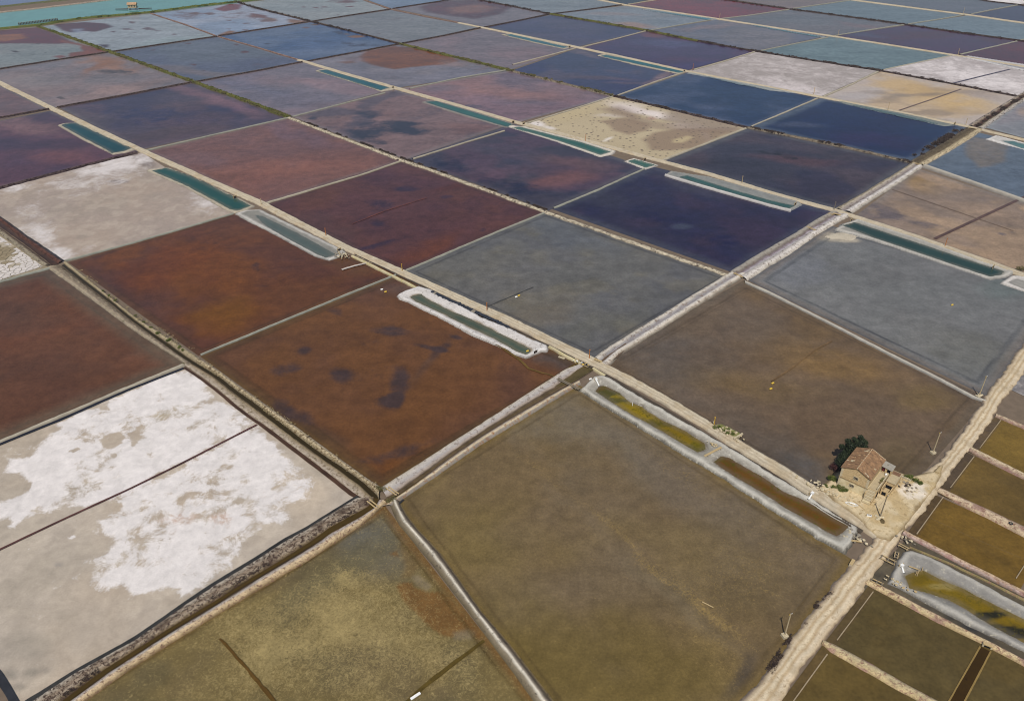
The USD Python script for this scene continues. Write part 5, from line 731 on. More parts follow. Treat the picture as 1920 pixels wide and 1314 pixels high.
# ---------------------------------------------------------------- ponds
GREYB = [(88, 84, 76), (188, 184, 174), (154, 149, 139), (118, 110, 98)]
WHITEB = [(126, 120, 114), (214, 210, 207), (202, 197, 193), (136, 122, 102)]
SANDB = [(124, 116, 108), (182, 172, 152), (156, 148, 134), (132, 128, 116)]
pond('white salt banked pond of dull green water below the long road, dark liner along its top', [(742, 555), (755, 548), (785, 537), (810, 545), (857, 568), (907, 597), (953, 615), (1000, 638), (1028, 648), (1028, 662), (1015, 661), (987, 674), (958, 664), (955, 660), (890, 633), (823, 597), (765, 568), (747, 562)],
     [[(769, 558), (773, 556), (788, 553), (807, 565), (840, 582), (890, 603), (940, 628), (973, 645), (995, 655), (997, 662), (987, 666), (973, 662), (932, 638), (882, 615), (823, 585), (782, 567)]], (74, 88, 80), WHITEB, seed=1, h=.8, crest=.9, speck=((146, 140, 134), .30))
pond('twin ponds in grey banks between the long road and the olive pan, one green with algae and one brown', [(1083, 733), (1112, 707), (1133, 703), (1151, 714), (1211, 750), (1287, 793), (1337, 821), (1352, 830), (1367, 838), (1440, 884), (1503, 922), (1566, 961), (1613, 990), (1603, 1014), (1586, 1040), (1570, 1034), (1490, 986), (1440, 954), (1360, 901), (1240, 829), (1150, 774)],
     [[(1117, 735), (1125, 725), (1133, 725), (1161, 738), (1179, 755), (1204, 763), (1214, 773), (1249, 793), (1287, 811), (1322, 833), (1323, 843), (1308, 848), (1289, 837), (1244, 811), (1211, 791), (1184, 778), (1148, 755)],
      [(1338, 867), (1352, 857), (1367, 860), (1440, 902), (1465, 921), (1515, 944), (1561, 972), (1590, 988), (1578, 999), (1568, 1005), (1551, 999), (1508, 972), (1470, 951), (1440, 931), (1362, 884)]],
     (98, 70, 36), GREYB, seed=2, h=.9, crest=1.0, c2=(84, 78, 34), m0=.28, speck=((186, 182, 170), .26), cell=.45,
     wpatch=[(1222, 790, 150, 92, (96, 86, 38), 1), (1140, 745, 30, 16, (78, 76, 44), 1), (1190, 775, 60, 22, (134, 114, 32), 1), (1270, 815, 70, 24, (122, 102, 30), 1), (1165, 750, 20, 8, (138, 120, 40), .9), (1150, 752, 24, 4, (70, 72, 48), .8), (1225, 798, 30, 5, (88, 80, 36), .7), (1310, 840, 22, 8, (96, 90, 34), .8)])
pond('algae yellow pond with grey mud banks and timber posts, bottom right', [(1661, 1095), (1672, 1068), (1678, 1050), (1690, 1035), (1705, 1031), (1745, 1045), (1800, 1073), (1920, 1137), (2010, 1183), (2010, 1270), (1920, 1224), (1815, 1177), (1731, 1131)],
     [[(1697, 1082), (1712, 1075), (1730, 1070), (1760, 1085), (1800, 1103), (1860, 1133), (1920, 1163), (2010, 1208), (2010, 1250), (1920, 1204), (1870, 1180), (1811, 1143), (1780, 1125), (1740, 1112), (1705, 1103)]],
     (120, 100, 36), [(92, 88, 82), (172, 168, 160), (138, 135, 130), (122, 114, 98)], seed=3, h=1.0, crest=1.1, c2=(92, 84, 40), m0=.25, cell=.4, speck=((172, 166, 150), .24),
     wpatch=[(1850, 1157, 36, 9, (46, 46, 40), 1), (1905, 1188, 40, 10, (44, 44, 40), 1), (1878, 1172, 30, 8, (46, 46, 40), 1), (1770, 1100, 30, 7, (150, 134, 84), .7), (1720, 1085, 20, 8, (104, 88, 36), .8), (1900, 1165, 40, 8, (132, 108, 34), .7)])
TEAL = (50, 86, 90)
def tp(label, outer, water, c=TEAL, bank=SANDB, h=.6, crest=.9, seed=4): return pond(label, outer, [water], c, bank, h=h, crest=crest, seed=seed)
tp('teal rectangular pond at the far left below the long road', [(107, 236), (118, 232), (150, 230), (256, 281), (240, 287), (212, 291), (150, 261)], [(116, 236), (122, 233), (143, 232), (245, 279), (232, 284), (212, 287.5), (155, 258)], (50, 84, 94), seed=4)
tp('longer teal pond beside the salt edged mud pan, below the long road', [(272, 320), (285, 318), (315, 314), (372, 337), (480, 387), (462, 396), (440, 402), (426, 397), (350, 354)], [(286, 321), (311, 316), (360, 333), (470, 387), (448, 395), (432, 393), (355, 351)], (54, 86, 88), seed=5)
pond('grey mud pond with a little dull water below the long road, left of the rubble heap', [(438, 402), (462, 394), (490, 393), (640, 466), (652, 474), (640, 483), (618, 490), (590, 482), (520, 444), (480, 424)], [[(480, 405), (492, 407), (560, 440), (600, 462), (628, 478), (612, 484), (596, 478), (540, 448), (500, 425)]], (86, 98, 98), [(112, 108, 104), (190, 186, 180), (132, 130, 124), (120, 120, 116)], seed=6, h=.5)
tp('teal pond with a timber sluice at its right end, in the upper left', [(590, 134), (600, 131), (614, 130), (736, 163), (742, 168), (716, 173), (660, 155)], [(597, 134), (611, 131.5), (729, 165), (714, 170.5), (660, 153)], (52, 100, 112), seed=7)
tp('long teal pond beside the middle road, left of the sluice gate', [(788, 192), (805, 189), (825, 190), (900, 212), (966, 233), (950, 241), (860, 216)], [(797, 192), (818, 191), (890, 212), (960, 234), (950, 238.5), (870, 215)], (68, 104, 106), bank=[(112, 108, 106), (140, 132, 126), (120, 116, 112), (96, 104, 106)], seed=8)
tp('long teal pond with whitish banks left of the mounded tan pan', [(950, 238), (962, 236), (985, 238), (1098, 266), (1156, 284), (1150, 290), (1126, 296), (1040, 266)], [(963, 240.5), (973, 238.5), (1090, 268), (1144, 285.5), (1126, 291.5), (1045, 264)], (64, 100, 98), bank=[(140, 134, 130), (206, 198, 186), (186, 178, 166), (150, 150, 140)], seed=9)
tp('small square teal pond at the corner of the mounded tan pan', [(1168, 303), (1188, 297), (1236, 310), (1210, 319)], [(1177, 303.5), (1189, 299.5), (1228, 310.5), (1211, 315.5)], (66, 102, 98), bank=[(140, 134, 130), (210, 202, 192), (190, 182, 170), (150, 150, 140)], seed=10)
tp('short teal pond beside the upper road, left of the far whitish pan', [(1117, 105), (1140, 101), (1220, 118), (1290, 135), (1272, 140), (1190, 123)], [(1126, 106), (1137, 104), (1220, 120.5), (1284, 135), (1273, 137.5), (1195, 121)], (56, 108, 120), seed=11)
tp('thin far teal pond beside the upper road', [(938, 66), (952, 64), (1010, 74), (1072, 90), (1058, 93), (1000, 81)], [(945, 66), (960, 65.5), (1010, 77), (1066, 89.5), (1056, 91), (1005, 80)], (64, 112, 126), seed=12)
tp('thin far teal pond beside the uppermost road', [(1200, 18.5), (1215, 17.5), (1280, 27.5), (1348, 37), (1335, 39), (1270, 30)], [(1207, 19), (1280, 29), (1341, 37.5), (1330, 38.3), (1270, 29.2)], (84, 128, 142), bank=[(120, 130, 140), (140, 140, 140), (120, 130, 136), (110, 126, 134)], seed=13)
tp('thin far teal pond along the uppermost road, right part', [(1398, 46), (1420, 48), (1500, 62), (1552, 70), (1540, 71.5), (1480, 62)], [(1404, 47.5), (1420, 49.5), (1500, 63.3), (1546, 70), (1530, 69.6), (1480, 61.3)], (84, 128, 142), bank=[(120, 130, 140), (140, 140, 140), (120, 130, 136), (110, 126, 134)], seed=14)
pond('pale half dry strip pond below the far whitish pan', [(1284, 138), (1300, 135), (1450, 165), (1515, 179), (1440, 170), (1340, 148)], [[(1310, 141), (1400, 160), (1440, 170), (1380, 158)]], (116, 130, 138), [(120, 124, 126), (150, 150, 146), (136, 142, 142), (120, 130, 134)], seed=15, h=.4)
pond('greenish half dry strip pond along the upper road near the scrubby canal', [(1562, 187), (1585, 189), (1700, 213), (1795, 236), (1770, 238), (1640, 209), (1580, 195)], [[(1590, 196), (1680, 214), (1765, 235), (1690, 220)]], (92, 112, 118), [(100, 110, 114), (130, 130, 124), (112, 120, 118), (98, 112, 114)], seed=16, h=.4)
pond('teal pond with bright white bank, right of the small square teal pond', [(1245, 328), (1258, 321), (1330, 332), (1420, 357), (1500, 379), (1506, 385), (1482, 397), (1440, 387), (1330, 355), (1252, 332)], [[(1274, 333), (1288, 330), (1370, 356), (1440, 376), (1490, 387), (1478, 392), (1440, 382), (1350, 357)]], (58, 92, 94), [(120, 120, 122), (150, 148, 142), (128, 130, 128), (120, 122, 118)], seed=17, h=.6)
e = ([(1247, 328), (1330, 352), (1440, 384), (1484, 394.5)], [(1246, 331), (1328, 355.5), (1440, 387.5), (1482, 398)])
tag(ribbon('salt_edge', e[0], e[1], flat_top(.8), [(0, (150, 148, 146)), (.4, (214, 208, 204)), (1, (150, 148, 148))], jag=.4), 'bright white salty edge below the teal pond right of the small square one', 'salt edge', kind='structure')
pond('long dull teal pond right of the canal crossing, below the middle road', [(1562, 432), (1580, 420), (1606, 411), (1720, 447), (1840, 490), (1908, 512), (1886, 522), (1858, 526), (1750, 490), (1630, 450), (1580, 438)], [[(1581, 424), (1601, 417.5), (1720, 457), (1800, 484), (1881, 510), (1876, 516), (1857, 520), (1750, 484), (1640, 447)]], (54, 74, 76), [(120, 118, 116), (184, 180, 172), (150, 147, 140), (130, 128, 120)], seed=18, h=.7)
pond('white banked pond with a patch of teal at the right edge, below the small mauve pan', [(1846, 262), (1866, 254), (1920, 268), (2010, 292), (2010, 310), (1920, 282), (1880, 272)], [[(1878, 265), (1900, 266), (1990, 290), (1985, 296), (1915, 279)]], (86, 120, 124), [(150, 148, 146), (210, 206, 202), (186, 182, 178), (150, 150, 146)], seed=19, h=.6)
pond('pale grey basin at the right edge below the tan orange pan', [(1872, 532), (1896, 516), (1922, 519), (2000, 552), (1990, 575), (1920, 548)], [[(1892, 530), (1905, 524), (1930, 532), (1975, 552), (1960, 556), (1915, 541)]], (148, 146, 142), [(140, 136, 132), (206, 200, 194), (176, 172, 168), (150, 146, 142)], seed=20, h=.6, wmat='earth')
pond('salty whitish strip at the right edge below the far tan road end', [(1798, 107), (1815, 105), (1920, 121), (2010, 138), (1990, 146), (1920, 134)], [[(1850, 116), (1920, 127), (1980, 138), (1920, 130)]], (150, 152, 160), [(170, 168, 168), (200, 196, 194), (180, 178, 178), (160, 160, 164)], seed=21, h=.5)

# ---------------------------------------------------------------- yard of the house and made ground
def yard_z(P, d): return np.where(d < 0, -.2, -.2 + .98 * ss(d, -.3, 1.0)) + .05 * (fb(P, 1.4, 5, 3) - .5)
def yard_c(P, d, z):
    n = fb(P, 4, 6, 4); c = np.tile(A(204, 186, 152), (len(P), 1)); a = ss(n, .5, .62)[:, None]; c = c * (1 - a) + A(190, 168, 128) * a
    px = plan(P); w = np.clip(1 - np.hypot((px[:, 0] - 1712) / 36, (px[:, 1] - 926) / 20) + (fb(P, 2, 7, 3) - .5) * .8, 0, 1); w = ss(w, .1, .4)[:, None]; c = c * (1 - w) + A(222, 210, 192) * w
    r = (1 - ss(d + (n - .5) * 2, .3, 1.4))[:, None]; c = c * (1 - r) + A(136, 118, 88) * r
    return c * (.88 + .24 * fb(P, 1.5, 8, 4))[:, None]
yd = patch('yard', [(1528, 918), (1545, 906), (1560, 890), (1572, 876), (1598, 868), (1636, 872), (1668, 884), (1690, 888), (1709, 893), (1745, 884), (1758, 872), (1772, 872), (1764, 905), (1730, 950), (1700, 990), (1670, 1020), (1640, 1012), (1600, 972), (1560, 944)], yard_z, yard_c, cell=.45, speck=((150, 128, 90), .30))
tag(yd, 'sandy yard round the stone house where the two dirt roads meet', 'yard', kind='structure')
def isl_c(P, d, z):
    c = np.tile(A(150, 140, 110), (len(P), 1)); a = ss(fb(P, 2.2, 9, 3), .45, .6)[:, None]; return c * (1 - a) + A(120, 122, 70) * a
il = patch('islet', [(1340, 796), (1352, 795), (1366, 800), (1380, 808), (1391, 814), (1386, 824), (1376, 826), (1356, 815)], yard_z, isl_c, cell=.4, speck=((180, 170, 140), .3)); tag(il, 'small weedy rubble islet on the far side of the long road, beside a post', 'islet', kind='structure')
sl = patch('salt_bar', [(1548, 444), (1562, 438), (1590, 436), (1608, 443), (1594, 452), (1570, 447), (1556, 447)], lambda P, d: np.where(d < 0, 0, .12 + .15 * ss(d, 0, .8)), lambda P, d, z: np.tile(A(184, 174, 156), (len(P), 1)) * (.88 + .24 * fb(P, 2, 3, 3))[:, None]); tag(sl, 'flat beige mud bar at the corner of the wide grey pan', 'mud bar', kind='structure')
# ---------------------------------------------------------------- mesh helpers for things
rng = np.random.default_rng(7)
def box(c, s, rz=0.0, tilt=None):
    b = trimesh.creation.box(extents=s)
    if tilt is not None: b.apply_transform(trimesh.transformations.euler_matrix(*tilt))
    b.apply_transform(trimesh.transformations.rotation_matrix(math.radians(rz), [0, 0, 1])); b.apply_translation(c); return b
def rod(p0, p1, r0, r1=None, n=8):
    p0, p1 = np.array(p0, float), np.array(p1, float); r1 = r0 if r1 is None else r1
    d = p1 - p0; L = np.linalg.norm(d); d /= L
    a = np.cross(d, [0, 0, 1.0] if abs(d[2]) < .9 else [1.0, 0, 0]); a /= np.linalg.norm(a); b = np.cross(d, a)
    t = np.arange(n) * 2 * np.pi / n; c = np.cos(t)[:, None] * a + np.sin(t)[:, None] * b
    v = np.vstack([p0 + c * r0, p1 + c * r1, p0[None], p1[None]]); i = np.arange(n); j = (i + 1) % n
    f = np.vstack([np.stack([i, j, n + j], 1), np.stack([i, n + j, n + i], 1), np.stack([np.full(n, 2 * n), j, i], 1), np.stack([np.full(n, 2 * n + 1), n + i, n + j], 1)])
    return trimesh.Trimesh(v, f, process=False)
def tube_path(pts, r, n=6):
    return cat([rod(pts[i], pts[i + 1], r, r, n) for i in range(len(pts) - 1)])
def cat(ms): return trimesh.util.concatenate(ms)
def stone(s, seed, flat=.7):
    m = trimesh.creation.icosphere(1, 1.0); v = m.vertices.copy()
    v *= (0.72 + 0.55 * meshkit.noise(v * 1.7 + seed * 3.1, seed))[:, None]; v[:, 2] *= flat; m.vertices = v * np.array([s, s * .8, s]); return m
def leaves(n, centres, radii, size, seed, flat=1.0, loose=1.0):
    """Leaf clumps: small tilted two triangle leaves scattered near the surface and inside of several lobes."""
    r = np.random.default_rng(seed); k = r.integers(0, len(centres), n); c = np.array(centres, float)[k]; R = np.array(radii, float)[k]
    d = r.normal(size=(n, 3)); d /= np.linalg.norm(d, axis=1)[:, None]; d[:, 2] *= flat
    p = c + d * (R * r.uniform(.45, 1.08, n) ** .7)[:, None] + r.normal(size=(n, 3)) * (loose * .16 * R)[:, None]
    a = r.normal(size=(n, 3)); a[:, 2] *= .6; a /= np.linalg.norm(a, axis=1)[:, None]; b = np.cross(a, d + .4 * r.normal(size=(n, 3))); b /= np.linalg.norm(b, axis=1)[:, None] + 1e-9
    s = (size * r.uniform(.5, 1.3, n))[:, None]
    v = np.stack([p - a * s, p + b * s * .55, p + a * s, p - b * s * .55], 1).reshape(-1, 3); i = np.arange(n) * 4
    return v, np.vstack([np.stack([i, i + 1, i + 2], 1), np.stack([i, i + 2, i + 3], 1)])
def at(u, v, z=0.0): return np.r_[G(np.array([u, v], float), z), z]

# ---------------------------------------------------------------- the stone house
HX, HY, HZ, HR = 88.8, 153.4, 0.74, -41.5
house = thing('stone_house', 'two storey stone house with worn red tiled gable roof on the sandy yard', 'house', (HX, HY, HZ), HR)
W2, Y0, Y1, EA, RI, MID = 3.5, -4.65, 5.2, 5.85, 7.3, 2.85
def gable_prism(y0, y1, z0, zE, zR, w):
    v = np.array([[-w, y0, z0], [w, y0, z0], [w, y0, zE], [0, y0, zR], [-w, y0, zE], [-w, y1, z0], [w, y1, z0], [w, y1, zE], [0, y1, zR], [-w, y1, zE]], float)
    f = [[0, 1, 2], [0, 2, 4], [4, 2, 3], [6, 5, 9], [6, 9, 7], [7, 9, 8], [1, 6, 7], [1, 7, 2], [5, 0, 4], [5, 4, 9], [2, 7, 8], [2, 8, 3], [4, 3, 8], [4, 8, 9]]
    return trimesh.Trimesh(v, f, process=False)
# lower storey, slightly battered
lw = box((0, (Y0 + Y1) / 2, (MID - .3) / 2), (2 * W2 + .16, Y1 - Y0 + .16, MID + .3)); obj('lower_wall', lw, 'house_lower', house)
obj('upper_wall', gable_prism(Y0, Y1, MID + .002, EA, RI, W2), 'house_upper', house)
obj('string_course', cat([box((0, Y0 - .1, MID), (2 * W2 + .4, .16, .14)), box((-W2 - .12, .28, MID), (.16, Y1 - Y0 + .2, .14))]), 'stone_trim', house)
# quoins at the visible corners
qs = []
for sx in (-1, 1):
    for i in range(14): qs.append(box((sx * (W2 - (.22 if i % 2 else .32) + .045), Y0 - (.10 if i < 7 else .02), .2 + i * .41), ((.44 if i % 2 else .64), .06, .36)))
for b in qs: obj('quoin_stone', b, 'pale_stone', house)
# roof slopes of barrel tiles, a seam part way along the near slope
def slope(side, y0, y1, lift, seed):
    n, k = int((y1 - y0) / .14), 15; y = np.linspace(y0, y1, n); t = np.linspace(0, 1.09, k)
    Yg, T = np.meshgrid(y, t, indexing='ij'); x = side * T * W2 * 1.0; z = RI + .10 + lift - T * (RI - EA)
    z = z + .05 * np.abs(np.sin(Yg * math.pi / .28)) + (fb(np.stack([Yg, T * 4], -1), .7, seed, 3) - .5) * .14 - .12 * np.exp(-((Yg - .8) / 2.6) ** 2) * np.sin(np.clip(T, 0, 1) * 3.14)
    z = z + .03 * ((T * 10) % 1.0)
    v = np.stack([x, Yg, z], -1).reshape(-1, 3); f = grid_faces(n, k); f = f if side > 0 else f[:, ::-1]
    top = trimesh.Trimesh(v, f, process=False); v2 = v - [0, 0, .12]; bot = trimesh.Trimesh(v2, f[:, ::-1], process=False)
    rim = []
    idx = np.arange(n * k).reshape(n, k)
    for loop in (idx[0], idx[-1], idx[:, -1]):
        for a, b in zip(loop[:-1], loop[1:]): rim += [[a, b, n * k + b], [a, n * k + b, n * k + a], [a, n * k + b, b], [a, n * k + a, n * k + b]]
    sk = trimesh.Trimesh(np.vstack([v, v2]), rim, process=False)
    return cat([top, bot, sk])
roof = thing_roof = obj('roof', cat([slope(-1, Y0 - .28, Y1 + .25, 0, 11), slope(1, Y0 - .28, .2, .10, 12), slope(1, .2, Y1 + .25, 0, 13)]), 'roof_tile', house)
rt = []
for i in range(30): rt.append(trimesh.creation.capsule(height=.22, radius=.11, count=[6, 8]).apply_transform(trimesh.transformations.rotation_matrix(math.pi / 2, [1, 0, 0])).apply_translation((rng.normal(0, .03), Y0 - .15 + i * .345, RI + .2 + rng.normal(0, .02))))
for i, m in enumerate(rt): obj('ridge_tile', m, 'roof_tile_pale' if i % 3 else 'pale_stone', roof)
for k in range(46):       # loose and replaced tiles
    sd = 1 if rng.random() < .55 else -1; t = rng.uniform(.06, 1.0); y = rng.uniform(Y0, Y1)
    b = trimesh.creation.capsule(height=.34, radius=.12, count=[6, 8]); b.apply_transform(trimesh.transformations.rotation_matrix(math.pi / 2, [0, 1, 0])); b.apply_transform(trimesh.transformations.rotation_matrix(sd * math.atan2(RI - EA, W2), [0, 1, 0]))
    b.apply_translation((sd * t * W2, y, RI + .17 - t * (RI - EA) + (.1 if sd > 0 and y < .2 else 0))); obj('loose_tile', b, ('roof_tile_pale', 'roof_tile_dark', 'roof_tile', 'pale_stone')[k % 4], roof)
for k in range(9): obj('roof_stone', stone(.16, 60 + k).apply_translation((.35 + k * .4, Y1 + .12, RI + .14 - (.35 + k * .4) / W2 * (RI - EA))), 'pale_stone', roof)
# windows of the gable
for nm, x, z in (('upper', .35, 4.35), ('lower', -.1, 1.75)):
    yf = Y0 - (.03 if z > MID else .11)
    w = obj('window', cat([box((x, yf, z + .47), (1.25, .12, .12)), box((x, yf, z - .47), (1.3, .18, .12)), box((x - .58, yf, z), (.11, .12, .82)), box((x + .58, yf, z), (.11, .12, .82))]), 'pale_stone', house)
    obj('pane', box((x, yf + .01, z), (1.06, .05, .83)), 'dark_opening', w)
    for b in (-.34, 0, .34): obj('bar', box((x + b, yf - .04, z), (.14, .05, .82)), 'window_bar', w)
# terrace on the right hand side
tw = box((4.6, .1, MID / 2 - .15), (2.2, 7.9, MID + .12)); obj('terrace', tw, 'house_upper', house)
obj('terrace_floor', box((4.6, .1, MID - .06), (2.18, 7.88, .10)), 'concrete', house)
for a, b in (((5.6, -3.7), (5.6, -1.0)), ((5.6, .2), (5.6, 3.9))): obj('parapet', box(((a[0] + b[0]) / 2, (a[1] + b[1]) / 2, MID + .3), (.24, b[1] - a[1], .62)), 'pale_stone', house)
ar = trimesh.util.concatenate([box((5.72, -2.9, .65), (.06, 1.2, 1.3)), trimesh.creation.cylinder(.6, .06, sections=20).apply_transform(trimesh.transformations.rotation_matrix(math.pi / 2, [0, 1, 0])).apply_translation((5.72, -2.9, 1.3))]); obj('archway', ar, 'dark_opening', house)
st = obj('stair', box((4.55, -5.3, .3), (1.98, 2.8, .62)), 'house_lower', house)
for i in range(11):
    zt = MID - .02 - (i + 1) * .235; y = -3.95 - i * .28
    obj('step', box((4.55, y, zt / 2 - .15), (1.9, .278, zt + .3)), 'pale_stone' if i % 2 else 'concrete', st)
obj('stair_wall', cat([box((3.52, -4.7, 1.0), (.2, 1.5, 2.3)), box((5.6, -4.55, .9), (.22, 1.3, 2.1)), box((5.6, -5.8, .5), (.22, 1.3, 1.2))]), 'house_upper', st)
# lean to at the back of the terrace
obj('lean_to_wall', cat([box((4.8, 6.45, 2.0), (2.5, .25, 4.3)), box((5.95, 5.3, 2.0), (.25, 2.3, 4.1)), box((4.75, 4.3, MID + .55), (.5, .22, 1.15)), box((4.85, 5.3, MID / 2), (2.2, 2.0, MID))]), 'house_upper', house)
obj('dark_interior', box((4.75, 4.75, MID + .66), (2.2, .1, 1.26)), 'dark_opening', house); obj('red_door', box((4.05, 4.55, MID + .62), (.5, .08, 1.2)), 'dark_red_door', house)
sh = []
for i in range(14): sh.append(box((4.85, 4.1 + .1 + i * .19, 4.36 + (.03 if i % 2 else 0)), (2.75, .19, .05), 0, (0, .12, 0)))
lt = obj('sheet_roof', cat(sh), 'grey_sheet', house)
obj('roof_stone', stone(.2, 5).apply_translation((4.6, 5.6, 4.5)), 'grey_stone', lt)
# annexe
ax = obj('annexe_wall', cat([box((7.08, 7.0, 1.05), (2.1, .25, 2.4)), box((8.0, 4.6, 1.05), (.25, 4.8, 2.4)), box((7.05, 2.2, 1.75), (2.1, .22, 1.0)), box((6.05, 3.0, 1.05), (.25, 8.0, 2.3)), box((7.85, .6, .5), (.22, 3.0, 1.2)), box((6.9, -1.0, .7), (1.9, .25, 1.6))]), 'house_upper', house)
obj('annexe_roof', box((7.05, 4.6, 2.36), (2.35, 5.3, .2)), 'concrete', house)
obj('annexe_patch', box((7.0, 6.3, 2.478), (1.9, 1.5, .03)), 'roof_tile_dark', house)
obj('annexe_opening', cat([box((7.0, 2.28, .72), (1.7, .1, 1.0)), box((6.8, -1.16, .75), (1.0, .06, .9))]), 'dark_opening', house)
obj('water_tank', trimesh.creation.capsule(height=.25, radius=.32, count=[12, 12]).apply_translation((5.2, 3.3, MID + .3)), 'white_plastic', house)
obj('flower_pot', cat([trimesh.creation.cylinder(.18, .35, sections=10).apply_translation((5.2, -.6 + .9 * i, MID + .18)) for i in range(3)]), 'roof_tile', house)
obj('pot_plant', leaves(160, [(5.2, -.6 + .9 * i, MID + .55) for i in range(3)], [.3, .35, .25], .10, 31), 'leaf_green', house, smooth=False)
def H(x, y, z=0.0):
    a = math.radians(HR); return np.array([HX + x * math.cos(a) - y * math.sin(a), HY + x * math.sin(a) + y * math.cos(a), HZ + z])

# ---------------------------------------------------------------- trees and shrubs
def tree(name, label, base, h, crown, n, leafm, seed, size=.26, cat_='tree', trunk_r=.22):
    t = thing(name, label, cat_, base)
    cs = [c for c, r in crown]; rs = [r for c, r in crown]
    tr = [rod((0, 0, -.3), (0.1, 0, h * .35), trunk_r, trunk_r * .8)]
    for c in cs: tr.append(rod((.1, 0, h * .33), np.array(c) * np.array([.8, .8, .95]), trunk_r * .55, .04, 6))
    obj('trunk', cat(tr), 'dark_wood', t); obj('crown', leaves(n, cs, rs, size, seed, .85), leafm, t, smooth=False); return t
_tr = np.random.default_rng(21)
tree('tree', 'dark green bushy tree behind the stone house', (89.6, 161.3, .2), 8.4, [((x + _tr.normal(0, .2), y, z), r * .92) for x, y, z, r in [(-1.3, .3, 4.6, 1.25), (.2, -.6, 4.0, 1.2), (1.6, .1, 4.8, 1.2), (-2.2, -.2, 3.6, 1.0), (2.6, -.3, 5.4, .95), (-1.0, .2, 6.1, 1.05), (-1.7, .1, 7.2, .75), (.9, .2, 6.4, 1.15), (1.5, .3, 7.6, .85), (.9, .2, 8.5, .6), (2.5, .2, 6.7, .75), (-.2, .5, 5.6, 1.1), (-2.7, .3, 5.3, .7), (1.3, -1.2, 3.6, 1.0), (-.9, .1, 8.0, .5), (3.2, 0, 4.4, .6), (0.2, .2, 7.2, .8)]], 7600, 'leaf_dark', 3, .26)
tree('tree', 'lower dark tree at the left back corner of the stone house', (86.6, 158.7, .2), 4.6, [((-.6, 0, 2.7), 1.3), ((.6, .4, 3.4), 1.3), ((-.3, -1.2, 2.0), 1.2), ((.3, 1.3, 3.0), 1.2)], 3600, 'leaf_dark', 4, .2, trunk_r=.14)
tree('shrub', 'dry reddish shrub left of the house wall', (84.7, 158.4, .1), 2.4, [((0, 0, 1.2), .9), ((-.5, .5, .9), .8), ((.3, -.7, .8), .7)], 900, 'scrub_red', 5, .16, 'shrub', .06)
tree('shrub', 'bright green shrub at the left front corner of the house', (82.4, 154.2, .5), 1.7, [((0, 0, .8), .75), ((.5, -.4, .6), .65), ((-.5, .3, .6), .6)], 900, 'leaf_green', 6, .14, 'shrub', .05)
tree('shrub', 'low yellow green shrub in front of the house gable', (83.2, 151.4, .6), .8, [((0, 0, .3), .6), ((.8, -.7, .25), .6), ((1.5, -1.3, .2), .5)], 700, 'leaf_green', 7, .13, 'shrub', .04)
tree('shrub', 'green shrub on the rubble right of the house', (102.6, 154.2, .6), 1.4, [((0, 0, .6), .9), ((1.1, -.8, .5), .8), ((-.9, .5, .5), .7), ((1.8, -1.8, .4), .6)], 1300, 'leaf_green', 8, .15, 'shrub', .05)
sb = tree('shrub', 'small green shrub on the stony bank of the main canal', at(296, 626, .75), .8, [((0, 0, .35), .5), ((.45, .2, .3), .4), ((-.4, .15, .3), .42)], 360, 'leaf_green', 9, .12, 'shrub', .04)
sb.SetCustomDataByKey('group', 'small green shrubs on the stony bank of the main canal')
for i, (u, v, s) in enumerate([(283, 615, .8), (317, 639, 1.15), (337, 652, 1.0), (343, 657, .8), (270, 604, .7), (254, 592, .7), (216, 564, .9), (204, 555, .8), (193, 546, .7)]): dup(sb, at(u, v, .75), 40 * i, scale=(s, s, s))
sb2 = tree('shrub', 'olive shrub by the footbridges where the canals meet', at(713, 917, .8), .8, [((0, 0, .25), .8), ((.9, -.2, .25), .7), ((-.7, .3, .25), .6)], 500, 'leaf_olive', 10, .13, 'shrub', .04)
sb3 = dup(sb2, at(733, 938, .7), 60, label='olive shrub at the upper end of the bright white crested bank'); 
sb4 = tree('shrub', 'green weeds on the rubble islet beside the long road', at(1356, 808, .7), .6, [((-2.0, 1.4, .25), .6), ((0, 0, .25), .5), ((1.4, .3, .25), .6), ((2.4, -1.5, .25), .6), ((.8, -1.3, .25), .5), ((-.8, 1.6, .3), .5)], 1100, 'leaf_green', 12, .13, 'shrub', .04)
dup(sb2, at(1914, 505, .7), 10, label='green shrub on the verge of the middle road at the right edge', scale=(1.3, 1.3, 1.4))

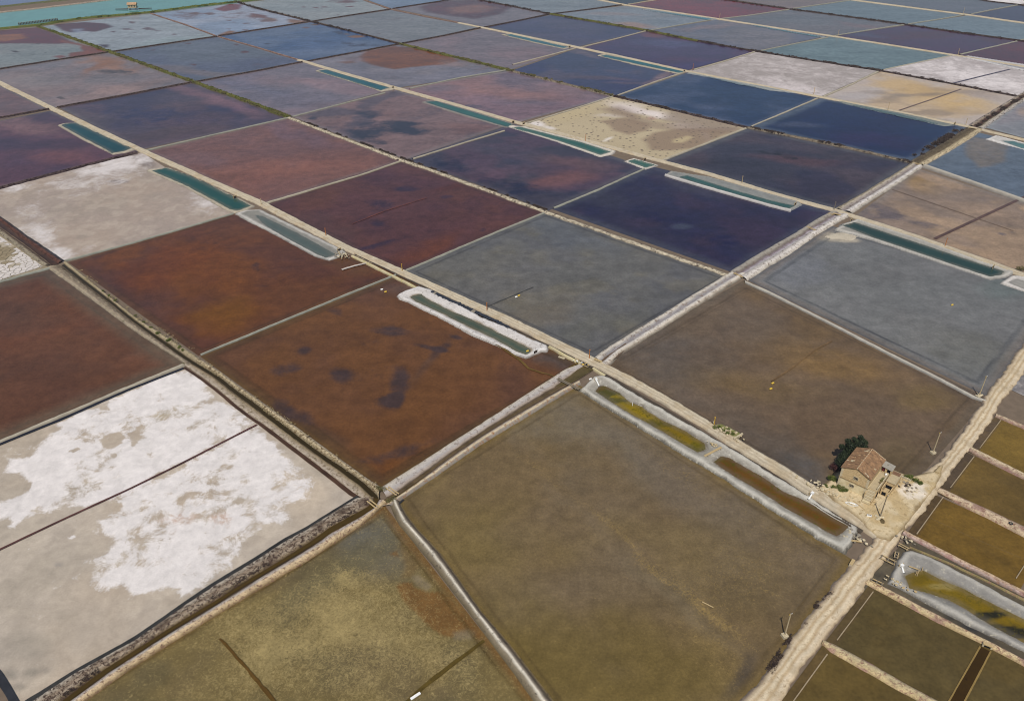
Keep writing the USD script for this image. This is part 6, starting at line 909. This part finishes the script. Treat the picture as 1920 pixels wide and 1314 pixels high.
def scrub(label, lines, n, matn, seed, size=(.25, .6), z=.6, name='scrub', leaf_=7, spread=1.0):
    """Ground cover too thick to count: low tufts along surveyed strips; lines: (points, width)."""
    r = np.random.default_rng(seed); V, F = [], []; Ls = np.array([length(p) * w for p, w in lines]); tot = Ls.sum()
    k0 = 0
    for (p, w), L in zip(lines, Ls):
        m = int(n * L / tot); q = resample(p, n=200); i = r.integers(0, 199, m * 3); t = r.random(m * 3)[:, None]
        c = q[i] * (1 - t) + q[i + 1] * t; d = q[i + 1] - q[i]; d /= np.hypot(*d.T)[:, None]
        c = c + np.stack([-d[:, 1], d[:, 0]], 1) * (r.uniform(-.5, .5, m * 3) * w)[:, None]
        keep = fb(c, 4.0, seed, 3) > np.quantile(fb(c, 4.0, seed, 3), 1 - 1 / 3); c = c[keep][:m]; m = len(c)
        s = r.uniform(*size, m)
        N = m * leaf_; cc = np.repeat(c, leaf_, 0); s2 = np.repeat(s, leaf_)
        a = r.normal(size=(N, 3)); a[:, 2] = np.abs(a[:, 2]) * .8 + .3; a /= np.linalg.norm(a, axis=1)[:, None]
        b = np.cross(a, r.normal(size=(N, 3))); b /= np.linalg.norm(b, axis=1)[:, None]
        base = np.c_[cc + r.normal(size=(N, 2)) * (s2 * .4)[:, None] * spread, np.full(N, z)]
        tip = base + a * s2[:, None] * .9
        v = np.stack([base - b * (s2 * .32)[:, None], base + b * (s2 * .32)[:, None], tip], 1).reshape(-1, 3)
        V.append(v); F.append(np.arange(N * 3).reshape(-1, 3) + k0); k0 += N * 3
    p = obj(name, (np.vstack(V), np.vstack(F)), matn, smooth=False); tag(p, label, 'scrub', kind='stuff'); return p
scrub('dry tufts on the stony bank of the main canal', [(RB2R, 2.6), ([(u - 6, v + 3) for u, v in RB3R], 2.6)], 900, 'straw', 1, (.08, .26), .85)
scrub('dark dead stalks on the canal bank below the white crusted pan', [([(u - 12, v - 7) for u, v in CHL[2:]], 2.0)], 1000, 'scrub_dark', 2, (.10, .3), .6)
scrub('olive weeds on the left bank of the main canal', [([(u - 8, v + 6) for u, v in CH3[:-3]], 1.2), ([(u - 10, v + 6) for u, v in CH2], 1.4)], 300, 'leaf_olive', 3, (.10, .28), .6)
scrub('green ground cover on the long green dike', [([(72, 50), (207, 98), (362, 154), (470, 193), (543, 221)], 3.4)], 2600, 'leaf_olive', 4, (.3, .7), .7)
scrub('brighter green tufts on the long green dike', [([(72, 50), (207, 98), (362, 154), (470, 193), (543, 221)], 2.4)], 900, 'leaf_green', 14, (.3, .75), .75)
scrub('dark scrub on the far dike line of the long green dike', [([(543, 220), (640, 256), (755, 299), (850, 332), (940, 365), (1024, 396)], 1.6)], 1600, 'scrub_dark', 5, (.3, .7), .6)
scrub('olive scrub on the shrubby dike by the brown mud island', [([(750, 83), (850, 107), (957, 133), (1060, 158), (1152, 181)], 3.6)], 1500, 'leaf_olive', 6, (.35, .8), .7)
scrub('dark scrub on the shrubby dike', [([(440, 3), (480, 16), (582, 41), (665, 61), (750, 83)], 3.4), ([(1152, 181), (1270, 209), (1402, 240), (1560, 271), (1710, 306)], 2.4)], 1900, 'scrub_dark', 7, (.4, .9), .6)
scrub('dark green scrub on the far shrubby dike above the upper road', [([(872, -5), (1032, 27), (1120, 42), (1213, 58), (1310, 78), (1417, 97), (1530, 115), (1648, 133), (1780, 157), (1906, 181)], 4.0)], 2000, 'scrub_dark', 8, (.4, .9), .6)
scrub('green reeds on the near bank of the lagoon', [([(72, 48), (150, 36), (276, 25), (360, 14), (450, 4)], 6)], 1100, 'leaf_green', 9, (.4, .9), .9)
scrub('dark scrub in the far canal', [([(1704, 303), (1746, 277), (1802, 243)], 3.4), ([(1830, 238), (1880, 205), (1920, 182)], 4)], 1500, 'scrub_dark', 10, (.5, 1.2), .4)
scrub('dark scrub on the farthest dikes at the top right', [([(1277, -14), (1357, 0), (1482, 18), (1590, 32), (1699, 47), (1800, 62), (1907, 76)], 4)], 800, 'scrub_dark', 13, (.5, 1.0), .5)
scrub('yellow green weeds round the left front of the house', [([(1545, 912), (1560, 918), (1580, 926), (1600, 936)], 1.6)], 260, 'leaf_green', 11, (.15, .4), .72)
scrub('dry weeds on the verge of the broad dirt road', [([(1590, 1062), (1533, 1140), (1500, 1178), (1440, 1262)], 1.6)], 700, 'scrub_dark', 12, (.1, .28), .35)

# ---------------------------------------------------------------- utility poles and wires
def tall_pole(label, u, v, h, base='block', zb=.5, lean=0.0, m='concrete'):
    b = at(u, v, zb); t = thing('utility_pole', label, 'utility pole', b)
    if base == 'block': obj('foot_block', cat([box((0, 0, .1), (1.15, 1.15, .7), 20), box((.05, 0, .5), (.7, .7, .2), 20)]), 'pale_stone', t)
    else:
        for i in range(9): obj('foot_stone', stone(.34 + .1 * rng.random(), i).apply_translation((rng.normal(0, .65), rng.normal(0, .45), .12)), 'pale_stone', t)
    obj('shaft', rod((0, 0, -.4), (lean, 0, h), .17, .11), m, t)
    obj('crossarm', box((lean, 0, h - .25), (.9, .1, .1), 30), 'grey_wood', t)
    for s in (-1, 1): obj('insulator', rod((lean + s * .36 * math.cos(.52), s * .36 * math.sin(.52), h - .2), (lean + s * .36 * math.cos(.52), s * .36 * math.sin(.52), h + .05), .06, .05, 6), 'white_plastic' if s > 0 else 'yellow_plastic', t)
    return b + np.array([lean, 0, h])
tA = tall_pole('tall pole with a heap of stones at its foot, in front of the house stair', 1650, 969, 7.0, 'stones', .74, m='grey_wood')
tB = tall_pole('tall pale pole on a square stone foot in the brown pan, right of the house', 1749, 849, 7.0, zb=.1)
tC = tall_pole('tall thin pole at the corner where the thin whitish dike meets the broad road', 1836, 741, 6.9, 'none', .6)
tD = tall_pole('tall pale pole on a square stone foot beside the broad road at the bottom', 1471, 1192, 7.0, zb=.2)
def wire(label, a, b, sag):
    t = np.linspace(0, 1, 22)[:, None]; p = a * (1 - t) + b * t; p[:, 2] -= (4 * sag * t * (1 - t))[:, 0]
    w = obj('overhead_wire', tube_path(p, .014, 4), 'wire'); tag(w, label, 'wire')
wire('overhead wire from the stair pole to the pole by the bottom road', tA, tD, .9)
wire('overhead wire from the pole at the stair to the pole in the brown pan', tA, tB, .5)
wire('overhead wire from the pole in the brown pan to the pole at the dike corner', tB, tC, .6)
wire('overhead wire from the pole at the stair out over the small ochre pans', tA, np.r_[G(np.array([2010, 1080.]), 7.5), 7.5], 1.2)

def short_post(label, u, v, h, m='rust_post', zb=.65, r=.15):
    t = thing('marker_post', label, 'post', at(u, v, zb))
    obj('shaft', rod((0, 0, -.5), (0, 0, h), r, r * .8), m, t); obj('cap', cat([box((0, 0, h + .06), (r * 2.6, r * 2.6, .12)), rod((0, 0, h + .1), (0, 0, h + .3), r * .6, r * .2, 6)]), m, t)
for lab, u, v, h, m in [('yellow wooden post beside the weedy rubble islet', 1339, 795, 2.3, 'yellow_post'), ('orange post at the road crossing above the footbridge', 1105, 671, 3.0, 'rust_post'), ('orange post between the long road and the grey pan, above the white banked pond', 913, 582, 3.0, 'rust_post'),
    ('yellow banded post where the fifth cross dike meets the long road', 754, 507, 2.6, 'yellow_post'), ('orange post on the long road edge beside the maroon pan', 611, 441, 3.0, 'rust_post'), ('small post where the fourth cross dike meets the long road', 490, 383, 2.4, 'plank_wood'),
    ('leaning orange post on the middle road beside the tan orange pan', 1772, 461, 3.2, 'rust_post'), ('brown post by the mounded tan pan on the middle road', 1098, 264, 3.2, 'rust_post'), ('pale post on the middle road beside the dark plum pan', 1391, 343, 3.2, 'plank_wood'),
    ('brown post on the upper road at the whitish pan corner', 1299, 131, 4, 'rust_post'), ('post on the uppermost road above the grey green pan', 1349, 36, 4.5, 'plank_wood'), ('thin post on the uppermost road at the purple pan', 1571, 68, 4.5, 'plank_wood'), ('thin post on the uppermost road near its right end', 1796, 103, 4.5, 'plank_wood'),
    ('thin post on the upper road in front of the tan streaked pan', 1665, 206, 4.2, 'plank_wood'), ('thin post on the far whitish road', 1806, 26, 5, 'plank_wood'), ('yellow post on the upper road left of the scrubby canal', 1526, 175, 3.4, 'yellow_post'), ('thin post at the canal crossing of the middle road', 1564, 393, 3.4, 'grey_wood'), ('post by the tile debris on the upper road at the scrubby canal', 1811, 233, 3.2, 'plank_wood')]:
    short_post(lab, u, v, h, m)

# ---------------------------------------------------------------- footbridges, sluices, boards
def footbridge(label, lines, z=.85, w=.3, m='plank_wood'):
    p0 = at(*lines[0][0], z); t = thing('footbridge', label, 'footbridge', p0)
    for a, b in lines:
        a, b = at(*a, z) - p0, at(*b, z) - p0; d = b - a; L = np.hypot(d[0], d[1]); rz = math.degrees(math.atan2(d[1], d[0]))
        obj('plank', box((a + b) / 2, (L, w, .12), rz), m, t)
    a0 = [(np.array(lines[0][k]) + np.array(lines[-1][k])) / 2 for k in (0, 1)]
    for s in (.12, .88):
        c = at(*(a0[0] * (1 - s) + a0[1] * s), z) - p0; d = at(*lines[0][1], z) - at(*lines[0][0], z)
        obj('beam', box(c - [0, 0, .13], (.2, 1.3, .14), math.degrees(math.atan2(d[1], d[0]))), 'grey_wood', t)
footbridge('lower footbridge of two planks over the canal beside the white crusted pan', [((688, 939), (706.5, 953.5)), ((693.5, 936.5), (712, 951))])
footbridge('upper footbridge of two planks at the corner of the rust brown pan', [((723.5, 914.5), (743.5, 928)), ((728, 912), (748, 925.5))])
footbridge('grey footbridge over the pale banked canal next to the road crossing', [((1044, 710), (1085, 730)), ((1046.5, 708.5), (1087.5, 728.5))], .9, .34, 'grey_wood')
footbridge('pale board bridge on the bank between the green pond and the brown pond', [((1320.5, 854), (1352, 837.5)), ((1321.5, 855.5), (1353, 839))], .95, .3)
footbridge('small timber bridge over the far grey canal, left of the wide grey pan', [((1512, 425), (1528, 432)), ((1514, 424), (1530, 431))], .9, .3)
footbridge('small timber bridge over the grey canal at the corner of the plum pan', [((1375, 512), (1392, 520)), ((1377, 511), (1394, 519))], .8, .3)
footbridge('far plank bridge at the lower end of the scrubby canal', [((1710, 305), (1726, 310)), ((1712, 304), (1728, 309))], .8, .4)
footbridge('plank bridge with a yellow pipe over the channel above the algae pond', [((1686, 1018), (1705, 1028)), ((1684, 1021), (1703, 1031))], .8, .2)
def sluice(label, u, v, rz, z=.6, s=1.0, white=False):
    t = thing('sluice_gate', label, 'sluice gate', at(u, v, z), rz); f = 'white_plastic' if white else 'plank_wood'
    for x in (-.8, .8): obj('upright', box((x * s, 0, .5 * s), (.16, .16, 1.3 * s)), f, t)
    obj('crossbar', box((0, 0, 1.1 * s), (2.0 * s, .18, .16)), f, t); obj('gate_board', box((0, 0, .35 * s), (1.4 * s, .07, .8 * s)), 'dark_wood', t)
    obj('spindle', rod((0, 0, .7 * s), (0, 0, 1.6 * s), .05, .05, 6), 'grey_wood', t)
for a in [('timber sluice gate at the right end of the upper left teal pond', 737, 165, 40), ('timber sluice gate left of the mounded tan pan on the middle road', 982, 233, 40), ('second timber sluice gate on the middle road above the long whitish pond', 962, 230, 40), ('small timber sluice gate above the small square teal pond', 1209, 300, 40), ('timber sluice gate at the right end of the white banked teal pond', 1491, 384, 45), ('timber sluice gate at the left end of the long dull teal pond', 1596, 414, 50),
          ('timber sluice gate near the right end of the long dull teal pond', 1862, 502, 45), ('timber sluice gate at the right end of the longer teal pond by the long road', 441, 371, 45), ('timber sluice gate on the rubble by the grey mud pond', 636, 470, 45), ('white framed sluice gate at the lower right end of the white banked pond', 1004, 661, 40), ('timber sluice gate by the upper road bridge over the scrubby canal', 1790, 233, 40), ('timber sluice gate left of the scrub on the uppermost road', 1068, 89, 40), ('sluice gate at the left of the far whitish pan', 1283, 134, 40)]: sluice(*a, white='white framed' in a[0])
def pump(label, u, v, v2, z=.7):
    a, b = at(u, v, z + .45), at(*v2, .35); t = thing('sluice_pipe', label, 'sluice pipe', a); d = b - a
    obj('pipe', rod((0, 0, 0), d, .2, .2, 10), 'white_plastic', t); obj('head', cat([box((0, 0, .2), (.75, .6, .55), 30)]), 'white_plastic', t)
    obj('frame', cat([box((-.6, .1, -.1), (.12, .12, .9)), box((.5, .5, -.1), (.12, .12, .9)), box((-.05, .3, .35), (1.4, .12, .12), 20)]), 'plank_wood', t); obj('flange', rod(d * .93, d * 1.0, .28, .28, 10), 'black_rubber', t)
pump('white pipe sloping into the near end of the green algae pond', 1118, 712, (1124, 725))
pump('white pipe in the bank of the brown pond, left of the house', 1523, 925, (1515, 937))
pump('white pipe and timbers at the head of the bottom right algae pond', 1691, 1061, (1695, 1075))
def frame(label, u, v, rz, s=1.0, z=.75):
    t = thing('timber_frame', label, 'timber frame', at(u, v, z), rz)
    for y in (-.45, .45): obj('rail', box((0, y * s, 0), (2.6 * s, .2, .18)), 'plank_wood', t)
    for x in (-1.1, 0, 1.1): obj('crosspiece', box((x * s, 0, .02), (.2, 1.1 * s, .2)), 'grey_wood', t)
    for x in (-1.1, 1.1): obj('leg', box((x * s, .45 * s, -.4), (.16, .16, .7)), 'dark_wood', t)
frame('timber frame bridging the channel beside the broad road, above the algae pond', 1665, 1049, -40, 1.3)
frame('timber frame over the dark channel below the algae pond, next to the broad road', 1644, 1091, -38, 1.0)
frame('tangled timber frame below the road at the canal crossing', 1097, 684, -35, 1.1, .95)
frame('timber frame at the yellow kerb by the broad road', 1681, 1040, 60, .8)
frame('broken timber frame on the middle road over the grey canal', 1558, 401, -35, 1.0, .85)
# culvert mouths and rails at the crossing
def culvert(label, u, v, w, rz, z=.42):
    t = thing('culvert', label, 'culvert', at(u, v, z), rz); obj('mouth', box((0, 0, 0), (w, .5, .8)), 'dark_opening', t); obj('lintel', box((0, -.02, .5), (w + .5, .7, .2)), 'plank_wood', t)
    for x in (-1, 1): obj('cheek', box((x * (w / 2 + .16), -.02, 0), (.3, .7, .9)), 'pale_stone', t)
culvert('dark culvert under the long road on the white canal side of the crossing', 1121, 677.5, 2.2, -38)
culvert('dark culvert under the middle road at the grey canal', 1569, 403.5, 2.8, -38)
culvert('dark culvert under the upper road at the scrubby canal', 1823, 242, 3.4, -36)
culvert('dark culvert under the low dike below the algae pond', 1851, 1211, 1.2, -30, .3)
culvert('dark culvert under the broad road beside the olive pan', 1597, 1056, 1.4, 50, .35)
# scattered boards, blocks, floats
def piece(name, label, catg, u, v, size, rz, m, z=.3, tilt=None, group=None):
    o = thing(name, label, catg, at(u, v, z), rz, group=group); a, b, c = size
    if max(a, b) / c > 3: obj('board', box((0, 0, 0), size, 0, tilt), m, o); obj('batten', box((0, 0, c * .5 + .03), (a * .12, b * .9, .06), 0, tilt), m, o)
    else: obj('block', stone(max(size) / 2, int(u) % 17, .8), m, o)
    return o
piece('slab', 'pale concrete slab lying in the mud left of the road crossing', 'slab', 1053, 670.5, (2.2, .55, .3), -32, 'pale_stone')
piece('board', 'short white board floating at the drain in the weedy pan', 'board', 779, 1304, (2.2, .55, .12), 38, 'white_plastic')
piece('stick', 'pale stick floating in the large olive pan', 'stick', 1327, 1133, (2.6, .22, .1), -36, 'plank_wood')
piece('board', 'pale board on the verge of the broad road opposite the algae pond', 'board', 1606, 1014, (2.4, .4, .2), -10, 'plank_wood', .6)
piece('board', 'long pole lying on the yard below the house stair', 'board', 1611, 947, (3.6, .16, .14), -62, 'plank_wood', .85)
piece('board', 'pale plank stuck in the mud bank at the head of the algae pond', 'board', 1713, 1064, (2.0, .25, .15), -30, 'plank_wood', .9)
for i, (u, v) in enumerate([(1716, 1078), (1721, 1075), (1728, 1071), (1719, 1080), (1186, 761)]):
    o = thing('stake', ['leaning pale stake at the head of the algae pond, nearest the bank', 'second pale stake at the head of the algae pond', 'pale stake farthest out in the algae pond', 'short pale stake lowest in the algae pond', 'white stake standing in the green algae pond'][i], 'stake', at(u, v, .1), 20 * i)
    obj('shaft', rod((0, 0, 0), (.15, .1, 1.3), .1, .08, 6), 'plank_wood' if i < 4 else 'white_plastic', o); obj('tip', rod((.15, .1, 1.3), (.16, .11, 1.4), .08, .02, 6), 'grey_wood', o)
for lab, u, v, m in [('white float in the muddy corner of the rust brown pan', 716, 542.5, 'white_plastic'), ('yellow float in the muddy corner of the rust brown pan', 723, 547, 'yellow_plastic'), ('white float in the grey pan in the middle', 968, 556.5, 'white_plastic'), ('yellow float in the grey pan in the middle', 973, 554, 'yellow_plastic'), ('yellow float in the wide grey pan at the right', 1785.5, 571.5, 'yellow_plastic'), ('upper yellow float in the brown pan behind the house', 1449, 718, 'yellow_plastic'), ('lower yellow float in the brown pan behind the house', 1445.5, 728.5, 'yellow_plastic'), ('yellow float in the white banked pond', 989, 658, 'yellow_plastic'), ('white float in the dark channel at the crossing', 1107, 710.5, 'white_plastic')]:
    o = thing('float', lab, 'float', at(u, v, .28), 25); obj('body', trimesh.creation.capsule(height=.5, radius=.28, count=[10, 10]).apply_transform(trimesh.transformations.rotation_matrix(math.pi / 2, [0, 1, 0])), m, o); obj('ring', trimesh.creation.torus(.14, .03, 10, 6).apply_translation((.55, 0, .05)), 'black_rubber', o)
# tyre
ty = thing('tyre', 'black tyre lying on the broad stony dike at the right edge', 'tyre', at(1895.5, 980.5, .78)); obj('tread', trimesh.creation.torus(.38, .13, 24, 10), 'black_rubber', ty); obj('rim', trimesh.creation.annulus(.22, .27, .16, sections=20), 'grey_stone', ty)
# stones
def heap(label, u, v, n, rx, ry, smin, smax, m, z=.7, seed=0, name='rubble_heap'):
    r = np.random.default_rng(seed); t = thing(name, label, 'rubble', at(u, v, z), HR)
    for i in range(n):
        s = r.uniform(smin, smax); x, y = r.normal(0, rx / 2), r.normal(0, ry / 2)
        k = stone(s, 100 + i + seed) if r.random() < .7 else box((0, 0, 0), (s * 2.2, s * .9, s * .6), r.uniform(0, 180), (r.normal(0, .15), r.normal(0, .15), 0))
        obj('stone', k.apply_translation((x, y, .1 + max(0, .5 - .4 * math.hypot(x / rx, y / ry) * 2) * r.random())), m[i % len(m)], t)
heap('heap of stones and broken timbers right of the house annexe', 1705, 914, 46, 4.2, 2.6, .15, .42, ['pale_stone', 'grey_stone', 'grey_wood', 'dark_wood'], seed=1)
heap('rubble at the end of the grey mud pond beside the long road', 641, 477, 44, 4.5, 2.6, .18, .5, ['pale_stone', 'grey_stone', 'concrete'], seed=2)
heap('tumbled pale stones on the weedy rubble islet', 1366, 810, 30, 4.6, 1.8, .2, .5, ['pale_stone', 'concrete'], seed=3)
heap('rubble heap at the foot of the broad road by the brown pond', 1608, 1012, 24, 3.0, 2.0, .2, .5, ['grey_stone', 'pale_stone'], z=.4, seed=4)
heap('row of pale broken slabs between the long road and the house', 1560, 926, 34, 9.5, 1.2, .2, .48, ['pale_stone', 'concrete', 'pale_stone'], z=.72, seed=5)
heap('stones edging the yard at the left front corner of the house', 1541, 912, 16, 3.2, 1.2, .2, .45, ['pale_stone'], z=.6, seed=6)
heap('pale stones and boards at the sluice below the green pond', 1340, 835, 18, 3.6, .9, .15, .35, ['pale_stone', 'concrete', 'plank_wood'], z=.85, seed=7)
heap('scattered blocks along the outlet of the algae pond', 1680, 1092, 20, 3.4, 1.0, .14, .34, ['pale_stone', 'concrete', 'plank_wood'], z=.75, seed=8)
heap('stones where the broad road meets the low dike above the algae pond', 1700, 1012, 14, 2.4, 1.0, .15, .4, ['pale_stone', 'grey_stone'], z=.65, seed=9)
heap('colourful jumble of blocks below the road at the crossing', 1090, 679, 18, 3.6, 1.0, .15, .4, ['white_plastic', 'yellow_plastic', 'plank_wood', 'black_rubber', 'concrete'], z=.9, seed=10)
# low wall, white trough, burnt patch, small white block
lwall = thing('low_wall', 'low pale stone wall at the right end of the rubble islet', 'wall', at(1384, 819, .7), 36)
for i in range(6): obj('stone', box((-1.5 + i * .6, 0, .25), (.56, .45, .5), rng.normal(0, 3)), 'pale_stone', lwall)
gw = thing('low_wall', 'pale stone wall running right from the house annexe', 'wall', H(9.0, 8.9), HR)
for i in range(4): obj('stone', box((-.9 + i * .62, 0, .3), (.58, .4, .6), rng.normal(0, 2)), 'pale_stone', gw)
tr = thing('trough', 'white boat shaped trough beside the long road below the house', 'trough', at(1597, 944.5, .95), -24)
hull = trimesh.creation.icosphere(2, 1.0); hull.vertices = hull.vertices * [1.5, .6, .45]; hull = hull.slice_plane([0, 0, 0], [0, 0, -1]); inner = hull.copy(); inner.vertices = inner.vertices * [.82, .72, .6]; inner.invert()
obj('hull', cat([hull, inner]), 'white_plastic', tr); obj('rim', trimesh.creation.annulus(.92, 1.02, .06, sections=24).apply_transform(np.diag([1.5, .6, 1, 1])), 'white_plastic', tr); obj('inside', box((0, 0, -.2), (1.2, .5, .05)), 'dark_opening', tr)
wc = thing('trough', 'small white basin left of the pole with stones at its foot', 'trough', at(1630, 966, .95), -20); obj('body', box((0, 0, 0), (1.1, .5, .35)), 'white_plastic', wc); obj('inside', box((0, 0, .165), (.9, .34, .05)), 'grey_stone', wc)
as_ = patch('ash_heap', [(1646, 978), (1652, 974), (1660, 980), (1657, 987), (1649, 985)], lambda P, d: np.where(d < 0, .55, .72 + .25 * ss(d, 0, .8)), lambda P, d, z: np.tile(A(96, 82, 56), (len(P), 1)) * (.6 + .8 * fb(P, .8, 21, 4))[:, None], cell=.2); tag(as_, 'dark burnt heap on the yard below the pole', 'ash heap')
# black liner rolled along the pond top
ln = thing('liner_roll', 'torn black plastic liner strewn along the top of the white banked pond', 'liner', at(811, 547, .0))
o0 = at(811, 547, .0); r = np.random.default_rng(5)
for i, s in enumerate(np.linspace(0, 1, 34)):
    u, v = np.array([812, 546.5]) * (1 - s) + np.array([952, 611]) * s; c = at(u, v + 1.0, .82) - o0
    b = stone(.75 + .35 * r.random(), 200 + i, .22); b.apply_transform(trimesh.transformations.rotation_matrix(r.normal(-.7, .25), [0, 0, 1])); b.apply_translation(c + [r.normal(0, .15), r.normal(0, .15), 0])
    obj('fold', b, 'dark_liner' if r.random() < .95 else 'grey_stone', ln)
# ---------------------------------------------------------------- lagoon: hut on stilts, row of stakes
ht = thing('fishing_hut', 'small pinkish hut on stilts in the turquoise lagoon, dark booms on both sides', 'hut', at(250, 18.5, .1), 8)
for x in (-3, 3):
    for y in (-2, 2): obj('stilt', rod((x, y, -.5), (x, y, 2.0), .25, .22, 6), 'dark_wood', ht)
obj('wall', box((0, 0, 3.4), (7.6, 5.2, 2.9)), 'concrete', ht); obj('deck', box((0, 0, 1.9), (9.0, 6.4, .3)), 'grey_wood', ht)
rf = trimesh.Trimesh([[-4.4, -3.2, 4.8], [4.4, -3.2, 4.8], [4.4, 3.2, 4.8], [-4.4, 3.2, 4.8], [-4.4, 0, 6.6], [4.4, 0, 6.6]], [[0, 1, 5], [0, 5, 4], [2, 3, 4], [2, 4, 5], [1, 2, 5], [3, 0, 4], [0, 2, 1], [0, 3, 2]], process=False); obj('roof', rf, 'roof_tile_pale', ht)
for i in range(3): obj('window', box((-2.4 + 2.4 * i, -2.62, 3.5), (1.0, .1, 1.1)), 'dark_opening', ht)
for s in (-1, 1): obj('boom', rod((s * 5, 0, .7), (s * 17, 2, .5), .45, .3, 8), 'dark_wood', ht)
ns = 26
stk0 = thing('stake', 'dark stake in the row standing in the lagoon near its bank', 'stake', at(36, 47.5, 0), group='row of dark stakes in the lagoon'); obj('shaft', rod((0, 0, -.5), (0, 0, 2.0), .5, .4, 6), 'dark_wood', stk0); obj('cap', rod((0, 0, 2.0), (0, 0, 2.2), .5, .2, 6), 'grey_wood', stk0)
for i in range(1, ns):
    s = i / (ns - 1); dup(stk0, at(36 + 72 * s, 47.5 - 8.5 * s, 0), 0)
